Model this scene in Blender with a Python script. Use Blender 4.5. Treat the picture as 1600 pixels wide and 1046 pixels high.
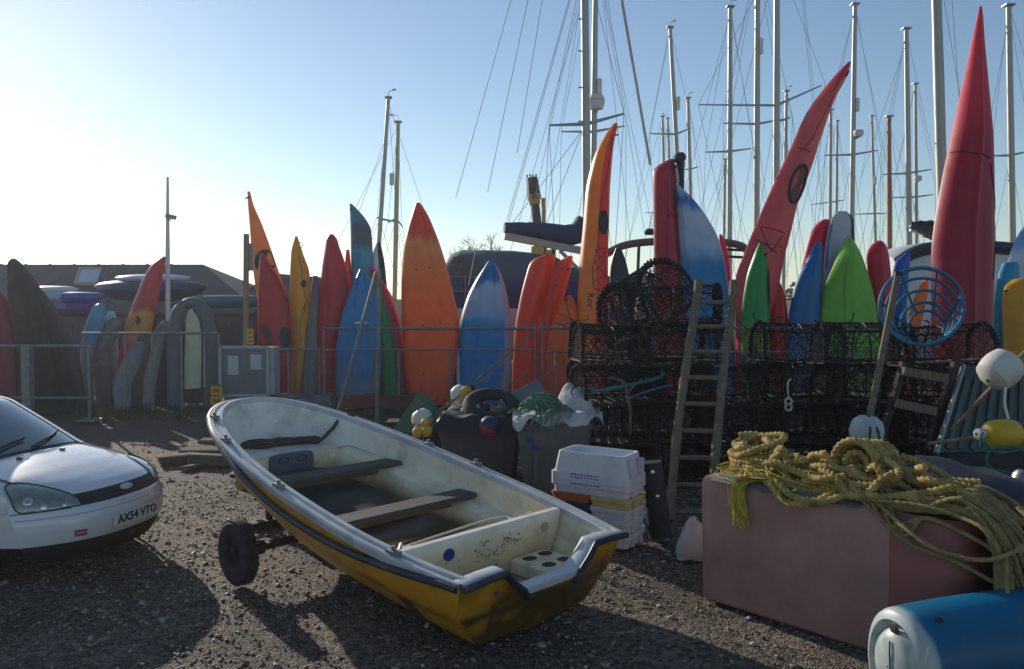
import bpy, math, random
import numpy as np
from mathutils import Vector, Matrix, noise as mnoise
R = random.Random(7)
NR = np.random.default_rng(5)
scene = bpy.context.scene
COL = scene.collection
for o in list(bpy.data.objects):
    bpy.data.objects.remove(o)

# ------------------------------------------------------------------ camera, sky, sun
F, H, HZ = 1244.0, 2.1, 475.0
PIT = math.atan((523 - HZ) / F)
cd = bpy.data.cameras.new('camera'); cam = bpy.data.objects.new('camera', cd); COL.objects.link(cam)
cd.sensor_width = 36; cd.lens = 36 * F / 1600; cd.clip_start = .05; cd.clip_end = 3000
cam.location = (0, 0, H); cam.rotation_euler = (math.pi / 2 - PIT, 0, 0)
scene.camera = cam
SUN_AZ, SUN_EL = math.radians(-36), math.radians(18.5)
w = bpy.data.worlds.new('World'); scene.world = w; w.use_nodes = True
nt = w.node_tree; bg = nt.nodes['Background']
sky = nt.nodes.new('ShaderNodeTexSky'); sky.sky_type = 'NISHITA'; sky.sun_disc = False
sky.sun_elevation = SUN_EL; sky.sun_rotation = SUN_AZ
sky.air_density = 1.0; sky.dust_density = .12; sky.ozone_density = 2.0; sky.altitude = 0
nt.links.new(sky.outputs[0], bg.inputs[0]); bg.inputs[1].default_value = .13
sd = bpy.data.lights.new('sun', 'SUN'); sd.energy = 5.0; sd.angle = math.radians(.5); sd.color = (1, .90, .77)
sun = bpy.data.objects.new('sun', sd); COL.objects.link(sun)
sdir = Vector((math.sin(SUN_AZ) * math.cos(SUN_EL), math.cos(SUN_AZ) * math.cos(SUN_EL), math.sin(SUN_EL)))
sun.rotation_euler = sdir.to_track_quat('Z', 'Y').to_euler()
vs = scene.view_settings; vs.view_transform = 'Standard'; vs.look = 'None'; vs.gamma = 1; vs.exposure = -.08
vs.use_curve_mapping = False

# ------------------------------------------------------------------ measuring helpers
_f = np.array([0, math.cos(PIT), -math.sin(PIT)]); _u = np.array([0, math.sin(PIT), math.cos(PIT)])
CAM = np.array([0, 0, H])
def at(u, v, Y):
    d = _f + (u - 800) / F * np.array([1., 0, 0]) + (523 - v) / F * _u
    return CAM + d * (Y / d[1])
def gnd(u, v, z=0.):
    d = _f + (u - 800) / F * np.array([1., 0, 0]) + (523 - v) / F * _u
    return CAM + d * ((z - H) / d[2])
def proj(P):
    q = np.asarray(P, float) - CAM; d = q @ _f
    return np.stack([800 + F * q[..., 0] / d, 523 - F * (q @ _u) / d], -1)
def px(Y): return Y / F
def c255(r, g, b):
    f = lambda x: (x / 255 / 12.92) if x / 255 <= .04045 else ((x / 255 + .055) / 1.055) ** 2.4
    return (f(r), f(g), f(b))

# ------------------------------------------------------------------ materials
MATS = {}
def mat(name, col=(.5, .5, .5), rough=.6, metal=0., var=.18, scale=6., bump=0., bscale=60., dirt=None, damt=.0, dscale=3.,
        attr=False, coat=0., spec=.5, stretch=None, trans=0., sub=0.):
    if name in MATS: return MATS[name]
    m = bpy.data.materials.new(name); m.use_nodes = True; t = m.node_tree; n = t.nodes; l = t.links
    b = n['Principled BSDF']
    b.inputs['Roughness'].default_value = rough; b.inputs['Metallic'].default_value = metal
    b.inputs['Specular IOR Level'].default_value = spec
    if coat: b.inputs['Coat Weight'].default_value = coat; b.inputs['Coat Roughness'].default_value = .06
    if trans: b.inputs['Transmission Weight'].default_value = trans
    if sub:
        b.inputs['Subsurface Weight'].default_value = sub; b.inputs['Subsurface Radius'].default_value = (.05, .03, .02)
    tc = n.new('ShaderNodeTexCoord'); vec = tc.outputs['Object']
    if stretch:
        mp = n.new('ShaderNodeMapping'); mp.inputs['Scale'].default_value = stretch; l.new(vec, mp.inputs[0]); vec = mp.outputs[0]
    if attr:
        a = n.new('ShaderNodeAttribute'); a.attribute_name = 'Col'; src = a.outputs['Color']
    else:
        a = n.new('ShaderNodeRGB'); a.outputs[0].default_value = (*col, 1); src = a.outputs[0]
    nz = n.new('ShaderNodeTexNoise'); nz.inputs['Scale'].default_value = scale; nz.inputs['Detail'].default_value = 8
    nz.inputs['Roughness'].default_value = .65; l.new(vec, nz.inputs[0])
    mr = n.new('ShaderNodeMapRange'); mr.inputs[1].default_value = .3; mr.inputs[2].default_value = .7
    mr.inputs[3].default_value = 1 - var; mr.inputs[4].default_value = 1 + var; l.new(nz.outputs[0], mr.inputs[0])
    mx = n.new('ShaderNodeMix'); mx.data_type = 'RGBA'; mx.blend_type = 'MULTIPLY'; mx.inputs[0].default_value = 1
    l.new(src, mx.inputs[6]); l.new(mr.outputs[0], mx.inputs[7]); out = mx.outputs[2]
    if dirt:
        n2 = n.new('ShaderNodeTexNoise'); n2.inputs['Scale'].default_value = dscale; n2.inputs['Detail'].default_value = 10
        n2.inputs['Roughness'].default_value = .7; l.new(vec, n2.inputs[0])
        r2 = n.new('ShaderNodeMapRange'); r2.inputs[1].default_value = .48; r2.inputs[2].default_value = .72
        r2.inputs[3].default_value = 0; r2.inputs[4].default_value = damt; l.new(n2.outputs[0], r2.inputs[0])
        m2 = n.new('ShaderNodeMix'); m2.data_type = 'RGBA'; l.new(r2.outputs[0], m2.inputs[0]); l.new(out, m2.inputs[6])
        m2.inputs[7].default_value = (*dirt, 1); out = m2.outputs[2]
    l.new(out, b.inputs['Base Color'])
    rr = n.new('ShaderNodeMapRange'); rr.inputs[3].default_value = max(0, rough - .1); rr.inputs[4].default_value = min(1, rough + .12)
    l.new(nz.outputs[0], rr.inputs[0]); l.new(rr.outputs[0], b.inputs['Roughness'])
    if bump:
        n3 = n.new('ShaderNodeTexNoise'); n3.inputs['Scale'].default_value = bscale; n3.inputs['Detail'].default_value = 6; l.new(vec, n3.inputs[0])
        bp = n.new('ShaderNodeBump'); bp.inputs['Strength'].default_value = bump; bp.inputs['Distance'].default_value = .02
        l.new(n3.outputs[0], bp.inputs['Height']); l.new(bp.outputs[0], b.inputs['Normal'])
    MATS[name] = m
    return m

PLASTIC = mat('moulded_plastic', attr=True, rough=.38, var=.12, scale=3, bump=.06, bscale=9, dirt=(.16, .13, .10), damt=.13, dscale=2.2, spec=.45)
def scuffs(m, sx=(26, 26, 1.1), amt=.17, lo=.57):
    t = m.node_tree; n = t.nodes; l = t.links; b = n['Principled BSDF']; src = b.inputs['Base Color'].links[0].from_socket
    tc = n.new('ShaderNodeTexCoord'); mp = n.new('ShaderNodeMapping'); mp.inputs['Scale'].default_value = sx; l.new(tc.outputs['Object'], mp.inputs[0])
    z = n.new('ShaderNodeTexNoise'); z.inputs['Scale'].default_value = 1; z.inputs['Detail'].default_value = 9; z.inputs['Roughness'].default_value = .72; l.new(mp.outputs[0], z.inputs[0])
    r = n.new('ShaderNodeMapRange'); r.inputs[1].default_value = lo; r.inputs[2].default_value = lo + .2; r.inputs[4].default_value = amt; l.new(z.outputs[0], r.inputs[0])
    x = n.new('ShaderNodeMix'); x.data_type = 'RGBA'; l.new(r.outputs[0], x.inputs[0]); l.new(src, x.inputs[6]); x.inputs[7].default_value = (.33, .31, .29, 1); l.new(x.outputs[2], b.inputs['Base Color'])
    a = n.new('ShaderNodeMath'); a.operation = 'ADD'; rs = b.inputs['Roughness'].links[0].from_socket; l.new(rs, a.inputs[0]); l.new(r.outputs[0], a.inputs[1]); l.new(a.outputs[0], b.inputs['Roughness'])
scuffs(PLASTIC)
def translucent(m, k):
    t = m.node_tree; n = t.nodes; l = t.links; b = n['Principled BSDF']; tr = n.new('ShaderNodeBsdfTranslucent'); mx = n.new('ShaderNodeMixShader'); mx.inputs[0].default_value = k
    l.new(b.inputs['Base Color'].links[0].from_socket, tr.inputs[0]); l.new(b.outputs[0], mx.inputs[1]); l.new(tr.outputs[0], mx.inputs[2]); l.new(mx.outputs[0], n['Material Output'].inputs[0])
translucent(PLASTIC, .2)
FABRIC = mat('cover_fabric', attr=True, rough=.85, var=.25, scale=4, bump=.5, bscale=14, dirt=(.08, .07, .06), damt=.6, dscale=3, spec=.2)
GELCOAT = mat('gelcoat', attr=True, rough=.35, var=.10, scale=3, bump=.04, bscale=12, dirt=(.045, .04, .02), damt=.5, dscale=2.6)
BLACK = mat('black_rubber', (.012, .012, .014), .55, var=.3, bump=.1)
NAVY = mat('navy_rubber', (.014, .020, .035), .5, var=.35, scale=9, bump=.1, dirt=(.10, .10, .10), damt=.5, dscale=6)
STEEL = mat('galvanised_steel', (.21, .22, .23), .5, .35, var=.3, scale=12, bump=.1, dirt=(.14, .09, .06), damt=.6, dscale=8)
ALU = mat('mast_aluminium', (.34, .335, .30), .42, .35, var=.12, scale=2, stretch=(1, 1, .2))
WIRE = mat('rigging_wire', (.26, .29, .33), .45, .4, var=.1)
LINE = mat('cord', (.02, .02, .025), .8, var=.2)
ROPE = mat('old_yellow_rope', (.43, .31, .11), .9, var=.5, scale=9, bump=.35, bscale=260, dirt=(.13, .10, .045), damt=.85, dscale=5, spec=.15)
THIN = mat('thin_tan_rope', (.33, .26, .11), .85, var=.4, scale=9, bump=.5, bscale=300, dirt=(.10, .08, .04), damt=.6, dscale=8, spec=.15)
FRAY = mat('frayed_fibre', (.52, .42, .05), .7, var=.3, scale=20)
GREEN_ROPE = mat('green_rope', (.085, .20, .135), .8, var=.4, scale=12, bump=.5, bscale=200, spec=.15)
TEAL_ROPE = mat('teal_cord', (.01, .16, .14), .75, var=.3)
NET = mat('dark_netting', (.014, .0135, .0125), .9, var=.5, scale=14, spec=.15)
NETROPE = mat('pot_rope', (.032, .029, .026), .9, var=.5, scale=20, bump=.6, bscale=90, spec=.15)
POTSTEEL = mat('pot_steel', (.025, .022, .02), .7, .2, var=.4, dirt=(.09, .04, .02), damt=.6)
WOOD = mat('weathered_wood', (.19, .155, .105), .85, var=.35, scale=5, stretch=(9, 9, 1), bump=.4, bscale=40, dirt=(.07, .06, .05), damt=.6, spec=.25)
STICK = mat('cane_stick', (.24, .17, .09), .75, var=.35, scale=9, bump=.3)
GREYWOOD = mat('grey_thwart_wood', (.070, .068, .062), .75, var=.4, scale=4, stretch=(14, 1, 14), bump=.5, bscale=30, dirt=(.16, .13, .09), damt=.55)
REDBROWN = mat('red_oxide_timber', (.17, .055, .04), .8, var=.3, scale=4, bump=.3, dirt=(.05, .04, .035), damt=.5)
FOAM = mat('white_polystyrene', (.60, .63, .645), .75, var=.06, scale=8, bump=.25, bscale=140, dirt=(.33, .31, .26), damt=.45, dscale=5, spec=.3)
BOXO = mat('orange_box_plastic', (.50, .12, .03), .55, var=.2, dirt=(.12, .08, .06), damt=.5)
BOXY = mat('yellow_box_plastic', (.60, .47, .17), .6, var=.15, dirt=(.2, .17, .1), damt=.4)
BOXB = mat('blue_box_plastic', (.012, .025, .09), .55, var=.25)
INK = mat('blue_print', (.02, .05, .30), .7, var=.3, scale=60)
TUB = mat('grey_tub_plastic', (.13, .13, .125), .7, var=.22, scale=3, bump=.15, dirt=(.05, .045, .04), damt=.7, dscale=2.5)
SACK = mat('white_sack', (.52, .52, .50), .85, var=.15, scale=5, bump=.5, bscale=25, dirt=(.16, .15, .12), damt=.5)
BIN = mat('black_sheet', (.014, .015, .017), .55, var=.4, bump=.6, bscale=12)
FLOAT_W = mat('white_float', (.62, .60, .54), .55, var=.12, scale=4, bump=.1, dirt=(.30, .24, .12), damt=.6, dscale=4)
FLOAT_Y = mat('yellow_float', (.62, .38, .012), .5, var=.15, scale=4, bump=.1, dirt=(.15, .11, .03), damt=.5, dscale=4)
CARW = mat('white_car_paint', (.66, .67, .66), .28, var=.03, scale=2, coat=.8, dirt=(.36, .32, .25), damt=.22, dscale=2)
CARB = mat('black_car_plastic', (.012, .012, .013), .6, var=.2, bump=.1)
GLASS = mat('car_glass', (.02, .05, .065), .06, var=.05, coat=1, spec=.9)
LENS = mat('headlight_lens', (.20, .235, .21), .12, var=.45, scale=7, coat=1, metal=.25)
CHROME = mat('reflector_chrome', (.6, .6, .58), .2, .9, var=.1)
PLATE = mat('number_plate', (.66, .66, .63), .4, var=.05)
INKB = mat('black_print', (.01, .01, .01), .5, var=.05)
INKR = mat('red_print', (.42, .04, .04), .5, var=.1)
SIGNY = mat('yellow_sign', (.62, .33, .03), .55, var=.12, dirt=(.2, .12, .05), damt=.4)
CAB = mat('grey_cabinet', (.36, .39, .40), .5, var=.08, dirt=(.16, .16, .15), damt=.5)
PANE = mat('notice_pane', (.13, .16, .18), .15, var=.1, coat=.6)
PAPER = mat('paper', (.42, .46, .50), .6, var=.05)
ROOF = mat('roof_felt', (.034, .045, .054), .8, var=.2, scale=1.2, stretch=(6, 1, 1), bump=.3, bscale=8)
NAVYWALL = mat('navy_cladding', (.014, .040, .085), .6, var=.2, scale=1)
SKYL = mat('skylight_glass', (.16, .22, .30), .2, var=.08, coat=.5)
BARK = mat('bark', (.05, .042, .036), .9, var=.3)
GRASSM = mat('grass_blades', (.035, .07, .018), .8, var=.5, scale=20)
TIN = mat('grey_metal', (.28, .30, .32), .45, .3, var=.15)
CRANEY = mat('crane_yellow', (.55, .30, .02), .5, var=.2, dirt=(.1, .06, .03), damt=.4)
CRANED = mat('crane_dark', (.05, .025, .022), .6, var=.4)
HULLW = mat('white_hull', (.62, .62, .60), .35, var=.06, dirt=(.3, .28, .24), damt=.3)
HULLB = mat('navy_hull', (.012, .028, .13), .45, var=.15)
COVERG = mat('grey_boat_cover', (.060, .090, .125), .7, var=.2, scale=2, bump=.5, bscale=5)
COVERN = mat('navy_sail_cover', (.008, .034, .10), .75, var=.3, scale=3, bump=.6, bscale=8)
CLEAR = mat('clear_vinyl', (.025, .03, .035), .25, var=.5, scale=3, bump=.6, bscale=6)
TEAKB = mat('brown_varnish', (.13, .085, .06), .45, var=.2, bump=.1)
MASTWOOD = mat('wooden_mast', (.33, .13, .045), .5, var=.2, stretch=(4, 4, .3))
MASTY = mat('cream_mast', (.45, .38, .20), .5, var=.12)
GREENB = mat('green_board', (.10, .155, .085), .7, var=.2, dirt=(.05, .06, .04), damt=.5)
BLUEPIPE = mat('blue_pipe', (.012, .15, .28), .5, var=.25, dirt=(.03, .05, .05), damt=.5, dscale=9)
TUBRED = mat('red_grp', (.38, .20, .165), .6, var=.25, scale=2.4, bump=.12, bscale=24, dirt=(.36, .12, .10), damt=.6, dscale=1.7, spec=.35)
TUBRED2 = mat('red_grp_dark', (.33, .105, .09), .5, var=.2, scale=2, bump=.12, bscale=24, dirt=(.12, .06, .05), damt=.5, dscale=2.0, spec=.35)
scuffs(TUBRED, (3, 3, 34), .30, .58); scuffs(TUBRED2, (3, 3, 34), .25, .58); scuffs(GELCOAT, (5, 40, 40), .16, .58)
PATCH = mat('brown_patch', (.10, .05, .03), .6, var=.2)
SEDIMENT = mat('wet_silt', (.085, .055, .026), .35, var=.5, scale=5, spec=.3)
CUSHION = mat('dark_green_cloth', (.035, .036, .024), .8, var=.3, bump=.4)
HATCHG = mat('grey_hatch', (.10, .12, .14), .5, var=.1)
ALGAE = mat('algae_stain', (.075, .07, .04), .8, var=.4)
BUOYP = mat('pink_float', (.30, .035, .06), .6, var=.2)
BUOYB = mat('blue_float', (.02, .035, .09), .6, var=.2)
TIMBER = mat('old_timber', (.13, .10, .07), .85, var=.3, scale=5, stretch=(2, 9, 9), bump=.5, bscale=30)
STARM = mat('purple_sticker', (.14, .06, .22), .5, var=.1)
BLUEDOT = mat('blue_sticker', (.005, .03, .26), .4, var=.05)

# ------------------------------------------------------------------ mesh helpers
WL = {}
def link(o, label=None, cat=None, group=None, kind=None):
    COL.objects.link(o)
    if label: o['label'] = label
    if cat: o['category'] = cat
    if group: o['group'] = group
    if kind: o['kind'] = kind
    return o
def thing(name, label, cat, loc=(0, 0, 0), group=None, rz=0.):
    o = bpy.data.objects.new(name, None); o.empty_display_size = .2
    link(o, label, cat, group); o.location = tuple(loc); o.rotation_euler = (0, 0, rz)
    WL[o.name] = np.array(loc, float)
    return o
class MB:
    def __init__(s): s.v = []; s.f = []; s.c = []; s.mi = []; s.n = 0
    def add(s, v, f, col=None, mi=0):
        v = np.asarray(v, float).reshape(-1, 3); k = s.n
        s.v.append(v); s.n += len(v)
        s.f.extend([tuple(int(i) + k for i in q) for q in f]); s.mi.extend([mi] * len(f))
        if col is None: col = (.5, .5, .5)
        col = np.asarray(col, float)
        s.c.append(np.tile(col, (len(v), 1)) if col.ndim == 1 else col)
        return s
    def grid(s, P, col=None, cu=False, cv=False, mi=0):
        P = np.asarray(P, float); a, b = P.shape[:2]; f = []
        for i in range(a if cu else a - 1):
            for j in range(b if cv else b - 1):
                i2, j2 = (i + 1) % a, (j + 1) % b
                f.append((i * b + j, i2 * b + j, i2 * b + j2, i * b + j2))
        if col is not None and np.ndim(col) == 3: col = np.asarray(col).reshape(-1, 3)
        return s.add(P.reshape(-1, 3), f, col, mi)
    def box(s, c, d, rz=0., ax=None, col=None, mi=0, taper=1., bev=.0):
        # c centre, d full sizes, optional axes matrix rows
        d = np.array(d) / 2.
        if ax is None:
            ca, sa = math.cos(rz), math.sin(rz); ax = np.array([(ca, sa, 0), (-sa, ca, 0), (0, 0, 1.)])
        ax = np.asarray(ax, float)
        e = bev if bev else min(d) * .12
        e = min(e, min(d) * .45)
        ring = lambda k, z, t: [(x * (d[0] - k) * t, y * (d[1] - k) * t, z) for x, y in ((-1, -1), (1, -1), (1, 1), (-1, 1))]
        loc = ring(e, -d[2], taper) + ring(0, -d[2] + e, taper) + ring(0, d[2] - e, 1) + ring(e, d[2], 1)
        f = [(3, 2, 1, 0), (12, 13, 14, 15)]
        for r in range(3):
            for k in range(4):
                f.append((r * 4 + k, r * 4 + (k + 1) % 4, r * 4 + 4 + (k + 1) % 4, r * 4 + 4 + k))
        P = np.array(loc) @ ax + np.asarray(c, float)
        return s.add(P, f, col, mi)
    def bar(s, a, b, w, h, col=None, mi=0, up=(0, 0, 1)):
        a = np.asarray(a, float); b = np.asarray(b, float); x = b - a; L = np.linalg.norm(x); x = x / L
        z = np.array(up, float); z = z - x * (z @ x)
        if np.linalg.norm(z) < 1e-4: z = np.array([0, 1., 0]) - x * x[1]
        z /= np.linalg.norm(z); y = np.cross(z, x)
        return s.box((a + b) / 2, (L, w, h), ax=np.array([x, y, z]), col=col, mi=mi)
    def tube(s, P, r=.01, n=6, closed=False, lobes=0, twist=0., amp=.18, col=None, mi=0, flat=1.):
        P = np.asarray(P, float); m = len(P); r = np.broadcast_to(np.asarray(r, float), (m,))
        if closed: T = np.roll(P, -1, 0) - np.roll(P, 1, 0)
        else:
            T = np.gradient(P, axis=0)
        T /= (np.linalg.norm(T, axis=1)[:, None] + 1e-12)
        ref = np.array([0, 0, 1.]) if abs(T[0][2]) < .9 else np.array([1., 0, 0])
        N = np.zeros_like(P); nn = ref - T[0] * (ref @ T[0]); nn /= np.linalg.norm(nn)
        L = 0.; ang = np.zeros(m)
        for i in range(m):
            nn = nn - T[i] * (nn @ T[i]); k = np.linalg.norm(nn)
            nn = nn / k if k > 1e-9 else np.array([1., 0, 0]); N[i] = nn
            if i: L += np.linalg.norm(P[i] - P[i - 1])
            ang[i] = L * twist
        B = np.cross(T, N)
        a = np.arange(n) * 2 * math.pi / n
        rr = r[:, None] * (1 + (amp * np.cos(lobes * (a[None] - ang[:, None])) if lobes else 0))
        Q = P[:, None] + rr[..., None] * (np.cos(a)[None, :, None] * N[:, None] * flat + np.sin(a)[None, :, None] * B[:, None])
        k0 = s.n
        cc = None
        if col is not None and np.ndim(col) == 2: cc = np.repeat(np.asarray(col), n, 0)
        elif col is not None: cc = col
        s.grid(Q, cc, cu=closed, cv=True, mi=mi)
        if not closed:
            s.f.append(tuple(k0 + i for i in range(n - 1, -1, -1))); s.mi.append(mi)
            s.f.append(tuple(k0 + (m - 1) * n + i for i in range(n))); s.mi.append(mi)
        return s
    def lathe(s, prof, c=(0, 0, 0), axis=(0, 0, 1), n=20, col=None, mi=0):
        # prof: list of (radius, height)
        z = np.array(axis, float); z /= np.linalg.norm(z)
        x = np.cross(z, [0, 0, 1.]); x = np.array([1., 0, 0]) if np.linalg.norm(x) < 1e-3 else x / np.linalg.norm(x)
        y = np.cross(z, x); a = np.arange(n) * 2 * math.pi / n
        P = np.array([[np.asarray(c) + z * h + r * (math.cos(t) * x + math.sin(t) * y) for t in a] for r, h in prof])
        return s.grid(P, col, cv=True, mi=mi)
    def build(s, name, mats, parent=None, base=None, smooth=True, local=False, angle=40, **tags):
        me = bpy.data.meshes.new(name)
        V = np.concatenate(s.v) if s.v else np.zeros((0, 3)); C = np.concatenate(s.c)
        off = np.zeros(3)
        if not local:
            if parent is not None: off = WL[parent.name]
            elif base is not None: off = np.asarray(base, float)
        me.from_pydata((V - off).tolist(), [], s.f)
        if not isinstance(mats, (list, tuple)): mats = [mats]
        for m in mats: me.materials.append(m)
        if len(mats) > 1: me.polygons.foreach_set('material_index', s.mi)
        ca = me.color_attributes.new('Col', 'FLOAT_COLOR', 'POINT')
        ca.data.foreach_set('color', np.concatenate([C, np.ones((len(C), 1))], 1).ravel())
        me.update()
        if smooth:
            me.polygons.foreach_set('use_smooth', [True] * len(me.polygons))
            me.set_sharp_from_angle(angle=math.radians(angle))
        o = bpy.data.objects.new(name, me)
        link(o, **tags)
        if parent is not None: o.parent = parent; WL[o.name] = WL[parent.name]
        else:
            if base is not None: o.location = tuple(base)
            WL[o.name] = np.asarray(base if base is not None else (0, 0, 0), float)
        return o
def copy_tree(o, parent=None):
    c = o.copy(); COL.objects.link(c)
    if parent is not None: c.parent = parent
    for ch in list(o.children): copy_tree(ch, c)
    return c
def smooth_path(pts, n=10, closed=False):
    P = np.asarray(pts, float); out = []; m = len(P)
    g = (lambda i: P[i % m]) if closed else (lambda i: P[min(max(i, 0), m - 1)])
    for i in range(m if closed else m - 1):
        a, b, c, d = g(i - 1), g(i), g(i + 1), g(i + 2)
        for k in range(n):
            t = k / n
            out.append(.5 * (2 * b + (c - a) * t + (2 * a - 5 * b + 4 * c - d) * t * t + (3 * b - a - 3 * c + d) * t ** 3))
    if not closed: out.append(P[-1])
    return np.array(out)
def text_mesh(body, size, origin, ux, uy, mat_, name, parent, lift=.0, align='CENTER', bold=0.):
    cu = bpy.data.curves.new('txt', 'FONT'); cu.body = body; cu.size = size; cu.align_x = align; cu.align_y = 'CENTER'
    cu.offset = bold; cu.extrude = .0015; cu.resolution_u = 3
    tmp = bpy.data.objects.new('txt', cu); COL.objects.link(tmp); dg = bpy.context.evaluated_depsgraph_get()
    me = bpy.data.meshes.new_from_object(tmp.evaluated_get(dg)); bpy.data.objects.remove(tmp)
    V = np.array([v.co[:] for v in me.vertices]).reshape(-1, 3)
    ux = np.array(ux, float); uy = np.array(uy, float); ux /= np.linalg.norm(ux); uy -= ux * (uy @ ux); uy /= np.linalg.norm(uy)
    nz = np.cross(ux, uy)
    Wd = np.asarray(origin) + V[:, :1] * ux + V[:, 1:2] * uy + (V[:, 2:3] + lift) * nz
    mb = MB(); mb.add(Wd, [tuple(p.vertices) for p in me.polygons])
    return mb.build(name, mat_, parent, smooth=False)

# ------------------------------------------------------------------ setting: ground
def gz(x, y): return .018 * math.sin(x * 1.3 + .4 * y) * math.cos(y * .9 - .3 * x) + .012 * mnoise.noise((x * .9, y * .9, 0))
def ground():
    xs = np.concatenate([[-260, -100, -50, -30], np.linspace(-22, 22, 150), [30, 50, 100, 260]])
    ys = np.concatenate([[-120, -60, -15], np.linspace(-4, 26, 120), [32, 45, 80, 150, 320]])
    P = np.zeros((len(xs), len(ys), 3))
    for i, x in enumerate(xs):
        for j, y in enumerate(ys):
            k = 1 if (abs(x) < 23 and -5 < y < 27) else 0
            P[i, j] = (x, y, (gz(x, y) if k else 0) - .02)
    m = bpy.data.materials.new('gravel_ground'); m.use_nodes = True; t = m.node_tree; n = t.nodes; l = t.links; b = n['Principled BSDF']
    tc = n.new('ShaderNodeTexCoord')
    v1 = n.new('ShaderNodeTexVoronoi'); v1.inputs['Scale'].default_value = 34; l.new(tc.outputs['Object'], v1.inputs[0])
    v2 = n.new('ShaderNodeTexVoronoi'); v2.inputs['Scale'].default_value = 85; l.new(tc.outputs['Object'], v2.inputs[0])
    nz = n.new('ShaderNodeTexNoise'); nz.inputs['Scale'].default_value = 1.1; nz.inputs['Detail'].default_value = 9; l.new(tc.outputs['Object'], nz.inputs[0])
    cr = n.new('ShaderNodeValToRGB'); e = cr.color_ramp.elements
    e[0].color = (.068, .053, .038, 1); e[1].color = (.28, .23, .175, 1)
    sep = n.new('ShaderNodeSeparateColor'); l.new(v1.outputs['Color'], sep.inputs[0]); l.new(sep.outputs[0], cr.inputs[0])
    mr = n.new('ShaderNodeMapRange'); mr.inputs[1].default_value = .3; mr.inputs[2].default_value = .7; mr.inputs[3].default_value = .45; mr.inputs[4].default_value = 1.25
    l.new(nz.outputs[0], mr.inputs[0])
    mx = n.new('ShaderNodeMix'); mx.data_type = 'RGBA'; mx.blend_type = 'MULTIPLY'; mx.inputs[0].default_value = 1
    l.new(cr.outputs[0], mx.inputs[6]); l.new(mr.outputs[0], mx.inputs[7])
    # the packed earth of the lane further off
    sx = n.new('ShaderNodeSeparateXYZ'); l.new(tc.outputs['Object'], sx.inputs[0])
    ad = n.new('ShaderNodeMath'); ad.operation = 'MULTIPLY_ADD'; l.new(nz.outputs[0], ad.inputs[0]); ad.inputs[1].default_value = 2.2; l.new(sx.outputs[1], ad.inputs[2])
    m3 = n.new('ShaderNodeMapRange'); m3.inputs[1].default_value = 11.2; m3.inputs[2].default_value = 12.4; l.new(ad.outputs[0], m3.inputs[0])
    n4 = n.new('ShaderNodeTexNoise'); n4.inputs['Scale'].default_value = 9; n4.inputs['Detail'].default_value = 8; l.new(tc.outputs['Object'], n4.inputs[0])
    c4 = n.new('ShaderNodeValToRGB'); c4.color_ramp.elements[0].color = (.06, .042, .03, 1); c4.color_ramp.elements[1].color = (.17, .125, .09, 1); l.new(n4.outputs[0], c4.inputs[0])
    m4 = n.new('ShaderNodeMix'); m4.data_type = 'RGBA'; l.new(m3.outputs[0], m4.inputs[0]); l.new(mx.outputs[2], m4.inputs[6]); l.new(c4.outputs[0], m4.inputs[7])
    l.new(m4.outputs[2], b.inputs['Base Color']); b.inputs['Roughness'].default_value = .8; b.inputs['Specular IOR Level'].default_value = .3
    bp = n.new('ShaderNodeBump'); bp.inputs['Strength'].default_value = .9; bp.inputs['Distance'].default_value = .02
    su = n.new('ShaderNodeMath'); su.operation = 'ADD'; l.new(v1.outputs[0], su.inputs[0]); l.new(v2.outputs[0], su.inputs[1])
    l.new(su.outputs[0], bp.inputs['Height']); bp.invert = True; l.new(bp.outputs[0], b.inputs['Normal'])
    mb = MB(); mb.grid(P); mb.build('ground', m, kind='structure')
ground()
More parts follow.
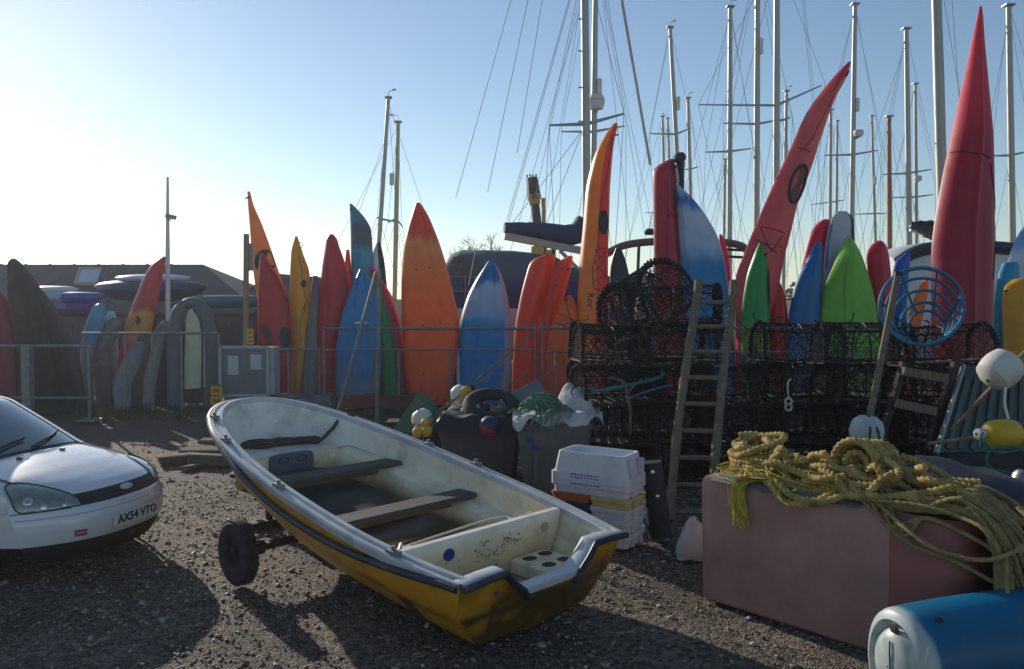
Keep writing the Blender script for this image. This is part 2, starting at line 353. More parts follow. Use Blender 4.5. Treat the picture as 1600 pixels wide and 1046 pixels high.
def pebbles():
    phi = (1 + 5 ** .5) / 2
    V = np.array([(-1, phi, 0), (1, phi, 0), (-1, -phi, 0), (1, -phi, 0), (0, -1, phi), (0, 1, phi), (0, -1, -phi), (0, 1, -phi), (phi, 0, -1), (phi, 0, 1), (-phi, 0, -1), (-phi, 0, 1)]) / 1.9
    Fc = np.array([(0, 11, 5), (0, 5, 1), (0, 1, 7), (0, 7, 10), (0, 10, 11), (1, 5, 9), (5, 11, 4), (11, 10, 2), (10, 7, 6), (7, 1, 8), (3, 9, 4), (3, 4, 2), (3, 2, 6), (3, 6, 8), (3, 8, 9), (4, 9, 5), (2, 4, 11), (6, 2, 10), (8, 6, 7), (9, 8, 1)])
    N = 78000
    u = NR.random(N); Y = 3.2 * (12.2 / 3.2) ** (NR.random(N) ** .8)
    X = (u - .5) * 1.42 * Y + .02
    pat = np.array([mnoise.noise((x * .55, y * .55, 8.)) + .5 * mnoise.noise((x * 1.6, y * 1.6, 3.)) for x, y in zip(X, Y)])
    keep = ~((Y > 9.6) & (NR.random(N) < .6)) & (NR.random(N) < np.clip(.72 + 1.1 * pat, .22, 1)); X, Y = X[keep], Y[keep]; N = len(X)
    s = np.clip(np.exp(NR.normal(-5.5, .62, N)), .0022, .026) * (1 + .03 * Y)
    Z = np.array([gz(x, y) for x, y in zip(X, Y)]) - .016 + s * .12
    sc = s[:, None] * np.stack([NR.uniform(.8, 1.5, N), NR.uniform(.7, 1.2, N), NR.uniform(.45, .85, N)], 1)
    a = NR.uniform(0, 6.28, N); tl = NR.normal(0, .35, N)
    J = V[None] * (1 + NR.normal(0, .16, (N, 12, 1))) * sc[:, None]
    ca, sa = np.cos(a)[:, None], np.sin(a)[:, None]
    x, y, z = J[..., 0], J[..., 1], J[..., 2]
    z2 = z + x * tl[:, None]
    P = np.stack([x * ca - y * sa + X[:, None], x * sa + y * ca + Y[:, None], z2 + Z[:, None]], -1).reshape(-1, 3)
    Fa = (Fc[None] + (np.arange(N) * 12)[:, None, None]).reshape(-1, 3)
    me = bpy.data.meshes.new('gravel'); me.vertices.add(len(P)); me.vertices.foreach_set('co', P.ravel())
    me.loops.add(len(Fa) * 3); me.loops.foreach_set('vertex_index', Fa.ravel().astype(np.int32))
    me.polygons.add(len(Fa)); me.polygons.foreach_set('loop_start', (np.arange(len(Fa)) * 3).astype(np.int32))
    base = np.array([(.21, .172, .13), (.30, .255, .20), (.105, .085, .065), (.42, .39, .33), (.20, .135, .08)])
    c = base[NR.choice(5, N, p=[.36, .24, .24, .08, .08])] * NR.uniform(.7, 1.2, (N, 1))
    ca_ = me.color_attributes.new('Col', 'FLOAT_COLOR', 'POINT')
    ca_.data.foreach_set('color', np.concatenate([np.repeat(c, 12, 0), np.ones((N * 12, 1))], 1).ravel())
    me.materials.append(mat('pebble_stone', attr=True, rough=.6, var=.2, scale=40, spec=.35)); me.update(calc_edges=True)
    link(bpy.data.objects.new('gravel', me), 'loose grey brown gravel strewn over the yard', 'gravel', kind='stuff')
pebbles()
def litter():
    mb = MB()
    for k in range(150):
        p = gnd(R.uniform(120, 1080), 720 + 320 * R.random() ** .8); p[2] = gz(p[0], p[1]) + .006; L_ = R.uniform(.015, .07); a = R.uniform(0, 6.28); d = np.array([math.cos(a), math.sin(a), R.gauss(0, .12)]) * L_ / 2
        mb.bar(p - d, p + d, R.uniform(.006, .02), R.uniform(.003, .008))
    mb.build('wood_litter', mat('pale_splinters', (.36, .30, .21), .8, var=.6, scale=6), label='pale splinters and twigs scattered over the gravel', cat='litter', kind='stuff')
litter()
def grass():
    mb = MB()
    for i in range(2600):
        u = R.uniform(118, 345); Y = R.uniform(14.2, 16.6); p = at(u, 640, Y); p[2] = 0
        if u > 300 and Y < 15.2: continue
        h = R.uniform(.04, .15); a = R.uniform(0, 6.28); wv = np.array([math.cos(a), math.sin(a), 0]) * R.uniform(.006, .012)
        b = p + np.array([R.gauss(0, .03), R.gauss(0, .03), h])
        mb.add([p - wv, p + wv, b], [(0, 1, 2)])
    mb.build('grass', GRASSM, smooth=False, label='strip of rough green grass under the covered boats', cat='grass', kind='stuff')
grass()

# ------------------------------------------------------------------ haze volume added to imitate the lens glare toward the sun
DEN = .0012
def haze():
    m = bpy.data.materials.new('glare_haze'); m.use_nodes = True; t = m.node_tree
    t.nodes.remove(t.nodes['Principled BSDF']); v = t.nodes.new('ShaderNodeVolumePrincipled')
    v.inputs['Color'].default_value = (.86, .93, 1, 1); v.inputs['Density'].default_value = DEN; v.inputs['Anisotropy'].default_value = .55
    t.links.new(v.outputs[0], t.nodes['Material Output'].inputs['Volume'])
    mb = MB(); x, y0, y1, z0, z1 = 262, -122, 322, -1.2, 17
    mb.add([(-x, y0, z0), (x, y0, z0), (x, y1, z0), (-x, y1, z0), (-x, y0, z1), (x, y0, z1), (x, y1, z1), (-x, y1, z1)], [(3, 2, 1, 0), (4, 5, 6, 7), (0, 1, 5, 4), (1, 2, 6, 5), (2, 3, 7, 6), (3, 0, 4, 7)])
    mb.build('haze', m, smooth=False, label='thin haze volume added over the whole yard to imitate lens glare', cat='haze', kind='stuff')
haze()

# ------------------------------------------------------------------ distant shed
def shed():
    Ye, Yr = 23., 26.4
    x0, x1 = -20., at(318, 470, Yr)[0]; ze = 1.72; zr = at(100, 413.5, Yr)[2]
    xe = at(408, 470, Ye)[0]
    t = thing('boat_shed', 'long low shed with a dark grey pitched roof behind the racked boats', 'shed', ((x0 + xe) / 2, Yr, 0))
    mb = MB()
    A = [(x0, Ye - .4, ze), (xe + .3, Ye - .4, ze), (x1, Yr, zr), (x0, Yr, zr)]
    mb.add(A + [(p[0], p[1], p[2] - .16) for p in A], [(0, 1, 2, 3), (4, 7, 6, 5), (0, 4, 5, 1), (1, 5, 6, 2)])
    B = [(xe + .3, Ye - .4, ze), (xe + .3, Yr * 2 - Ye, ze), (x1, Yr, zr)]
    mb.add(B, [(0, 1, 2)])
    C_ = [(x0, Yr, zr), (x1, Yr, zr), (xe + .3, 2 * Yr - Ye, ze), (x0, 2 * Yr - Ye, ze)]
    mb.add(C_, [(0, 1, 2, 3)])
    r = mb.build('roof', ROOF, t, smooth=False)
    mb = MB()
    for k in range(44):
        xa = x0 + .8 * k
        if xa > x1 - .2: break
        mb.bar((xa, Ye - .3, ze + .035), (xa, Yr - .1, zr + .015), .045, .03)
    mb.build('roof_batten', ROOF, r)
    mb = MB(); mb.box(((x0 + xe) / 2, Yr, .84), (xe - x0 - .4, 6.6, 1.66)); wl = mb.build('wall', NAVYWALL, t, smooth=False)
    mb = MB()
    for k in range(60):
        xa = x0 + .5 + k * .42
        if xa > xe - .4: break
        mb.box((xa, 23.09, .84), (.05, .06, 1.62))
    mb.build('cladding_rib', NAVYWALL, wl)
    # skylight
    def onroof(u, v):
        d = at(u, v, 10) - CAM; n = np.cross([1, 0, 0], np.array([0, Yr - Ye + .4, zr - ze])); p0 = np.array([0, Ye - .4, ze + .05])
        return CAM + d * (((p0 - CAM) @ n) / (d @ n))
    q = [onroof(*p) for p in ((117, 446), (151, 446), (158, 423), (126, 423))]
    mb = MB(); up = np.array([0, 0, .07]); mb.add(q + [p + up for p in q], [(4, 5, 6, 7), (0, 1, 5, 4), (1, 2, 6, 5), (2, 3, 7, 6), (3, 0, 4, 7)])
    s_ = mb.build('skylight', SKYL, t, smooth=False)
    mb = MB()
    for i in range(4): mb.bar(q[i] + up * 1.1, q[(i + 1) % 4] + up * 1.1, .05, .05)
    mb.build('skylight_frame', TIN, s_)
    # lower shed to the right, between kayaks
    t = thing('store_shed', 'low dark roofed store seen between the yellow and red kayaks', 'shed', (at(455, 500, 26)[0], 27, 0))
    a = at(425, 427, 27); b = at(505, 434, 27)
    mb = MB(); mb.add([(a[0] - .7, 24.6, 2.1), (b[0] + .8, 24.6, 2.1), (b[0], 27, b[2]), (a[0], 27, a[2]), (a[0] - .7, 29.6, 2.1), (b[0] + .8, 29.6, 2.1)], [(0, 1, 2, 3), (3, 2, 5, 4), (1, 5, 2), (0, 3, 4)])
    mb.build('roof', ROOF, t, smooth=False)
    mb = MB(); mb.box(((a[0] + b[0]) / 2, 27.1, 1.03), (b[0] - a[0] + 1, 4.6, 2.06)); mb.build('wall', NAVYWALL, t, smooth=False)
shed()

# ------------------------------------------------------------------ kayaks and boards standing on end
KAY = {}
class Kay:
    """A hull standing on end: stations from foot to tip, each the left and right edge as measured, at its own distance."""
    def __init__(s, name, label, cat, st, Y0=16.3, Y1=None, cols=((0, (.5, .1, .02)),), th=.2, kind='hull', group='kayaks standing in the rack',
                 wr=0., ground=True, side=None, n=44, bt=.7, sidecol=None, mat_=None, blot=.0):
        Y1 = Y0 + .7 if Y1 is None else Y1
        st = [(a, v, b, v) if len(q) == 3 else q for q in st for (v, a, b) in [(q[0], q[1], q[2])]] if len(st[0]) == 3 else st
        st = np.array(st, float)
        if ground:
            # carry the foot of the hull down to the ground
            g = proj(np.array([0, Y0, .02]))[1]
            mv = (st[0, 1] + st[0, 3]) / 2
            if mv < g - 2:
                a = st[0].copy(); b = st[1]; k = (g - mv) / max(10, mv - (b[1] + b[3]) / 2); k = min(k, 1.2)
                e = a.copy(); e[0] += (a[0] - b[0]) * k * .6; e[2] += (a[2] - b[2]) * k * .6; hw = (e[2] - e[0]) / 2; m = (e[2] + e[0]) / 2
                e[0] = m - hw * .82; e[2] = m + hw * .82; e[1] = e[3] = g
                st = np.concatenate([e[None], st])
        mv = (st[:, 1] + st[:, 3]) / 2; tt = (mv[0] - mv) / (mv[0] - mv[-1])
        d = np.linspace(0, 1, n); d = 1 - (1 - d) ** 1.25
        S = np.zeros((n, 4))
        # monotone cubic through the stations
        for c in range(4):
            y = st[:, c]; h = np.diff(tt); dl = np.diff(y) / h; mm = np.zeros(len(y)); mm[0], mm[-1] = dl[0], dl[-1]
            for i in range(1, len(y) - 1):
                if dl[i - 1] * dl[i] > 0: mm[i] = 2 * dl[i - 1] * dl[i] / (dl[i - 1] + dl[i])
            idx = np.clip(np.searchsorted(tt, d, 'right') - 1, 0, len(h) - 1); x = (d - tt[idx]) / h[idx]; hh = h[idx]
            S[:, c] = (2 * x ** 3 - 3 * x ** 2 + 1) * y[idx] + (x ** 3 - 2 * x ** 2 + x) * hh * mm[idx] + (-2 * x ** 3 + 3 * x ** 2) * y[idx + 1] + (x ** 3 - x ** 2) * hh * mm[idx + 1]
        s.d = d; Yd = Y0 + (Y1 - Y0) * d
        Lp = np.array([at(q[0], q[1], y) for q, y in zip(S, Yd)]); Rp = np.array([at(q[2], q[3], y) for q, y in zip(S, Yd)])
        s.c = (Lp + Rp) / 2; wv = Rp - Lp; s.hw = np.linalg.norm(wv, axis=1) / 2; s.w = wv / (2 * s.hw[:, None] + 1e-9)
        ax = np.gradient(s.c, axis=0); ax /= np.linalg.norm(ax, axis=1)[:, None]; s.n = np.cross(s.w, ax); s.n *= np.where(s.n[:, 1] > 0, -1, 1)[:, None]
        s.n /= np.linalg.norm(s.n, axis=1)[:, None]
        s.T = np.minimum(th, s.hw * 1.15); s.kind = kind; s.n_ = n; s.bt = bt; s.side = side; s.wr = wr
        a = np.linspace(-1, 1, 25); fs = np.sin(a * math.pi / 2)
        vrow = (S[:, 1] + S[:, 3]) / 2
        P = np.zeros((n, 25 + 11, 3)); CC = np.zeros((n, 36, 3))
        seed = R.random() * 50
        cv = np.array([c[0] for c in cols], float); order = np.argsort(cv); cv = cv[order]; cl = np.array([cols[i][1] for i in order])
        for i in range(n):
            for j, f in enumerate(fs):
                P[i, j] = s.pt_i(i, f)
            for j in range(11):
                q = 1 - 2 * (j + 1) / 12.; dd = -s.bt * s.T[i] * (1 - abs(q) ** 2.4) ** .6
                P[i, 25 + j] = s.c[i] + s.w[i] * q * s.hw[i] + s.n[i] * dd
            if wr:
                for j in range(36):
                    k = mnoise.noise((P[i, j, 0] * 5 + seed, P[i, j, 1] * 5, P[i, j, 2] * 2.2)) + .55 * mnoise.noise((P[i, j, 0] * 22 + seed, 1., P[i, j, 2] * 6)) + .5 * mnoise.noise((P[i, j, 0] * 13 + seed, P[i, j, 1] * 9, P[i, j, 2] * 5))
                    P[i, j] += s.n[i] * k * wr + s.w[i] * k * wr * .6
            for j in range(36):
                q = fs[j] if j < 25 else (1 - 2 * (j - 24) / 12.)
                vv = vrow[i] + blot * (mnoise.noise((q * 1.3 + seed, vrow[i] * .02, 1.)) + .6 * mnoise.noise((q * 4 + seed, vrow[i] * .05, 2.)))
                c = np.array([np.interp(vv, cv, cl[:, k]) for k in range(3)])
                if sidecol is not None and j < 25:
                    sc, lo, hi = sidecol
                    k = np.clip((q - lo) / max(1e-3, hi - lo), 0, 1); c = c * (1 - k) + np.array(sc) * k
                CC[i, j] = c
        mb = MB(); mb.grid(P, CC, cv=True)
        k = mb.n; mb.f.append(tuple(range(35, -1, -1))); mb.mi.append(0); mb.f.append(tuple((n - 1) * 36 + q for q in range(36))); mb.mi.append(0)
        s.base = s.c[0] * np.array([1, 1, 0]); s.S = S; s.mb = mb; s.mat = mat_ or (FABRIC if wr else PLASTIC)
        s.name, s.label, s.cat, s.group = name, label, cat, group; s.root = None; s.hull = None; s.c0 = cl.mean(0) * .8
        G = np.array([[s.pt(t, f) for f in np.linspace(-.96, .96, 25)] for t in np.linspace(0.02, .99, 90)]); s.gp = proj(G)
    def prof(s, f):
        f = abs(f) if s.kind != 'deck_off' else f
        if s.kind == 'hull': return (1 - abs(f) ** 2.6) ** .6 * .88 + .12 * math.exp(-(f / .10) ** 2)
        if s.kind == 'tri': return .55 * (1 - abs(f) ** 3) ** .6 + .45 * max(0, 1 - abs(f) / .85)
        if s.kind == 'groove': return (1 - abs(f) ** 3) ** .6 * (1 - .16 * (math.exp(-((abs(f) - .38) / .07) ** 2))) + .05 * math.exp(-(f / .16) ** 2)
        if s.kind == 'flat': return (1 - abs(f) ** 6) ** .5 * .6
        if s.kind == 'pan': return (1 - abs(f) ** 8) ** .5 * (.45 + .35 * abs(f) ** 2)
        return (1 - abs(f) ** 2.2) ** .55
    def pt_i(s, i, f, off=0.):
        q = f
        if s.side is not None:      # a hull seen from its side: its keel line lies off to one edge
            q = f - s.side * (1 - f * f)
        return s.c[i] + s.w[i] * f * s.hw[i] + s.n[i] * (s.T[i] * s.prof(q) * max(0, 1 - abs(f) ** 16) ** .4 + off)
    def pt(s, t, f, off=0.):
        x = np.interp(t, s.d, np.arange(s.n_)); i = min(int(x), s.n_ - 2); k = x - i
        return s.pt_i(i, f, off) * (1 - k) + s.pt_i(i + 1, f, off) * k
    def find(s, u, v):
        dd = ((s.gp - np.array([u, v])) ** 2).sum(-1); i, j = np.unravel_index(dd.argmin(), dd.shape)
        return np.linspace(.02, .99, 90)[i], np.linspace(-.96, .96, 25)[j]
    def P(s, u, v, off=0.): return s.pt(*s.find(u, v), off)
    def done(s, parts=True):
        if parts:
            s.root = thing(s.name, s.label, s.cat, s.base, s.group); s.hull = s.mb.build('hull', s.mat, s.root, angle=60)
        else:
            s.root = s.mb.build(s.name, s.mat, None, base=s.base, angle=60, label=s.label, cat=s.cat, group=s.group)
        return s
    # ---- parts, each a mesh of its own
    def toggle(s, u, v, L=.09, ang=20):
        p = s.P(u, v, .03); a = math.radians(ang); d = np.array([math.cos(a), 0, math.sin(a)])
        mb = MB(); mb.tube(np.array([p - d * L / 2, p - d * L / 3, p + d * L / 3, p + d * L / 2]), [.010, .017, .017, .010], 8)
        h_ = mb.build('toggle_handle', BLACK, s.root)
        mb = MB(); mb.tube([s.P(u, v, -.02), p], .006, 5); mb.build('cord_loop', LINE, h_)
    def loop(s, u, v, r=.05):
        c = s.P(u, v, .02); a = np.linspace(0, 2 * math.pi, 17)[:-1]
        mb = MB(); mb.tube(np.array([c + np.array([math.cos(t), 0, math.sin(t)]) * r for t in a]), .007, 5, closed=True); mb.build('carry_loop', LINE, s.root)
    def lines(s, pts, r=.007, m=None, name='deck_line'):
        P = []
        fs = [s.find(*p) for p in pts]
        for a, b in zip(fs[:-1], fs[1:]):
            for k in range(6): P.append(s.pt(a[0] + (b[0] - a[0]) * k / 6, a[1] + (b[1] - a[1]) * k / 6, r * .9))
        P.append(s.pt(*fs[-1], r * .9)); mb = MB(); mb.tube(np.array(P), r, 5, col=s.c0); mb.build(name, m or LINE, s.root)
    def disc(s, u, v, ru, rv, m, name, off=.008, tilt=0., rim=None, rimr=.016):
        ring = []; ca, sa = math.cos(tilt), math.sin(tilt)
        for k in range(20):
            a = 2 * math.pi * k / 20; x, y = ru * math.cos(a), rv * math.sin(a); ring.append(s.P2(u + x * ca - y * sa, v + x * sa + y * ca, off))
        ring = np.array(ring); c = s.P2(u, v, off + .004); mb = MB()
        inn = c + (ring - c) * .55
        mb.add(np.concatenate([ring, inn, [c]]), [(i, (i + 1) % 20, 20 + (i + 1) % 20, 20 + i) for i in range(20)] + [(20 + i, 20 + (i + 1) % 20, 40) for i in range(20)])
        o = mb.build(name, m, s.root)
        if rim: mb = MB(); mb.tube(ring, rimr, 7, closed=True, col=s.c0); mb.build('rim', rim, o)
        return o
    def P2(s, u, v, off):
        # bilinear in place of nearest, for smooth rings
        vrow = (s.S[:, 1] + s.S[:, 3]) / 2; t = np.interp(-v, -vrow, s.d)
        for _ in range(3):
            S = [np.interp(t, s.d, s.S[:, c]) for c in range(4)]
            f = np.clip(((u - S[0]) * (S[2] - S[0]) + (v - S[1]) * (S[3] - S[1])) / ((S[2] - S[0]) ** 2 + (S[3] - S[1]) ** 2) * 2 - 1, -.97, .97)
            vm = S[1] + (S[3] - S[1]) * (f + 1) / 2
            t = np.clip(t + (vm - v) / (vrow[0] - vrow[-1]), .01, .99)
        return s.pt(t, f, off)
    def holes(s, pts, r=.018):
        for u, v in pts:
            k = r / px(16.5); s.disc(u, v, k, k, BLACK, 'scupper_hole', .003)
RED = c255(196, 22, 34); ORG = c255(250, 112, 8); MAR = c255(128, 16, 36); YEL = c255(232, 164, 28); BLU = c255(0, 122, 188); TEAL = c255(30, 140, 175)
WHT = c255(210, 214, 220); GRN = c255(14, 150, 70); LIME = c255(126, 196, 60); PNK = c255(214, 24, 84); GRY = c255(120, 128, 134); REDO = c255(232, 66, 24)
def K(*a, parts=True, **k): return Kay('kayak' if 'kayak' in a[0] else 'paddle_board', a[0], 'kayak' if 'kayak' in a[0] else 'board', *a[1:], **k).done(parts)

k = K('tall slim kayak, orange over red, behind the grey noticeboard', [(600, 424, 462), (540, 412, 458), (470, 402, 449), (400, 393, 427), (350, 390, 409), (320, 387.5, 396), (300, 386.5, 391)], Y0=16.9, Y1=17.6,
      cols=((300, c255(252, 152, 60)), (420, c255(248, 138, 46)), (455, c255(230, 64, 40)), (640, RED)), th=.16)
k.disc(417, 411, 15, 18, BLACK, 'cockpit_cover', .015, .2, BLACK); k.toggle(388, 308, .12); k.lines([(424, 430), (440, 462), (452, 500)])
k = K('red kayak with open cockpit, in front of the orange-over-red one', [(606, 404, 448), (540, 403, 456), (480, 402, 452), (440, 403, 438), (415, 405, 424), (397, 408, 412)], Y0=16.2, Y1=16.6, cols=((390, RED), (620, c255(175, 20, 40))), th=.17)
k.disc(419, 533, 11, 27, mat('cockpit_inside', (.10, .008, .012), .6), 'cockpit', .004, -.15, PLASTIC, .02); k.disc(448, 528, 8, 17, BLACK, 'seat_pad', .03); k.lines([(408, 500), (406, 460), (410, 420)], .005)
k = K('mustard yellow kayak with a black loop at its tip', [(600, 455, 476), (540, 456, 481), (470, 452, 485), (430, 453, 484), (395, 455, 473), (370, 461, 465)], Y0=16.5, Y1=16.9, cols=((370, YEL), (640, c255(205, 140, 30))), th=.16)
k.loop(470, 382, .06); k.lines([(466, 400), (472, 440), (478, 470), (468, 500), (470, 540)], .006); k.lines([(478, 470), (474, 500)], .006)
k.disc(477, 445, 4, 6, BLACK, 'deck_fitting', .004)
K('dull grey kayak squeezed between the yellow and the red one', [(610, 470, 500), (540, 476, 501), (470, 484, 501), (445, 487, 500), (432, 489, 497)], Y0=16.4, Y1=16.9, cols=((430, c255(110, 90, 98)), (480, GRY), (640, c255(112, 118, 116))), th=.15, parts=False)
k = K('plain red kayak with a blunt curved tip left of the blue one', [(612, 494, 526), (540, 494, 532), (470, 499, 546), (420, 503, 541), (385, 508, 530), (373, 510, 526), (367, 514, 521)], Y0=16.4, Y1=16.9, cols=((366, c255(205, 30, 52)), (640, c255(170, 18, 40))), th=.22, kind='tri', parts=True)
k.lines([(513, 372), (510, 420), (512, 500), (514, 590)], .006, PLASTIC, 'keel_strip')
K('narrow scarlet kayak edge behind the teal one', [(600, 530, 553), (470, 535, 553), (420, 538, 549), (391, 541, 546)], Y0=16.8, Y1=17.3, cols=((390, REDO), (640, RED)), th=.15, parts=False)
k = K('teal kayak with a grey band and straight left edge', [(600, 552, 590), (440, 549, 586), (400, 548, 583), (360, 547.5, 580), (345, 547, 573), (330, 546.5, 561), (319, 546, 550)], Y0=16.9, Y1=17.5,
      cols=((318, c255(70, 160, 180)), (348, c255(60, 140, 160)), (356, c255(90, 105, 120)), (382, c255(80, 105, 120)), (392, c255(60, 160, 185)), (640, TEAL)), th=.18, blot=5)
k.toggle(548, 326, .08, 80)
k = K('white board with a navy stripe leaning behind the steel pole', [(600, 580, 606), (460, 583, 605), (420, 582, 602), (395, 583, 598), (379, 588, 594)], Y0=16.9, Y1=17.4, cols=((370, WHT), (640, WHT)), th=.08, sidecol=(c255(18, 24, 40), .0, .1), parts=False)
k = K('bright blue kayak with pale worn foot by the steel pole', [(616, 524, 592), (560, 524, 596), (500, 532, 596), (460, 545, 588), (435, 556, 578), (421, 562, 567)], Y0=16.1, Y1=16.6, cols=((420, c255(0, 140, 200)), (560, c255(0, 132, 192)), (585, c255(60, 120, 160)), (640, c255(120, 150, 165))), th=.2, kind='groove', blot=22)
k.holes([(565, 432), (571, 508)]); k.disc(568, 507, 11, 2.2, FLOAT_W, 'carry_grip', .02)
k = K('green kayak edge leaning right of the blue one', [(622, 596, 627), (560, 590, 620), (500, 582, 609), (450, 575, 595), (427, 573, 578)], Y0=16.25, Y1=16.8, cols=((425, c255(50, 150, 60)), (640, c255(30, 110, 55))), th=.14, parts=False)
K('magenta kayak leaning right, behind the green one', [(622, 612, 645), (560, 602, 635), (500, 592, 622), (450, 583, 604), (415, 577, 582)], Y0=16.5, Y1=17.0, cols=((414, PNK), (640, c255(165, 18, 70))), th=.15, parts=False)
K('pink and yellow kayak edge beside the big orange one', [(600, 607, 640), (510, 604, 627), (470, 598, 616), (445, 596, 602)], Y0=16.8, Y1=17.3, cols=((444, c255(225, 90, 80)), (465, c255(220, 60, 90)), (480, c255(226, 160, 50)), (640, PNK)), th=.14, sidecol=(c255(226, 160, 50), .2, .5), parts=False)
k = K('biggest orange kayak, hull outward, with red tip and pale band', [(624, 640, 702), (600, 635, 707), (575, 632, 712), (515, 628, 718), (440, 627, 704), (390, 630, 690), (360, 636, 679), (335, 643.5, 668), (318, 650, 657)], Y0=16.2, Y1=17.1,
      cols=((316, c255(232, 70, 24)), (368, c255(228, 80, 32)), (382, c255(226, 152, 78)), (425, c255(236, 128, 52)), (480, ORG), (640, c255(226, 84, 12))), th=.24, kind='groove', blot=9)
k.holes([(652, 426), (674, 423), (663, 512), (689, 508), (664, 586)])
k = K('blue and white kayak with blue tip beside the big orange one', [(622, 716, 792), (560, 715, 799), (510, 718, 799), (470, 728, 794), (440, 742, 787), (420, 755, 779), (408, 763, 770)], Y0=16.2, Y1=16.9,
      cols=((405, c255(0, 116, 176)), (442, c255(0, 120, 180)), (452, c255(178, 196, 215)), (492, c255(150, 170, 205)), (512, c255(0, 132, 192)), (640, c255(0, 122, 188))), th=.24, kind='groove', sidecol=(c255(200, 170, 180), .72, .80), blot=9)
k.holes([(736, 520), (761, 520), (772, 422)])
k = K('red-orange kayak leaning right, left one of the close pair', [(605, 800, 846), (520, 804, 842), (470, 812, 851), (430, 822, 863), (412, 828, 867), (404, 836, 868), (400, 852, 868)], Y0=16.4, Y1=17.1, cols=((395, c255(235, 72, 36)), (640, c255(218, 70, 20))), th=.2, kind='tri')
k.lines([(861, 410), (845, 455), (832, 510)], .006, PLASTIC, 'keel_strip')
k = K('red-orange kayak leaning right, right one of the close pair', [(600, 834, 876), (500, 845, 872), (470, 850, 880), (440, 858, 888), (420, 866, 893), (410, 872, 894.5), (401, 886, 895)], Y0=16.3, Y1=17.0, cols=((395, c255(236, 70, 34)), (640, c255(205, 62, 20))), th=.2, kind='tri')
k.toggle(888, 422, .07, 60); k.lines([(892, 404), (872, 430), (860, 470)], .006, PLASTIC, 'keel_strip'); k.holes([(869, 450)])
k = K('short orange kayak with crossed cords, tip below the pair', [(606, 853, 906), (540, 855, 905), (500, 865, 905), (478, 876, 900), (462, 886, 893)], Y0=16.0, Y1=16.4, cols=((460, ORG), (640, c255(225, 80, 10))), th=.2)
k.lines([(884, 470), (893, 500), (872, 515), (896, 515), (866, 505)], .008); k.lines([(872, 490), (900, 505)], .008); k.toggle(884, 468, .06)
k.lines([(873, 545), (882, 548), (873, 556), (884, 563), (874, 572), (884, 580)], .008, mat('dark_orange_print', (.35, .07, .005), .5), 'print_mark')
k = K('tall yellow-orange kayak with red deck, black oval hatch and crossed cords', [(606, 897, 946), (520, 900, 952), (420, 905, 950), (340, 912, 952), (300, 915, 953), (270, 921, 955), (240, 930, 957.5), (215, 943, 961), (200, 953, 964.5), (194, 958, 965)], Y0=16.0, Y1=17.0,
      cols=((190, c255(252, 160, 14)), (300, c255(250, 138, 26)), (380, c255(246, 142, 40)), (640, c255(228, 126, 36))), th=.26, kind='round', sidecol=(c255(238, 52, 26), .05, .16))
k.disc(941, 352, 7, 18, BLACK, 'hatch', .012, 0, BLACK); k.toggle(962, 212, .14, 5)
k.lines([(958, 215), (953, 250), (945, 290), (938, 320), (934, 380), (926, 420), (926, 450), (938, 456)], .008)
k.lines([(930, 390), (947, 388)], .007); k.lines([(930, 390), (944, 410), (928, 425)], .007); k.lines([(930, 412), (947, 432), (928, 440)], .007); k.lines([(947, 392), (930, 412)], .007)
k.disc(940, 500, 8, 38, mat('bright_red_inside', (.55, .012, .006), .4), 'cockpit', .012, .05, mat('red_coaming', (.42, .02, .012), .35)); k.disc(944, 500, 3.4, 24, BLACK, 'seat_back', .03)
p = k.P(922, 470, .012); text_mesh('Rov', .19, p, k.P(922, 490, .0) - k.P(922, 450, .0), k.P(930, 470, .0) - k.P(914, 470, .0), INKB, 'lettering', k.root, .01)
k = K('charcoal board with white edge and orange stripes', [(600, 952, 1000), (500, 951, 992), (470, 951.5, 990), (430, 953, 983), (405, 956, 977), (388, 962, 970)], Y0=16.1, Y1=16.7, cols=((380, c255(46, 48, 56)), (640, c255(40, 38, 44))), th=.1, kind='flat')
k.lines([(953, 560), (952.5, 470), (955, 415)], .014, FLOAT_W, 'white_edge'); k.lines([(955, 455), (962, 468), (964, 478)], .05, mat('orange_stripe', (.75, .30, .02), .5), 'orange_stripe'); k.lines([(955, 500), (962, 512)], .04, mat('orange_stripe'), 'orange_stripe')
k.lines([(968, 470), (978, 485), (984, 495)], .01, PAPER, 'pale_lettering')
K('pale grey kayak behind the topmost lobster pot', [(600, 985, 1048), (520, 988, 1046), (470, 994, 1038), (445, 999, 1017), (430, 1002, 1010), (419, 1004.5, 1007)], Y0=16.6, Y1=17.0, cols=((418, c255(190, 190, 195)), (500, c255(180, 160, 165)), (640, c255(160, 145, 150))), th=.18, parts=False)
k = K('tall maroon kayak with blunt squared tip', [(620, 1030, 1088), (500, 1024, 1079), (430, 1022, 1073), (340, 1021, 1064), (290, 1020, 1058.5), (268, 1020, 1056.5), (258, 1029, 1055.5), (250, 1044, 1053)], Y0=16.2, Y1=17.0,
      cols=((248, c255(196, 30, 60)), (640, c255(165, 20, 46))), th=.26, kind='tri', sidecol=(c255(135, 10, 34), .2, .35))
k.holes([(1048, 268), (1041, 342), (1050, 342), (1040, 408), (1053, 262)], .03); k.toggle(1056, 262, .08, 80); k.lines([(1043, 275), (1042, 340), (1041, 410), (1046, 500)], .006)
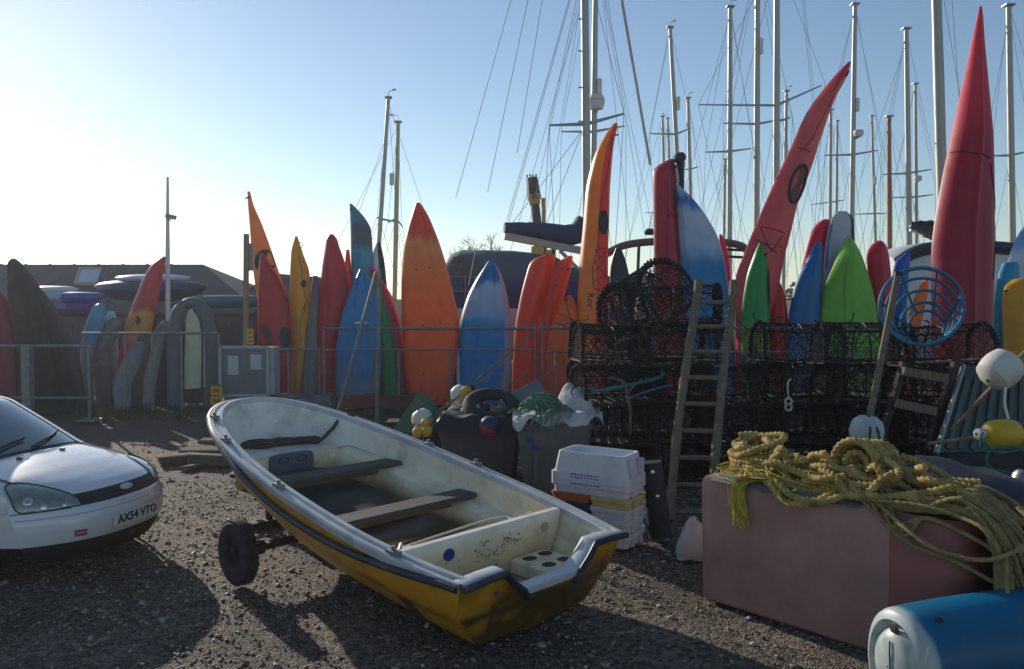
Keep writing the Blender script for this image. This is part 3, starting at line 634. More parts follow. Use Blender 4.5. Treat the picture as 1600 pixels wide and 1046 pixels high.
k = K('white and blue kayak with one straight edge and one curved, right of the maroon one', [(610, 1078, 1146), (520, 1072, 1143), (470, 1068, 1140), (430, 1063, 1136), (380, 1061, 1125), (340, 1059, 1105), (310, 1057, 1081), (296, 1056, 1067), (287, 1055, 1059)], Y0=16.0, Y1=16.8,
      cols=((285, c255(190, 210, 225)), (304, c255(150, 190, 220)), (314, c255(40, 120, 200)), (324, c255(60, 135, 205)), (334, c255(190, 208, 224)), (385, c255(170, 195, 218)), (415, c255(0, 132, 192)), (640, c255(0, 112, 162))), th=.2, blot=12)
k.lines([(1063, 310), (1069, 380), (1078, 440), (1084, 520)], .006, PLASTIC, 'keel_strip')
K('crimson kayak edge behind the white and blue one', [(600, 1118, 1150), (520, 1118, 1146), (420, 1125, 1141), (385, 1122, 1135), (367, 1123, 1128)], Y0=16.6, Y1=17.2, cols=((366, c255(220, 20, 60)), (640, MAR)), th=.15, parts=False)
k = K('long salmon red kayak leaning far right with a black oval cockpit', [(1148, 615, 1180, 615), (1150, 520, 1190, 525), (1149, 440, 1214, 462), (1162, 398, 1225, 405), (1180, 353, 1234, 370), (1208, 289, 1247, 318), (1236, 229, 1268, 262), (1260, 177, 1284, 212), (1296, 128, 1305, 154), (1316, 106, 1323, 120), (1326, 96.5, 1329.5, 100)],
      Y0=16.2, Y1=16.9, cols=((90, c255(215, 44, 50)), (180, c255(226, 100, 98)), (640, c255(214, 72, 78))), th=.24, kind='tri', ground=False)
k.disc(1241, 291, 13, 30, mat('dark_red_inside', (.16, .035, .025), .6), 'cockpit', .014, .30, BLACK, .03); k.toggle(1323, 116, .14, 65)
for a in [[(1190, 352), (1226, 366)], [(1188, 355), (1206, 392), (1222, 372)], [(1180, 372), (1215, 395)], [(1178, 380), (1222, 384)], [(1246, 233), (1264, 240)]]: k.lines(a, .008)
k.lines([(1318, 112), (1296, 165), (1270, 215), (1248, 240)], .007)
k = K('slim emerald green kayak in front of the leaning salmon one', [(605, 1160, 1204), (500, 1158, 1203), (440, 1165, 1202), (400, 1177, 1197), (380, 1186, 1191)], Y0=15.95, Y1=16.3, cols=((378, c255(10, 160, 70)), (500, c255(10, 150, 70)), (515, c255(120, 165, 30)), (540, c255(110, 150, 30)), (560, c255(10, 110, 55)), (640, c255(8, 80, 45))), th=.17)
k.toggle(1196, 398, .06, 30); k.disc(1200, 445, 3, 30, BLACK, 'deck_pad', .03)
K('scarlet kayak with pointed tip between the green and the blue', [(600, 1203, 1236), (510, 1203, 1232), (470, 1203, 1228), (440, 1204, 1218), (428, 1208, 1213)], Y0=16.3, Y1=16.6, cols=((426, c255(215, 16, 34)), (640, RED)), th=.15, parts=False)
k = K('royal blue kayak with a cut straight right edge', [(600, 1224, 1282), (505, 1231, 1282), (450, 1241, 1284), (410, 1258, 1285), (392, 1267, 1285), (379, 1274, 1283)], Y0=16.1, Y1=16.6, cols=((378, c255(0, 118, 180)), (640, c255(0, 98, 158))), th=.18, parts=False)
K('raspberry kayak tip behind the royal blue one', [(600, 1235, 1290), (440, 1248, 1290), (400, 1256, 1294), (365, 1266, 1297), (352, 1274, 1298), (344, 1284, 1296)], Y0=16.7, Y1=17.2, cols=((344, c255(205, 24, 60)), (640, MAR)), th=.18, parts=False)
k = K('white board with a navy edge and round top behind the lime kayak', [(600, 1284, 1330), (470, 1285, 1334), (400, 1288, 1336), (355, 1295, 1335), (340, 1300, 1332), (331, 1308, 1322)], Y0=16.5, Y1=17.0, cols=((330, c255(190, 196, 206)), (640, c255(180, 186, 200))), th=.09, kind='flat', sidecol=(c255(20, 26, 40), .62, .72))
k.lines([(1291, 420), (1295, 380), (1299, 350)], .02, mat('blue_edge_tape', (.02, .14, .4), .5), 'blue_edge')
k = K('wide lime green kayak, hull outward', [(606, 1282, 1376), (510, 1282, 1373), (450, 1289, 1363), (410, 1304, 1350), (385, 1314, 1339), (369, 1322, 1328)], Y0=16.0, Y1=16.6, cols=((368, c255(150, 210, 90)), (420, LIME), (520, c255(120, 195, 60)), (640, c255(60, 120, 40))), th=.3, kind='tri')
k.lines([(1325, 372), (1320, 430), (1319, 500), (1320, 590)], .01, PLASTIC, 'keel_strip')
K('cherry red kayak right of the lime one', [(600, 1366, 1400), (500, 1366, 1396), (440, 1357, 1393), (400, 1354, 1389), (385, 1360, 1385), (377, 1369, 1378)], Y0=16.3, Y1=16.8, cols=((376, c255(200, 22, 56)), (640, MAR)), th=.18, kind='tri', parts=False)
K('small blue kayak tip behind the blue basket', [(600, 1394, 1420), (500, 1394, 1416), (440, 1393, 1419), (410, 1398, 1421.5), (396, 1414, 1422)], Y0=16.5, Y1=16.9, cols=((395, c255(10, 90, 185)), (640, BLU)), th=.13, parts=False)
K('narrow orange kayak seen through the blue basket', [(600, 1400, 1430), (520, 1415, 1436), (470, 1427, 1447), (446, 1438, 1450), (434, 1446, 1450.5)], Y0=15.9, Y1=16.2, cols=((433, c255(245, 130, 30)), (640, ORG)), th=.13, parts=False)
k = K('tallest dark red kayak, hull outward, tip near the top of the picture', [(690, 1458, 1546), (500, 1455, 1550), (400, 1455, 1552), (300, 1468, 1551), (240, 1480, 1549), (180, 1493, 1545), (120, 1507, 1541), (60, 1519.5, 1537), (25, 1527, 1535.5), (11, 1530, 1534)], Y0=10.6, Y1=11.6,
      cols=((10, c255(228, 66, 84)), (160, c255(214, 56, 74)), (240, c255(176, 24, 50)), (640, c255(150, 14, 40))), th=.32, kind='hull')
k.lines([(1481, 238), (1515, 240), (1548, 250)], .007); k.lines([(1548, 255), (1551, 340), (1550, 440)], .006)
k = K('teal kayak at the right edge under the white and blue one', [(640, 1545, 1580), (560, 1548, 1582), (470, 1554, 1590), (430, 1560, 1592), (412, 1566, 1590)], Y0=15.0, Y1=15.5, cols=((410, c255(20, 150, 190)), (640, c255(10, 120, 150))), th=.15, parts=False)
k = K('white and blue kayak curving up at the right edge', [(600, 1575, 1640), (470, 1568, 1640), (440, 1567, 1640), (400, 1577, 1645), (365, 1592, 1648), (340, 1612, 1645)], Y0=15.4, Y1=16.0, cols=((338, c255(30, 150, 205)), (385, c255(120, 180, 220)), (400, WHT), (465, WHT), (490, BLU), (640, BLU)), th=.25, kind='tri', sidecol=(BLU, -.35, -.2), parts=False)
k = K('mustard yellow kayak tip at the right edge', [(640, 1566, 1615), (530, 1567, 1614), (470, 1566, 1614), (448, 1570, 1616), (437, 1582, 1610)], Y0=14.6, Y1=15.0, cols=((436, c255(225, 165, 30)), (640, c255(200, 140, 20))), th=.22, kind='tri')
k.toggle(1567, 454, .1, 10)

# covered and leaning boats at the left
LG = 'boats and boards at the left'
K('wine red kayak cut off by the left edge', [(650, -30, 40), (540, -34, 28), (480, -30, 16), (455, -26, 2), (445, -20, -8)], Y0=15.3, Y1=15.8, cols=((440, c255(150, 40, 60)), (640, c255(120, 20, 45))), th=.25, group=LG, parts=False)
CB = ((400, c255(70, 60, 62)), (660, c255(52, 42, 40)))
K('tallest dark brown covered kayak at the far left', [(650, 30, 96), (560, 26, 82), (500, 18, 70), (450, 12, 56), (425, 13, 45), (412, 14, 34), (405, 18, 25)], Y0=15.2, Y1=15.9, cols=CB, th=.2, wr=.018, group=LG, parts=False)
K('dark brown covered kayak, second behind the tallest', [(650, 72, 122), (560, 62, 104), (500, 54, 88), (455, 44, 66), (430, 38, 50)], Y0=15.5, Y1=16.1, cols=CB, th=.18, wr=.015, group=LG, parts=False)
K('dark brown covered kayak, lowest of the leaning three', [(655, 98, 140), (560, 86, 124), (520, 76, 106), (480, 66, 86), (455, 58, 68)], Y0=15.7, Y1=16.2, cols=((450, c255(84, 76, 78)), (660, c255(60, 50, 48))), th=.16, wr=.015, group=LG, parts=False)
K('teal topped board fading to grey at the left railing', [(640, 134, 150), (594, 128, 144), (556, 126, 146), (517, 131, 160), (492, 140, 165), (480, 147, 163.5), (475.5, 153, 160)], Y0=16.2, Y1=16.7, cols=((474, c255(60, 175, 205)), (530, c255(30, 120, 165)), (545, c255(120, 130, 140)), (660, c255(90, 92, 98))), th=.13, group=LG, parts=False)
K('pale mint board top behind the grey cover', [(620, 150, 190), (520, 160, 184), (498, 164, 183), (487, 169, 178)], Y0=16.7, Y1=17.0, cols=((480, c255(170, 205, 205)), (640, GRY)), th=.08, group=LG, kind='flat', parts=False)
K('grey fabric covered board right of the teal one', [(645, 150, 180), (600, 148, 176), (550, 146, 174), (520, 154, 186), (505, 164, 192), (498, 176, 190)], Y0=16.4, Y1=16.8, cols=((490, c255(118, 112, 118)), (660, c255(92, 88, 94))), th=.14, wr=.03, group=LG, parts=False)
k = K('red kayak with a yellow middle leaning right behind the railing', [(178, 600, 222, 606), (186, 552, 228, 560), (198, 500, 238, 512), (211, 466, 247, 470), (224, 436, 253, 436), (238, 414, 257.5, 414), (253, 401.5, 259.5, 402)], Y0=16.5, Y1=17.2,
      cols=((400, c255(205, 50, 60)), (484, c255(185, 36, 50)), (492, c255(215, 150, 40)), (525, c255(190, 130, 30)), (545, c255(200, 40, 50)), (640, RED)), th=.2, kind='tri', group=LG, ground=False, blot=6)
k.disc(221, 504, 4, 7, BLACK, 'scupper_hole', .006)
K('pale grey tarpaulin bundle at the foot of the red and yellow kayak', [(640, 180, 206), (610, 176, 205), (585, 182, 212), (560, 194, 222), (545, 205, 226), (535, 213, 224)], Y0=15.9, Y1=16.3, cols=((530, c255(125, 130, 140)), (660, c255(140, 138, 138))), th=.14, wr=.035, group=LG, parts=False)
K('brown tarpaulin bundle standing among grey ones', [(640, 200, 224), (600, 200, 226), (560, 206, 234), (535, 214, 240), (520, 222, 238)], Y0=16.1, Y1=16.5, cols=((510, c255(92, 86, 74)), (660, c255(78, 68, 52))), th=.13, wr=.03, group=LG, parts=False)
K('pale loosely wrapped board left of the grey inflatable', [(632, 214, 240), (600, 218, 244), (555, 226, 252), (525, 236, 261), (510, 246, 265), (503, 254, 263)], Y0=16.2, Y1=16.7, cols=((500, c255(116, 122, 116)), (540, c255(130, 134, 138)), (660, c255(135, 135, 135))), th=.14, wr=.03, group=LG, parts=False)
K('dark blue covered kayak behind the pale wrapped board', [(640, 238, 268), (560, 246, 270), (520, 252, 268), (505, 258, 266)], Y0=16.6, Y1=16.9, cols=((500, c255(24, 52, 110)), (660, c255(16, 24, 44))), th=.12, wr=.012, group=LG, parts=False)

def inflatable():
    Y = 16.2; t = thing('inflatable_dinghy', 'grey inflatable dinghy upended with its cream hull showing', 'dinghy', at(297, 640, Y) * np.array([1, 1, 0]), LG)
    pts = [(275, 640), (274, 580), (275, 520), (281, 488), (299, 474), (316, 484), (326, 520), (329, 580), (329, 640)]
    P = smooth_path([at(u, v, Y + .3 * (640 - v) / 170) for u, v in pts], 8)
    mb = MB(); mb.tube(P, [.165 * (1 - .25 * math.exp(-((i / len(P) - .5) / .12) ** 2)) for i in range(len(P))], 14); mb.build('tube', mat('grey_hypalon', (.10, .115, .125), .6, var=.15, bump=.15), t)
    mb = MB(); mb.box(at(302, 565, Y + .28), (.62, .06, 1.6)); mb.build('floor_panel', MATS['grey_hypalon'], t)
    q = [(289, 608), (288, 560), (289, 530), (290, 500), (294, 486), (302, 482), (310, 487), (317, 502), (322, 530), (324, 560), (324, 604)]
    mb = MB(); n = 12
    L = [at(*a, Y - .12 + .3 * (640 - a[1]) / 170) for a in [(288, 608), (288, 560), (289, 530), (290, 500), (294, 487), (299, 483)]]
    Rr = [at(*a, Y - .12 + .3 * (640 - a[1]) / 170) for a in [(324, 605), (324, 560), (322, 530), (317, 502), (309, 487), (304, 483)]]
    G = [[l + (r - l) * s + np.array([0, -.13 * (1 - abs(2 * s - 1) ** 2.5), 0]) for s in np.linspace(0, 1, 11)] for l, r in zip(L, Rr)]
    G = np.array(G); mb.grid(G); Bk = G + np.array([0, .22, 0]) * 1; mb.grid(Bk)
    for e in (0, -1): mb.grid(np.stack([G[:, e], Bk[:, e]]))
    for e in (0, -1): mb.grid(np.stack([G[e], Bk[e]]))
    mb.build('hull', mat('cream_hull', (.56, .52, .40), .5, var=.12, dirt=(.35, .22, .1), damt=.5), t)
    mb = MB(); mb.tube(smooth_path([at(303, 484, Y - .1), at(312, 500, Y - .16), at(316, 530, Y - .2), at(316, 606, Y - .25)], 6), .02, 6); mb.build('fuel_hose', LINE, t)
    mb = MB(); mb.box(at(302, 618, Y + .1), (.35, .2, .3)); mb.build('transom_board', BIN, t)
inflatable()

# racked boats behind, lying flat
def lying(name, label, u0, u1, v0, v1, Y, cols, dy=.35, top=None, cat='kayak'):
    a, b = at(u0, (v0 + v1) / 2, Y), at(u1, (v0 + v1) / 2, Y); hh = (v1 - v0) / 2 * px(Y); n = 26; P = np.zeros((n, 14, 3)); C = np.zeros((n, 14, 3))
    for i in range(n):
        t = i / (n - 1); q = max(.02, (1 - abs(2 * t - 1) ** 2.6)); c = a + (b - a) * t + np.array([0, 0, hh * .35 * (abs(2 * t - 1) ** 3)])
        for j in range(14):
            A = 2 * math.pi * j / 14; z = math.sin(A); P[i, j] = c + np.array([0, math.cos(A) * dy * q, hh * z * q ** .6]); C[i, j] = cols[0] if t < .5 else cols[-1]
            if top is not None and z > .2: C[i, j] = top
    mb = MB(); mb.grid(P, C, cv=True); mb.f += [tuple(range(13, -1, -1)), tuple((n - 1) * 14 + k for k in range(14))]; mb.mi += [0, 0]
    return mb.build(name, PLASTIC, base=(a + b) / 2 - np.array([0, 0, hh]), label=label, cat=cat, group='boats lying on the rack')
lying('kayak', 'glossy white kayak nose, top one on the rack by the brown covers', 40, 122, 447, 462, 18.4, (WHT,))
lying('kayak', 'pale and blue kayak lying under the glossy white one', 50, 165, 456, 476, 18.1, (c255(170, 185, 210), c255(20, 90, 180)))
lying('kayak', 'lavender grey kayak, lowest on the rack', 60, 170, 472, 492, 18.0, (c255(120, 115, 160), c255(90, 60, 140)))
lying('upturned_dinghy', 'slate blue upturned dinghy lying on the rack', 148, 322, 437, 472, 19.5, (c255(40, 62, 100),), .7, cat='dinghy')
lying('upturned_dinghy', 'white upturned dinghy stacked on the slate blue one', 180, 298, 429, 446, 19.7, (WHT,), .6, cat='dinghy')
lying('kayak', 'pale teal kayak lying on the rack beside the sign post', 285, 440, 461, 482, 18.6, (c255(70, 110, 125),), .3)
def rack():
    t = thing('boat_rack', 'dark steel rack carrying the boats lying flat', 'rack', at(200, 640, 19) * np.array([1, 1, 0]))
    for u in (80, 160, 240, 320, 400):
        for Y in (18.3, 19.6):
            p = at(u, 480, Y); mb = MB(); mb.bar((p[0], p[1], 0), (p[0], p[1], 2.1 if u < 330 else 1.95), .07, .07); mb.build('post', POTSTEEL, t)
    for Y in (18.3, 19.6):
        a, b = at(60, 493, Y), at(420, 493, Y); mb = MB(); mb.bar(a, b, .06, .08); mb.build('rail', POTSTEEL, t)
rack()

# ------------------------------------------------------------------ fences
def fence(label, Y0, Y1, u0, u1, tops, verts, mesh=True, spiral=True, ends=True):
    f = lambda u: Y0 + (Y1 - Y0) * (u - u0) / (u1 - u0)
    base = at((u0 + u1) / 2, 640, (Y0 + Y1) / 2) * np.array([1, 1, 0]); t = thing('fence_panel', label, 'fence', base, 'galvanised fence panels')
    for k, v in enumerate(tops):
        a, b = at(u0, v, f(u0)), at(u1, v, f(u1)); mb = MB(); mb.tube([a, b], .026 if k == 0 else .02, 8); r = mb.build('rail', STEEL, t)
        if k == 0 and spiral:
            n = int(np.linalg.norm(b - a) / .02); P = [a + (b - a) * i / n + np.array([0, math.cos(i * 1.05) * .034, math.sin(i * 1.05) * .034]) for i in range(n)]
            mb = MB(); mb.tube(P, .006, 3); mb.build('wire_wrap', STEEL, r)
    for i, (u, v) in enumerate(verts):
        a = at(u, v, f(u)); mb = MB(); mb.tube([(a[0], a[1], 0), a], .024, 8); mb.build('post', STEEL, t)
    if mesh:
        mb = MB(); v = tops[-1]; n = int(abs(u1 - u0) / 8)
        for i in range(n + 1):
            u = u0 + (u1 - u0) * i / n; a = at(u, v, f(u)); mb.tube([(a[0], a[1] + .01, .05), (a[0], a[1] + .01, a[2])], .0022, 3)
        for z in np.linspace(.08, at(u0, v, Y0)[2] - .12, 7):
            a, b = at(u0, v, f(u0)), at(u1, v, f(u1)); mb.tube([(a[0], a[1], z), (b[0], b[1], z)], .0022, 3)
        mb.build('wire_mesh', STEEL, t, kind='stuff')
    return t
fence('steel fence panel with spiral wrapped rail before the blue and orange kayaks', 15.6, 15.6, 506, 838, (514, 547), [(506, 512), (585, 547), (623, 547), (702, 547), (783, 547), (836, 505)])
fence('steel fence panel running behind the lobster pots to the lime kayak', 15.6, 15.6, 846, 1314, (513, 550), [(847, 505), (868, 549), (924, 549), (1005, 549), (1086, 549), (1168, 549), (1250, 549), (1314, 503)])
fence('steel fence panel at the right behind the blue basket', 15.6, 15.4, 1326, 1640, (511, 550), [(1327, 503), (1400, 549), (1480, 549), (1560, 549), (1640, 505)])
fence('short steel fence panel beside the noticeboard cabinet', 15.7, 15.7, 428, 500, (546,), [(450, 546), (498, 546)], spiral=False)
fence('thin grey railing before the covered boats', 15.7, 15.4, 128, 343, (521,), [(195, 521), (237, 521), (283, 521), (342, 521)], mesh=False, spiral=False)
t = fence('low steel railing at the far left behind the white car', 14.0, 14.2, -40, 136, (541, 622), [(-10, 541), (138, 541)], mesh=False, spiral=False)
p = gnd(45, 661); mb = MB(); mb.bar((p[0], p[1], 0), (p[0], p[1], 1.36), .15, .15); mb.build('corner_post', STEEL, t)
p = at(138, 541, 14.2); mb = MB(); mb.box((p[0], p[1], .02), (.34, .34, .03)); mb.build('base_plate', STEEL, t)
# leaning steel poles
def pole(label, a, b, r=.03, m=STEEL, name='steel_pole'):
    mb = MB(); mb.tube([a, (np.asarray(a) + b) / 2, b], r, 8); mb.build(name, m, base=a, label=label, cat='pole')
pole('upright steel scaffold pole in front of the blue kayak', gnd(589, 664), at(593, 420, 13.8), .035)
pole('thin steel pole propped at a slant across the blue kayak', gnd(521, 668), at(588, 425, 13.9), .03)

# ------------------------------------------------------------------ street furniture of the yard
def lamp():
    b = at(263, 640, 17.2); b[2] = 0
    t = thing('lamp_post', 'slim white lamp post with a small floodlight at the left', 'lamp post', b)
    mb = MB(); mb.tube([b, at(262, 400, 17.2), at(262, 277, 17.2)], [.055, .05, .025], 8); mb.build('pole', mat('white_pole', (.62, .64, .66), .4, var=.08), t)
    c = at(267, 339, 17.2); mb = MB(); mb.box(c, (.16, .2, .09), ax=np.array([(.97, 0, -.2), (0, 1, 0), (.2, 0, .97)])); mb.build('floodlight', TIN, t)
    mb = MB(); mb.tube([at(262, 345, 17.2), at(267, 344, 17.2), at(267, 341, 17.2)], .014, 6); mb.build('bracket', TIN, t)
lamp()
def signpost():
    b = at(383, 640, 15.4); b[2] = 0; t = thing('sign_post', 'wooden post with the grey back of a sign near its top', 'sign', b)
    mb = MB(); mb.bar(b, at(385, 366, 15.4), .085, .085); mb.build('post', mat('faded_post', (.33, .20, .14), .8, var=.2), t)
    a = at(379, 423, 15.35); c = at(393, 380, 15.35); mb = MB(); mb.box((a + c) / 2 + np.array([0, .09, 0]), (abs(c[0] - a[0]), .012, abs(c[2] - a[2]))); mb.build('sign_plate', TIN, t)
    a = at(391, 526, 15.3); mb = MB(); mb.box(a, (.13, .012, .3)); s_ = mb.build('small_notice', SIGNY, t)
    for v in (520, 527, 534): mb = MB(); mb.box(at(391, v, 15.292), (.09, .004, .025)); mb.build('print_line', INKB, s_)
signpost()
def cabinet():
    Y = 14.6; b = at(387, 650, Y); b[2] = 0; t = thing('notice_cabinet', 'grey metal noticeboard cabinet holding two sheets of paper', 'noticeboard', b)
    a, c = at(345, 618, Y), at(418, 543, Y); x0, x1, z0, z1 = a[0], c[0], a[2], c[2]; d = .3
    mb = MB(); mb.box(((x0 + x1) / 2 + .06, Y + .2, (z0 + z1) / 2), (x1 - x0 + .1, .34, z1 - z0)); mb.build('body', CAB, t)
    mb = MB(); mb.box(((x0 + x1) / 2, Y + .02, (z0 + z1) / 2), (x1 - x0 - .06, .012, z1 - z0 - .06)); mb.build('pane', PANE, t)
    for p, q in (((x0, z0), (x1, z0)), ((x1, z0), (x1, z1)), ((x1, z1), (x0, z1)), ((x0, z1), (x0, z0))):
        mb = MB(); mb.bar((p[0], Y, p[1]), (q[0], Y, q[1]), .055, .05, up=(0, 1, 0)); mb.build('frame_bar', CAB, t)
    for u0, v0, u1, v1 in ((356, 556, 372, 586), (391, 554, 408, 578)):
        a, c = at(u0, v1, Y), at(u1, v0, Y); mb = MB(); mb.box(((a[0] + c[0]) / 2, Y + .010, (a[2] + c[2]) / 2), (c[0] - a[0], .004, c[2] - a[2])); mb.build('paper_sheet', PAPER, t)
    mb = MB(); mb.box(((x0 + x1) / 2 + .05, Y + .2, z0 / 2 - .01), (x1 - x0 + .02, .3, z0 - .04)); mb.build('pedestal', mat('pale_pedestal', (.30, .31, .28), .6, var=.12, dirt=(.12, .11, .09), damt=.5), t)
    mb = MB(); mb.box((x0, Y - .03, z0 + .05), (.06, .05, .09)); mb.build('hinge', FLOAT_W, t)
    # sign beside it
    b = at(334, 655, 14.5); b[2] = 0; t = thing('warning_sign', 'two small yellow warning boards on a dark post by the cabinet', 'sign', b)
    mb = MB(); mb.bar(b, (b[0], b[1] + .02, .62), .22, .10, up=(0, 1, 0)); mb.build('post', TIMBER, t)
    for v0, v1, tx in ((604, 618, 'PRIVATE'), (620, 633, 'KEEP OUT')):
        a, c = at(329, v1, 14.42), at(347, v0, 14.42); cx, cz = (a[0] + c[0]) / 2, (a[2] + c[2]) / 2
        mb = MB(); mb.box((cx, 14.43, cz), (c[0] - a[0], .015, c[2] - a[2])); o = mb.build('sign_board', SIGNY, t)
        for kx in (-.05, -.02, .012, .04): mb = MB(); mb.box((cx + kx, 14.42, cz), (.016, .004, .07)); mb.build('letter_stroke', INKB, o)
cabinet()
def beam():
    Y = 14.9; a, b = at(505, 628, Y), at(662, 628, Y); t = thing('timber_barrier', 'low red-brown timber barrier on stub posts under the kayaks', 'barrier', (at(580, 640, Y)[0], Y, 0))
    mb = MB(); mb.bar(a, b, .1, .24); mb.build('beam', REDBROWN, t)
    for u in (515, 578, 650): p = at(u, 628, Y + .1); mb = MB(); mb.bar((p[0], p[1], 0), (p[0], p[1], .42), .22, .12, up=(0, 1, 0)); mb.build('post', TIMBER, t)
    for u, w_, h_ in ((448, .5, .4), (480, .42, .34), (508, .3, .4)):
        p = at(u, 630, 14.9); mb = MB(); mb.box((p[0], p[1], h_ / 2), (w_, .4, h_), rz=R.uniform(-.2, .2)); mb.build('concrete_block', mat('grey_concrete', (.14, .145, .145), .85, var=.2, bump=.4), base=(p[0], p[1], 0), label={448: 'wide grey concrete block left of the timber barrier', 480: 'middle grey concrete block behind the dinghy rope', 508: 'narrow grey concrete block touching the timber barrier'}[u], cat='block', group='concrete blocks')
    for (u, v, L, wd, hh, rz, z0, lb) in ((276, 724, .42, .22, .12, .5, 0, 'stubby dark timber at the left of the heap'), (332, 728, .62, .17, .15, -.18, .0, 'square sawn timber with a pale lit top by the bow'), (345, 712, 1.05, .34, .10, .12, .0, 'broad rough sleeper at the back of the heap'),
            (352, 706, .8, .2, .07, -.25, .102, 'loose board lying on the rough sleeper'), (300, 734, .3, .12, .06, 1.1, 0, 'short broken timber end between the two square ones'), (378, 743, .3, .10, .03, -.1, 0, 'small pale offcut lying on the gravel by the bow'), (392, 728, .5, .16, .12, .3, 0, 'timber end half hidden by the dinghy bow')):
        p = gnd(u, v); mb = MB(); mb.box((p[0], p[1], z0 + hh / 2), (L, wd, hh), rz=rz, bev=.018)
        for q in mb.v: q += np.array([[R.gauss(0, .012), R.gauss(0, .012), R.gauss(0, .006)] for _ in range(len(q))])
        mb.build('timber_baulk', TIMBER, base=(p[0], p[1], z0), label=lb, cat='timber', group='timbers by the dinghy bow')
beam()

# ------------------------------------------------------------------ yachts behind
def hull_mesh(c, L, B, zd, zk, ang, n=18):
    ca, sa = math.cos(ang), math.sin(ang); P = np.zeros((n, 9, 3))
    for i in range(n):
        t = i / (n - 1); x = (t - .5) * L; b = B / 2 * (1 - (abs(t - .42) / .58 if t > .42 else abs(t - .42) / .9) ** 2.2); b = max(b, .01); zz = zd + .25 * (2 * t - .8) ** 2
        for j in range(9):
            a = -1 + 2 * j / 8; y = b * math.copysign(abs(a) ** .6, a); z = zk + .5 * (2 * t - 1) ** 2 + (zz - zk - .5 * (2 * t - 1) ** 2) * abs(a) ** 2.0
            P[i, j] = (c[0] + x * ca - y * sa, c[1] + x * sa + y * ca, z)
    mb = MB(); mb.grid(P); mb.f.append(tuple(range(9))); mb.mi.append(0)
    mb.grid(np.stack([P[:, 0], (P[:, 0] + P[:, 8]) / 2 + np.array([0, 0, .08]), P[:, 8]], 1))
    return mb
def yacht(label, Y, top, bot, wpx, spr=(), stays=(), refl=(), m=ALU, vane=True, hull=True, hm=None, autostay=True, dome=()):
    P = lambda u, v: at(u, v, Y)
    a, b = P(*top), P(*bot); d = b - a; k = (1.75 - a[2]) / d[2]; foot = a + d * k; r = wpx * px(Y) / 2
    t = thing('sailing_yacht', label, 'yacht', (foot[0], foot[1], 0), 'yachts laid up behind the kayaks')
    mb = MB(); mb.tube([foot, a + d * .5, a], [r, r, r * .8], 10); mb.build('mast', m, t)
    if top[1] > 0:
        mb = MB(); mb.box(a + np.array([0, 0, .03]), (r * 3., r * 2.6, .05)); mb.build('masthead', WIRE, t)
        if vane and R.random() < .7:
            mb = MB(); q = a + np.array([.0, 0, .06]); fl = R.choice((-1, 1)) * R.uniform(.5, 1); mb.tube([q, q + np.array([.02, 0, .18]), q + np.array([.3 * fl, 0, .22])], .011, 4); mb.box(q + np.array([.31 * fl, 0, .225]), (.12, .02, .06)); mb.build('wind_vane', WIRE, t)
    for (uc, vc, ul, vl, ur, vr) in spr:
        mb = MB(); c = P(uc, vc)
        mb.tube([P(ul, vl), c], [.022, .045], 6); mb.build('spreader', WIRE, t); mb = MB(); mb.tube([P(ur, vr) + np.array([0, .3, 0]), c], [.022, .045], 6); mb.build('spreader', WIRE, t)
    sts = [(P(*s_[:2]), P(*s_[2:4])) for s_ in stays]
    if autostay:
        for sx in (-1, 1):
            if spr:
                uc, vc, ul, vl, ur, vr = spr[0]; e = P(ul, vl) if sx < 0 else P(ur, vr)
                sts += [(a, e), (e, foot + np.array([sx * 1.1, 0, .1])), (P(uc, vc), foot + np.array([sx * 1.0, .3, .1]))]
            else: sts += [(a, foot + np.array([sx * 1.2, 0, .1]))]
            if R.random() < .6: sts += [(a + d * .02, foot + np.array([sx * (2.6 + R.random()), sx * 2., .1]))]
    for p, q in sts:
        mb = MB(); mb.tube([p, q], .005 + .00007 * Y, 4); mb.build('stay', WIRE, t)
    for (u, v, wd, hh) in refl:
        mb = MB(); c = P(u, v); mb.lathe([(.01, -hh * px(Y) / 2), (wd * px(Y) / 2, -hh * px(Y) / 2 + .05), (wd * px(Y) / 2, hh * px(Y) / 2 - .05), (.01, hh * px(Y) / 2)], c - np.array([0, .12, 0]), n=10); mb.build('radar_reflector', HULLW, t)
    for (u, v, wd, hh) in dome:
        c = P(u, v) - np.array([0, r + .1, 0]); w2, h2 = wd * px(Y) / 2, hh * px(Y) / 2
        mb = MB(); mb.lathe([(.01, -h2), (w2 * .8, -h2 * .9), (w2, -h2 * .3), (w2, h2 * .4), (w2 * .8, h2 * .85), (.01, h2)], c, n=16); o = mb.build('radar_dome', HULLW, t)
        mb = MB(); mb.lathe([(w2 * 1.01, h2 * .02), (w2 * 1.012, h2 * .3)], c, n=16); mb.build('dome_band', PAPER, o)
        mb = MB(); mb.box(c + np.array([0, w2 * .9, -h2]), (.12, w2 * 1.4, .06)); mb.build('dome_bracket', TIN, t)
    if hull:
        mb = hull_mesh(foot, 7.5, 2.3, 2.05, .7, 1.57 + R.uniform(-.25, .25)); mb.build('hull', hm or HULLW, t)
        for sx in (-.7, .7):
            for sy in (-2.2, 2.0): mb = MB(); mb.tube([(foot[0] + sx * 1.7, foot[1] + sy, 0), (foot[0] + sx, foot[1] + sy, 1.3)], .05, 6); mb.build('prop', POTSTEEL, t)
    return t
yacht('slim grey mast leaning right behind the white and navy board', 27, (607, 154), (588, 445), 7, spr=[(593, 342, 589, 340, 620, 346)], stays=[(602, 218, 556, 345)])
yacht('cream coloured mast with a white radar reflector beside the slim grey one', 30, (622, 192), (617, 445), 7.5, spr=[(619, 342, 606, 348, 628, 354)], refl=[(613, 281, 8, 20)], m=MASTY)
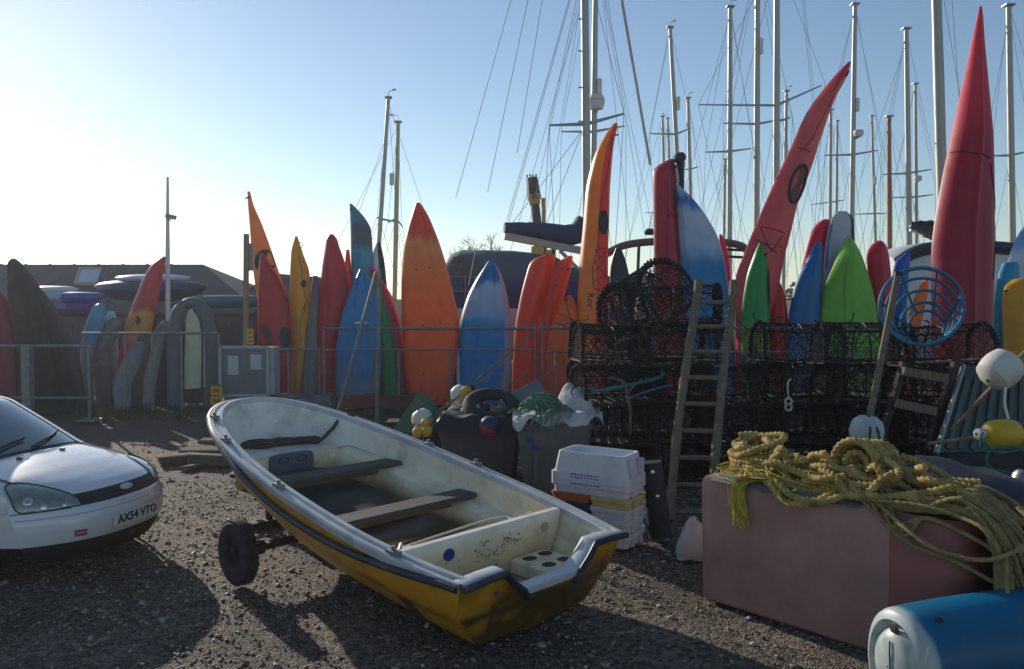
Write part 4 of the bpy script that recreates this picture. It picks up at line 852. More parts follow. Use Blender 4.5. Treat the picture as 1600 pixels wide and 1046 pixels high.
yacht('thick pale mast with radar dome behind the tall orange kayak', 26, (931, -80), (927, 300), 9.5, spr=[(928, 206, 877, 206, 978, 194)], refl=[(936, 137, 8, 26)], dome=[(931, 162, 25, 24)], stays=[(918, -60, 820, 380), (918, -60, 845, 380), (940, -60, 1010, 380), (938, -40, 985, 380)])
yacht('mast with white reflector and low crosstrees right of the tall orange kayak', 33, (1047, 44), (1058, 245), 7, spr=[(1056, 210, 1015, 209, 1082, 198)], refl=[(1059, 163, 6, 22)])
yacht('short thin mast, left of two behind the maroon kayak tip', 44, (1035, 183), (1037, 260), 4.5)
yacht('short thin mast, right of two behind the maroon kayak tip', 47, (1043, 186), (1046, 260), 4)
yacht('mast just right of the maroon kayak tip with a wind vane', 41, (1075, 154), (1079, 310), 6, spr=[(1078, 265, 1070, 265, 1094, 259)])
yacht('pale mast standing over the white and blue kayak', 30, (1141, 12), (1140, 380), 8, spr=[(1140, 237, 1102, 238, 1177, 230)])
yacht('tall pale mast with white reflector, reaching out of the top', 29, (1184, -70), (1182, 350), 9.5, spr=[(1182, 194, 1130, 193, 1238, 182)], refl=[(1188, 74, 6, 26)], stays=[(1184, -60, 1120, 300)])
yacht('tall mast with long slanted crosstree left of the salmon kayak', 27, (1214, -70), (1213, 300), 10.5, spr=[(1213, 165, 1091, 164, 1289, 130)], stays=[(1253, -10, 1287, 345), (1256, -10, 1275, 180)])
yacht('short mast behind the crosstree of the taller one', 43, (1229, 143), (1226, 330), 6, spr=[(1228, 187, 1213, 192, 1238, 180)])
yacht('thin mast, left of the close pair behind the salmon kayak', 46, (1298, 172), (1297, 335), 5.5)
yacht('thin mast, right of the close pair behind the salmon kayak', 49, (1308, 190), (1307, 335), 4.5, spr=[(1307, 315, 1268, 320, 1322, 312)])
yacht('mast with small round radar right of the salmon kayak tip', 31, (1336, 8), (1331, 340), 8, spr=[(1332, 242, 1288, 243, 1377, 233)], refl=[(1338, 165, 6, 22)], dome=[(1338, 210, 15, 11)])
yacht('thin mast left of the brown wooden one', 45, (1362, 182), (1368, 380), 4.5, spr=[(1367, 334, 1336, 335, 1388, 333)], refl=[(1366, 283, 4, 14)])
yacht('varnished brown wooden mast', 34, (1389, 183), (1390, 385), 7.5, m=MASTWOOD, vane=False)
yacht('mast with stepped crosstrees right of the wooden one', 33, (1416, 46), (1421, 385), 8.5, spr=[(1419, 271, 1379, 273, 1461, 263)], stays=[(1418, 60, 1345, 280)])
yacht('thin mast with a small radar beside the stepped one', 38, (1430, 132), (1432, 385), 5.5, spr=[(1431, 308, 1394, 309, 1464, 303)], dome=[(1431, 280, 12, 9)])
yacht('thickest mast, close behind the tallest red kayak', 21, (1461, -80), (1472, 320), 16, stays=[(1468, -40, 1500, 150), (1486, -20, 1500, 170)], autostay=False)
yacht('mast at the right edge with crosstrees and a wind vane', 27, (1576, 10), (1582, 380), 10, spr=[(1579, 243, 1548, 244, 1612, 235)], stays=[(1578, 20, 1545, 200), (1580, 20, 1622, 160)])
yacht('thin wooden pole mast between two tall pale ones', 42, (1133, 250), (1131, 380), 4.5, vane=False)

def blue_yacht():
    Y = 22.; foot = at(917, 400, Y); foot[2] = 0
    t = thing('cruising_yacht', 'navy hulled yacht under a grey cover with its boom and tall mast', 'yacht', foot)
    # hull running left to right
    c = at(868, 480, Y); n = 22; P = np.zeros((n, 11, 3)); P2 = P.copy(); xa, xb = at(672, 480, Y)[0], at(1090, 480, Y)[0]
    zd = at(800, 437, Y - 1.2)[2]; zw = at(800, 482, Y - 1.2)[2]
    for i in range(n):
        q = i / (n - 1); x = xa + (xb - xa) * q; b = 1.45 * (1 - max(0, (q - .45) / .55) ** 2.4) * (1 - .15 * max(0, (.4 - q) / .4) ** 2); b = max(b, .02)
        for j in range(11):
            s = -1 + .2 * j; P[i, j] = (x, Y + b * s * (1 if abs(s) > .9 else 1), zd if abs(s) == 2 else 0)
        zs = [zd + .2 * q * q, zd * .5 + zw * .5, zw]
        P[i, :3] = [(x, Y - b, zs[0]), (x, Y - b * .99, zs[1]), (x, Y - b * .94, zs[2])]
        P[i, 3:8] = [(x, Y + b * .9 * s, zs[2] - .2) for s in (-.8, -.4, 0, .4, .8)]
        P[i, 8:] = [(x, Y + b * .94, zs[2]), (x, Y + b * .99, zs[1]), (x, Y + b, zs[0])]
        for j in range(11):
            s = -1 + .2 * j; P2[i, j] = (x, Y + b * .945 * s, zw - (zw - .55) * max(0, 1 - abs(s) ** 2.2) ** .55)
    mb = MB(); mb.grid(P, cv=True); mb.f.append(tuple(range(11))); mb.mi.append(0); mb.build('topsides', HULLB, t)
    mb = MB(); mb.grid(P2); mb.f.append(tuple(range(11))); mb.mi.append(0); mb.build('underwater_hull', HULLW, t)
    # keel and cradle props
    mb = MB(); mb.box(((xa + xb) / 2, Y, .4), (1.4, .25, .8)); mb.build('keel', HULLW, t)
    for u in (715, 790, 870, 950):
        for s in (-1.1, 1.1): p = at(u, 500, Y); mb = MB(); mb.tube([(p[0], Y + s * 1.3, 0), (p[0], Y + s, 1.25)], .05, 6); mb.build('prop', POTSTEEL, t)
    # cover: a ridge tent over the boom line
    prof = [(697, 455, 408), (705, 455, 396), (722, 456, 391), (760, 458, 391), (800, 460, 392), (840, 461, 396), (868, 460, 402), (900, 458, 420), (930, 455, 430)]
    G = []
    for i, (u, ve, vt) in enumerate(prof):
        e = at(u, ve, Y - 1.35); k = at(u, vt, Y)
        row = []
        for s in np.linspace(-1, 1, 15):
            y = Y + s * 1.42; z = k[2] + (e[2] - k[2]) * abs(s) ** 1.8 + .05 * mnoise.noise((u * .05, s * 3, 1.)) + (.05 * math.sin(u * .13) if abs(s) > .85 else 0)
            row.append((k[0], y, z))
        G.append(row)
    Gs = np.array(G); mb = MB(); mb.grid(Gs); mb.f.append(tuple(range(15))); mb.mi.append(0); o = mb.build('canvas_cover', COVERG, t)
    # clear vinyl windows of the cockpit tent (left end)
    mb = MB()
    for (q) in ([(700, 428), (719, 428), (726, 400), (708, 402)], [(722, 430), (742, 432), (744, 404), (730, 402)]):
        V = [at(u, v, Y - 1.47) for u, v in q]; mb.add(V + [p + np.array([0, .012, 0]) for p in V], [(0, 1, 2, 3), (4, 7, 6, 5), (0, 4, 5, 1), (1, 5, 6, 2), (2, 6, 7, 3), (3, 7, 4, 0)])
    mb.build('vinyl_window', CLEAR, o, smooth=False)
    for a, b in (((700, 433), (760, 433)), ((695, 455), (745, 456))): mb = MB(); mb.tube([at(*a, Y - 1.5), at(*b, Y - 1.5)], .016, 6); mb.build('guard_rail', STEEL, t)
    for u in (727, 742): mb = MB(); mb.tube([at(u, 478, Y - 1.5), at(u, 430, Y - 1.5)], .02, 6); mb.build('stanchion', STEEL, t)
    mb = MB(); mb.tube([at(732, 446, Y - 1.55), at(743, 390, Y - 1.5)], .018, 5); mb.build('white_strap', HULLW, t)
    # mast, boom, sail cover
    Ym = Y + .3
    mb = MB(); a = at(913, -80, Ym); b = at(917.5, 400, Ym); b2 = b.copy(); b2[2] = zd; mb.tube([b2, (b + a) / 2, a], [.115, .115, .1], 12); o = mb.build('mast', ALU, t)
    for v in (30, 80, 137, 190): mb = MB(); mb.box(at(907, v, Ym), (.14, .05, .03)); mb.build('mast_step', WIRE, o)
    for e in ((858, 196), (975, 178)): mb = MB(); mb.tube([at(*e, Ym), at(916, 194, Ym)], [.03, .055], 6); mb.build('spreader', WIRE, t)
    boomA, boomB = at(788, 369, Y - .2), at(914, 393, Ym - .1)
    mb = MB(); mb.bar(boomA, boomB, .14, .2); mb.build('boom', ALU, t)
    up = np.array([0, 0, 1.])
    Pth = smooth_path([boomA + up * .22, boomA + (boomB - boomA) * .25 + up * .29, boomA + (boomB - boomA) * .5 + up * .33, boomA + (boomB - boomA) * .85 + up * .40, boomA + (boomB - boomA) * 1.01 + up * .75], 8)
    mb = MB(); mb.tube(Pth, np.linspace(.17, .40, len(Pth)) * np.array([1 + .10 * mnoise.noise((i * .55, 0, 3.)) for i in range(len(Pth))]), 14, flat=.85); mb.build('sail_cover', COVERN, t)
    for s_ in ((858, 196, 845, 470), (858, 196, 870, 440), (975, 178, 958, 440), (916, -70, 858, 196), (914, -70, 975, 178), (800, -5, 712, 310), (826, -5, 762, 300), (912, -75, 790, 365), (848, -5, 808, 240), (916, 190, 835, 400), (916, 196, 800, 350), (906, -60, 792, 345)):
        mb = MB(); mb.tube([at(*s_[:2], Ym), at(*s_[2:], Ym)], .008, 4); mb.build('stay', WIRE, t)
    mb = MB(); mb.tube([at(968, -20, Y - 1), at(1016, 258, Y - 1)], .038, 6); mb.build('furled_forestay', ALU, t)
    mb = MB(); mb.tube([at(875, 392, Y - .6), at(960, 478, Y - .9)], .05, 6); mb.build('boom_strut', WIRE, t)
blue_yacht()
def small_far():
    # gantry arch
    Y = 20.; t = thing('cabin_cruiser', 'brown curved gantry arch of a boat behind the maroon kayak', 'boat', at(1060, 500, Y) * np.array([1, 1, 0]))
    P = smooth_path([at(946, 398, Y), at(975, 384, Y), at(1020, 378, Y), (at(1090, 377, Y)), at(1145, 381, Y), at(1167, 392, Y), at(1172, 420, Y)], 8)
    mb = MB(); mb.tube(P, .095, 8); mb.build('gantry_arch', TEAKB, t)
    mb = MB(); mb.lathe([(.01, -.06), (.12, -.05), (.14, .02), (.08, .1), (.01, .11)], at(1015, 364, Y), n=14); mb.build('radar_scanner', POTSTEEL, t)
    mb = MB(); mb.tube([at(1013, 362, Y), at(1020, 330, Y)], .012, 5); mb.tube([at(1008, 333, Y), at(1026, 333, Y)], .01, 5); mb.build('aerial', WIRE, t)
    for v in (388, 399): mb = MB(); mb.tube([at(1095, v, Y + .3), at(1172, v + 4, Y + .3)], .035, 6); mb.build('awning_rail', NAVY, t)
    hull_mesh((at(1060, 500, Y + 1.6)[0], Y + 1.6, 0), 5.5, 2.2, 1.9, .5, 0.0).build('hull', HULLW, t)
    for sx in (-1.6, 1.6): mb = MB(); mb.box((at(1060, 500, Y)[0] + sx, Y + 1.6, .4), (.2, 1.2, .8)); mb.build('chock', TIMBER, t)
    for sx in (-1., 1.1): mb = MB(); mb.tube([(at(1060, 500, Y)[0] + sx, Y + .4, 1.85), P[12] * np.array([0, 1, 1]) + np.array([at(1060, 500, Y)[0] + sx, 0, 0])], .04, 6); mb.build('gantry_leg', TEAKB, t)
    # white boat with dark coaming
    Y = 19.; t = thing('motor_boat', 'white boat cabin with a navy roof edge behind the cherry red kayak', 'boat', at(1430, 500, Y) * np.array([1, 1, 0]))
    G = []; Rf = []
    for u, vt in ((1375, 404), (1395, 391), (1420, 383), (1450, 380), (1500, 380), (1550, 384), (1590, 395)):
        p = at(u, vt, Y); G.append([(p[0], Y - .9, 1.3), (p[0], Y - .85, p[2] - .2), (p[0], Y - .6, p[2]), (p[0], Y + .6, p[2]), (p[0], Y + .85, p[2] - .2), (p[0], Y + .9, 1.3)])
    mb = MB(); mb.grid(np.array(G)); mb.f += [tuple(range(6)), tuple(36 + i for i in range(5, -1, -1))]; mb.mi += [0, 0]; mb.build('cabin', HULLW, t)
    Pp = np.array([[np.array(g[1]) + np.array([0, -.05, -.05]) for g in G]])[0]; mb = MB(); mb.tube(smooth_path(Pp + np.array([0, 0, .1]), 5), .14, 8); mb.build('roof_edge', NAVY, t)
    hull_mesh((at(1480, 500, Y)[0], Y, 0), 5.2, 2.3, 1.4, .4, .0).build('hull', HULLW, t)
    for sx in (-1.5, 1.5): mb = MB(); mb.box((at(1480, 500, Y)[0] + sx, Y, .3), (.2, 1.2, .6)); mb.build('chock', TIMBER, t)
    # furled boom end
    Y = 19.6; a, b = at(1422, 352, Y), at(1500, 372, Y); t = thing('furled_boom', 'black furled sail on a boom end poking left of the tallest kayak', 'boom', at(1470, 480, Y) * np.array([1, 1, 0]))
    mb = MB(); mb.tube(smooth_path([a, a + (b - a) * .3 + np.array([0, 0, .02]), a + (b - a) * .6, b], 6), [.07 + .16 * min(1, i / 8) + .015 * math.sin(i * 2.) for i in range(19)], 10); mb.build('sail_bundle', BIN, t)
    mb = MB(); mb.tube([a - np.array([0, 0, .12]), b - np.array([0, 0, .2])], .04, 6); mb.build('boom', ALU, t)
    mb = MB(); mb.tube([a, at(1415, 324, Y)], .015, 5); mb.build('topping_lift', WIRE, t)
    mb = MB(); mb.tube([b, (b[0], b[1], 1.7)], .06, 6); mb.build('mast_stub', ALU, t)
    # crane
    Y = 27.; b = at(850, 470, Y); b[2] = 0; t = thing('yard_crane', 'yellow yard crane with a stubby dark jib behind the boom', 'crane', b)
    P = [at(831, 278, Y), at(835, 312, Y), at(839, 350, Y), at(846, 398, Y)]
    mb = MB(); mb.tube([P[0], P[1]], [.19, .24], 8); mb.tube([P[1], P[2]], [.15, .16], 8); mb.build('jib', CRANED, t)
    mb = MB(); mb.bar(P[1] + (P[0] - P[1]) * .25, P[1] + (P[2] - P[1]) * .2, .4, .36); mb.build('jib_collar', CRANEY, t)
    mb = MB(); mb.bar(P[2], P[3], .42, .4); mb.build('jib_base', CRANED, t)
    for k in range(4): mb = MB(); mb.box(P[0] + np.array([-.16 + .1 * k, 0, .05 + .03 * (k % 2)]), (.05, .12, .08)); mb.build('jib_tooth', REDBROWN, t)
    mb = MB(); mb.tube([at(849, 310, Y), at(851, 400, Y)], .07, 6); mb.build('ram', CRANEY, t)
    for u0, v0, u1, v1 in ((830, 386, 850, 402), (852, 391, 866, 398), (862, 388, 868, 402)): a, c = at(u0, v1, Y - .3), at(u1, v0, Y - .3); mb = MB(); mb.box((a + c) / 2, (abs(c[0] - a[0]), .5, abs(c[2] - a[2]))); mb.build('bracket', CRANEY, t)
    mb = MB(); mb.bar((b[0], b[1], 0), at(848, 398, Y), .5, .5); mb.build('column', CRANEY, t)
    mb = MB(); mb.box((b[0], b[1] + .8, .8), (2, 3.4, 1.0)); mb.build('chassis', CRANEY, t)
    # black paddle
    Y = 16.9; a = at(1060, 300, Y); a[2] = .02
    t = thing('outboard_leg', 'black rounded outboard leg sticking up behind the maroon kayak', 'outboard', (a[0], a[1], 0))
    mb = MB(); mb.tube(smooth_path([(a[0], a[1], .1), at(1063, 400, Y), at(1065, 290, Y), at(1064, 262, Y), at(1064, 243, Y)], 8), [.07] * 20 + [.075, .08, .085, .09, .09, .10, .10, .10, .09, .07, .05, .03, .02][:13], 10, flat=.8); mb.build('shaft', BLACK, t)
    mb = MB(); mb.lathe([(.01, -.12), (.09, -.1), (.12, 0), (.09, .1), (.01, .12)], at(1062, 247, Y), axis=(1, .3, .5), n=14); mb.build('propeller_hub', BLACK, t)
small_far()
def tree():
    b = at(765, 470, 50); b[2] = 0; t = thing('bare_tree', 'bare winter tree showing above the grey boat cover', 'tree', b); mb = MB(); tw = MB()
    def br(p, d, L, r, lv):
        q = p + d * L; (mb if lv > 3 else tw).tube([p, (p + q) / 2 + np.array([R.gauss(0, .04), 0, R.gauss(0, .04)]) * L, q], [r, r * .85, r * .65], 5 if lv > 3 else 3)
        if lv == 0: return
        for k in range(3 if lv < 5 else 4):
            a = d + np.array([R.gauss(0, .55), R.gauss(0, .55), R.gauss(.12, .35)]); br(q - d * L * R.uniform(0, .3), a / np.linalg.norm(a), L * R.uniform(.62, .8), max(.014, r * .55), lv - 1)
    br(b, np.array([0, 0, 1.]), 2.2, .16, 6)
    # keep the crown inside the height seen above the cover
    top = at(765, 362, 50)[2]; mz = max(v[:, 2].max() for v in tw.v); k = top / mz
    for m_ in (mb, tw):
        for v in m_.v: v[:, 2] *= k
    mb.build('trunk', BARK, t); tw.build('crown', BARK, t)
    P = NR
    # low far hedge line right, behind the masts
    hb = MB()
    for i in range(5200):
        u = R.uniform(1150, 1700); Y = R.uniform(78, 84); v = 474 - R.random() ** 1.5 * (26 + 14 * mnoise.noise((u * .03, 0, 0))); p = at(u, v, Y); s = R.uniform(.12, .3); a = np.array([R.gauss(0, 1), R.gauss(0, 1), R.gauss(0, 1)]) * s
        c = np.array([R.gauss(0, 1), R.gauss(0, 1), R.gauss(0, 1)]) * s; hb.add([p, p + a, p + c], [(0, 1, 2)])
    hb.build('far_hedge', mat('far_leaves', (.045, .05, .035), .9, var=.3), smooth=False, label='far line of winter scrub beyond the masts', cat='hedge', kind='stuff')
tree()

# ------------------------------------------------------------------ the dinghy on its trolley
S_ = 1.2; BO = np.array([.194 * S_, 4.155 * S_, 0]); HD = .792; BL = 3.317 * S_
Bm, Bt_, BE, BC = .733 * S_, .628 * S_, 2.45, .29
def sheer(q): return S_ * (.418 * (1 - q) * (1 - 2 * q) + 4 * .657 * q * (1 - q) + .974 * q * (2 * q - 1))
def halfb(q): return Bt_ + (Bm - Bt_) * (1 - ((BC - q) / BC) ** 2) if q < BC else Bm * max(0, 1 - ((q - BC) / (1 - BC)) ** BE) ** (1 / BE)
def boat_q():
    qs = list(np.linspace(0, BC, 14)[:-1])
    for a in np.linspace(0, math.pi / 2, 34): qs.append(BC + (1 - BC) * math.sin(a) ** (2 / BE))
    return np.array(qs)
def keelz(x): return .015 + .125 * x + .20 * (x / BL) ** 6
def chine(q):
    x = .13 + (.955 * BL - .13) * q
    b = (.53 + .09 * math.sin(min(1, q / .4) * math.pi / 2)) * (max(0, 1 - max(0, (q - .35) / .65) ** 2.3)) ** .62
    return np.array([x, b, .035 + .125 * x + .30 * q ** 5])
def rubl(q): return .04 + .26 * math.sin(math.pi * min(1, max(0, (q - .02) / .78))) ** 1.1 if q < .8 else .04
def hull_pt(q, lam, side, off=0.):
    G = np.array([BL * q, halfb(q), sheer(q)]); C = chine(q); p = G + (C - G) * lam
    bul = .055 * math.sin(math.pi * lam) * (1 if lam < 1 else 0) * min(1, halfb(q) / .5)
    if lam > .6: bul -= .016
    p[1] += bul + off
    if off and q > .9: p[0] += off
    p[1] *= side
    return p
def build_dinghy():
    root = thing('rowing_dinghy', 'weathered yellow dinghy with white interior resting bow-up on a trolley', 'dinghy', BO, rz=HD + math.pi / 2)
    B = lambda mb, n, m, p=root, **k: mb.build(n, m, p, local=True, **k)
    qs = boat_q(); lams = [0, .12, .25, .38, .5, .595, .605, .75, .88, 1.]
    YC = np.array(c255(206, 146, 22)); DK = np.array(c255(62, 52, 22)); P = []; C = []
    for q in qs:
        row = []; cr = []
        for sd in (1, -1):
            pts = [hull_pt(q, l, sd) for l in lams]; ch = chine(q)
            kz = keelz(ch[0]); pts += [np.array([ch[0], sd * ch[1] * f, kz + (ch[2] - kz) * f ** 2]) for f in (.66, .33)]
            kc = []
            for l in lams + [1.2, 1.4]:
                k = .8 * math.exp(-((l - .61) / .035) ** 2) * (1 if q < .55 else max(0, 1 - (q - .55) / .3)) * (.5 + .8 * mnoise.noise((q * 25, l * 2, 3.)))
                k = max(0., min(1., max(k, .75 * max(0, (l - .8)) * (1 - q) * 1.6 * (mnoise.noise((q * 9, l * 6, 1.)) + .6))))
                kc.append(YC * (1 - k) + DK * k)
            if sd < 0: pts = pts[::-1]; kc = kc[::-1]; row += [np.array([ch[0], 0, kz - .012])] + pts; cr += [YC] + kc
            else: row += pts; cr += kc
        P.append(row); C.append(cr)
    P = np.array(P); mb = MB(); mb.grid(P, np.array(C)); B(mb, 'hull', GELCOAT)
    # transom, following the stern section, cut down in the middle for an outboard
    n = P.shape[1]; st = P[0]; dip = .15
    def rimz(y):
        a = abs(y); z0 = sheer(0); return z0 - dip * (1 - min(1, max(0, (a - .24) / .17))) ** .8 if a < .41 else z0 + .012 * min(1, (Bt_ - a) / .2)
    ys = np.linspace(-1, 1, 61); mb = MB(); G = []; CC = []
    outl_y = st[:n // 2 + 1, 1]; outl_z = st[:n // 2 + 1, 2]; outl_x = st[:n // 2 + 1, 0]; m_ = len(outl_y)
    for kk in np.linspace(0, m_ - 1.02, 26):
        i = int(kk); f = kk - i; yo, zo = [(c[i] * (1 - f) + c[i + 1] * f) for c in (outl_y, outl_z)]; row = []; cr = []
        for y in ys:
            yy = y * yo; z = min(zo, rimz(yy) - .006) if abs(y) < .999 else zo; x = np.interp(-z, -outl_z, outl_x); row.append((x - .003, yy, z))
            lo = (.5 - z) / .45
            k = np.clip(.10 + .85 * mnoise.noise((yy * 3.2, z * 8, 2.)) + .5 * mnoise.noise((yy * 9, z * 14, 4.)) + 1.25 * lo * (.5 if yy > .45 else 1.1) - .16 + 1.2 * math.exp(-((z - .235) / .020) ** 2) * (1 if yy > 0 else .3), 0, .92)
            cr.append(YC * (1 - k) + DK * k)
        G.append(row); CC.append(cr)
    G = np.array(G); mb.grid(G, np.array(CC)); G2 = G * np.array([1, .94, 1]) + np.array([.06, 0, .004]); mb.grid(G2, (.55, .53, .46)); mb.grid(np.stack([G[0], G2[0]]), (.6, .62, .62)); B(mb, 'transom', GELCOAT)
    # rim: a moulded flange swept round the whole gunwale and across the transom
    edge = [np.array([BL * q, halfb(q), sheer(q)]) for q in qs]
    port = edge[:-1]; loop = [p for p in port] + [edge[-1]] + [p * np.array([1, -1, 1]) for p in port[::-1]]
    loop = np.array(loop); tang = np.gradient(loop, axis=0); tang[:, 2] = 0; tang /= np.linalg.norm(tang, axis=1)[:, None]
    nin = np.stack([tang[:, 1] * 0 + -tang[:, 1] * -1, -tang[:, 0] * 1, 0 * tang[:, 0]], 1)
    cen = np.array([1.6, 0, 0]); fl = np.sign(((cen - loop) * nin).sum(1)); nin *= fl[:, None]
    prof = [(-.002, -.05), (-.012, -.004), (-.004, .010), (.014, .012), (.022, .002), (.052, .002), (.060, .016), (.092, .018), (.104, .008), (.108, -.03)]
    RW = np.array([.55, .57, .57]); DKR = np.array([.12, .12, .11])
    G = np.array([[p + i * a + np.array([0, 0, b]) for a, b in prof] for p, i in zip(loop, nin)])
    CC = np.array([[RW * (.9 + .2 * mnoise.noise((p[0] * 7, p[1] * 7, a * 60))) for a, b in prof] for p in loop]); mb = MB(); mb.grid(G, CC)
    ty = np.linspace(Bt_, -Bt_, 61); T = np.array([[(x, y, rimz(y) + dz) for x, dz in ((-.03, -.03), (-.03, .008), (-.018, .014), (.06, .014), (.085, .006), (.09, -.04))] for y in ty]); mb.grid(T, RW)
    B(mb, 'rim', GELCOAT)
    # rubber fender
    for sd in (1, -1):
        Pf = [hull_pt(q, rubl(q), sd, .018) for q in qs]; mb = MB(); mb.tube(np.array(Pf), .026, 8); B(mb, 'rubbing_strake', NAVY)
        yy = np.linspace(Bt_ + .01, .20, 26); Pf = [(-.045, y * sd, rimz(y) - .012 - (.03 if y < .25 else 0)) for y in yy]; mb = MB(); mb.tube(np.array(Pf), .022, 8); B(mb, 'transom_fender', NAVY)
    # inner liner
    xb0, xb1 = .60, 3.08; W1 = np.array(c255(230, 223, 206)); CR = np.array(c255(236, 221, 184)); CR2 = np.array(c255(212, 178, 112))
    fz = lambda x: .12 + .128 * x
    ZD = lambda x: sheer(xb1 / BL) - .225 + .05 * (x - xb1)
    XK = lambda x: .20 * max(0, min(1, (x - 2.6) / 1.3)) ** 1.5
    G = []; CC = []
    for p, i in zip(loop, nin):
        q = p[0] / BL; kb = XK(p[0]); zr = p[2] - .03; zl = p[2] - .225 if p[0] < xb1 else ZD(p[0]) - .01; kx = np.clip((2.8 - p[0]) / 2.0, 0, 1); c = W1 * (1 - .85 * kx) + CR * .85 * kx  # cream toward the stern: sunlight glowing through the hull, put into the colour
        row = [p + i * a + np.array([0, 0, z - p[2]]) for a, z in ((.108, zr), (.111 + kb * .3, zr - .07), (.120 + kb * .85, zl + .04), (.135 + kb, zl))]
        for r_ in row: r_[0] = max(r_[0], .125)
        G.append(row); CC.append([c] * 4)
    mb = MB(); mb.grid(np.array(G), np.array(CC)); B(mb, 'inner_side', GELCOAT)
    # side tanks, one each side
    for sd in (1, -1):
        G = []; CC = []
        for q in np.linspace(xb0 / BL, xb1 / BL, 24):
            x = BL * q; b = halfb(q) - .125; zl = sheer(q) - .225; zf = fz(x) - .01; w_ = .20; k = np.clip((1.9 - x) / 1.2, 0, 1)
            for_ = [(b + .02, zl + .004), (b - w_ * .6, zl - .004), (b - w_ * .9, zl - .022), (b - w_, zl - .06), (b - w_ - .015, (zl + zf) / 2), (b - w_ - .02, zf)]
            G.append([(x, sd * y, z) for y, z in for_])
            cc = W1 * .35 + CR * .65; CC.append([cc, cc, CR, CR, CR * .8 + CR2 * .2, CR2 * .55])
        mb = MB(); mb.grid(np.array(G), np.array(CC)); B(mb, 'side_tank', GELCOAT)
    # bow deck and bulkhead
    zl = sheer(xb1 / BL) - .225; fr = [k for k in range(len(loop)) if loop[k][0] > xb1 - .06]
    ring = [loop[k] + nin[k] * (.122 + XK(loop[k][0]) * .92) + np.array([0, 0, -.20]) for k in fr]; ring = np.array(ring); ring[:, 2] = zl + .05 * (ring[:, 0] - xb1)
    mb = MB(); c = np.array([xb1, 0, zl]); mb.grid(np.stack([ring, ring * .5 + c * .5, ring * 0 + c], 0), W1)
    B(mb, 'bow_deck', GELCOAT)
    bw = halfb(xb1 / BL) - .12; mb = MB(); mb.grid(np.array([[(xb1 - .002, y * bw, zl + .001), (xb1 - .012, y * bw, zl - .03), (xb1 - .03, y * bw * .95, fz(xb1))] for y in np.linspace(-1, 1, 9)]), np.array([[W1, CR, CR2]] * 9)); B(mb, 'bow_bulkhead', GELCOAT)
    zh = (zl + fz(xb1)) / 2 + .03
    mb = MB(); hp = [(y, z) for a in np.linspace(0, 2 * math.pi, 33)[:-1] for y, z in [(.22 * math.copysign(abs(math.cos(a)) ** .35, math.cos(a)), .115 * math.copysign(abs(math.sin(a)) ** .35, math.sin(a)))]]
    V = [(xb1 - .022, .05 + y, zh + z - .01) for y, z in hp] + [(xb1 - .045, .05 + y * .97, zh + z * .96 - .01) for y, z in hp]; mb.add(V, [tuple(range(63, 31, -1))] + [(k, (k + 1) % 32, 32 + (k + 1) % 32, 32 + k) for k in range(32)])
    hq = B(mb, 'locker_hatch', HATCHG, angle=30)
    for y in (.14, -.04):
        mb = MB(); mb.tube([(xb1 - .05, y + .05 * math.cos(a), zh + .045 + .028 * math.sin(a)) for a in np.linspace(0, 2 * math.pi, 13)[:-1]], .006, 5, closed=True); B(mb, 'latch', mat('latch_grey', (.05, .06, .07), .5), hq)
    # floor with wet silt, boards
    G = []
    for q in np.linspace(xb0 / BL, xb1 / BL, 16): x = BL * q; b = halfb(q) - .34; G.append([(x, y * b, fz(x) - .03 * (1 - y * y)) for y in np.linspace(-1, 1, 7)])
    mb = MB(); mb.grid(np.array(G)); B(mb, 'floor', mat('dirty_floor', (.22, .16, .08), .6, var=.5, scale=4, dirt=(.03, .022, .014), damt=.9, dscale=2.5))
    mb = MB(); mb.grid(np.array([[(x, y * .46, fz(.7) + .10 + .04 * (x - .6)) for y in (-1, 0, 1)] for x in (.61, 1.0, 1.5, 1.95)])); B(mb, 'silty_water', SEDIMENT)
    mb = MB(); mb.grid(np.array([[(x, y * .42, fz(x) + h_) for y, h_ in ((-1, .02), (-.7, .09 + .02 * math.sin(x * 9)), (0, .13 + .03 * math.sin(x * 7)), (.7, .10), (1, .02))] for x in np.linspace(1.8, 2.9, 9)])); B(mb, 'folded_sheet', CUSHION)
    # thwarts
    for x0, x1, z in ((1.47, 1.69, .515), (2.41, 2.63, .655)):
        b = halfb(x0 / BL) - .135; mb = MB(); mb.box(((x0 + x1) / 2, 0, z), (x1 - x0, 2 * b, .04), bev=.006); B(mb, 'thwart', GREYWOOD)
        mb = MB(); mb.box(((x0 + x1) / 2, 0, z - .05), (.04, 2 * b - .4, .06)); B(mb, 'thwart_bearer', mat('brown_bearer', (.13, .09, .05), .7, var=.3))
    # stern bulkhead, board in front of it, well, block with hollows
    zb = .575; bb = halfb(.56 / BL) - .115; mb = MB()
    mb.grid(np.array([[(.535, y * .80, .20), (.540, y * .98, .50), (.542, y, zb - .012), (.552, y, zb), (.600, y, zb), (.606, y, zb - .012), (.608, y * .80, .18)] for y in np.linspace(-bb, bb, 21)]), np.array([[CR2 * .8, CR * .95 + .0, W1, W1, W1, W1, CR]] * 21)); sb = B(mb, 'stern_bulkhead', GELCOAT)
    mb = MB(); mb.grid(np.array([[(.612, y, .545), (.80 + .07 * f, y, .47), (.86 + .07 * f, y, .475)] for f, y in zip(np.linspace(-1, 1, 9), np.linspace(.60, -.42, 9))]), CR2); B(mb, 'seat_board', GELCOAT)
    mb = MB(); mb.tube(smooth_path([(.62, .62, .565), (.80, .61, .50), (.93, -.40, .487), (.80, -.50, .49), (.64, -.52, .57)], 8), .009, 6); B(mb, 'seat_edge', FLOAT_W)
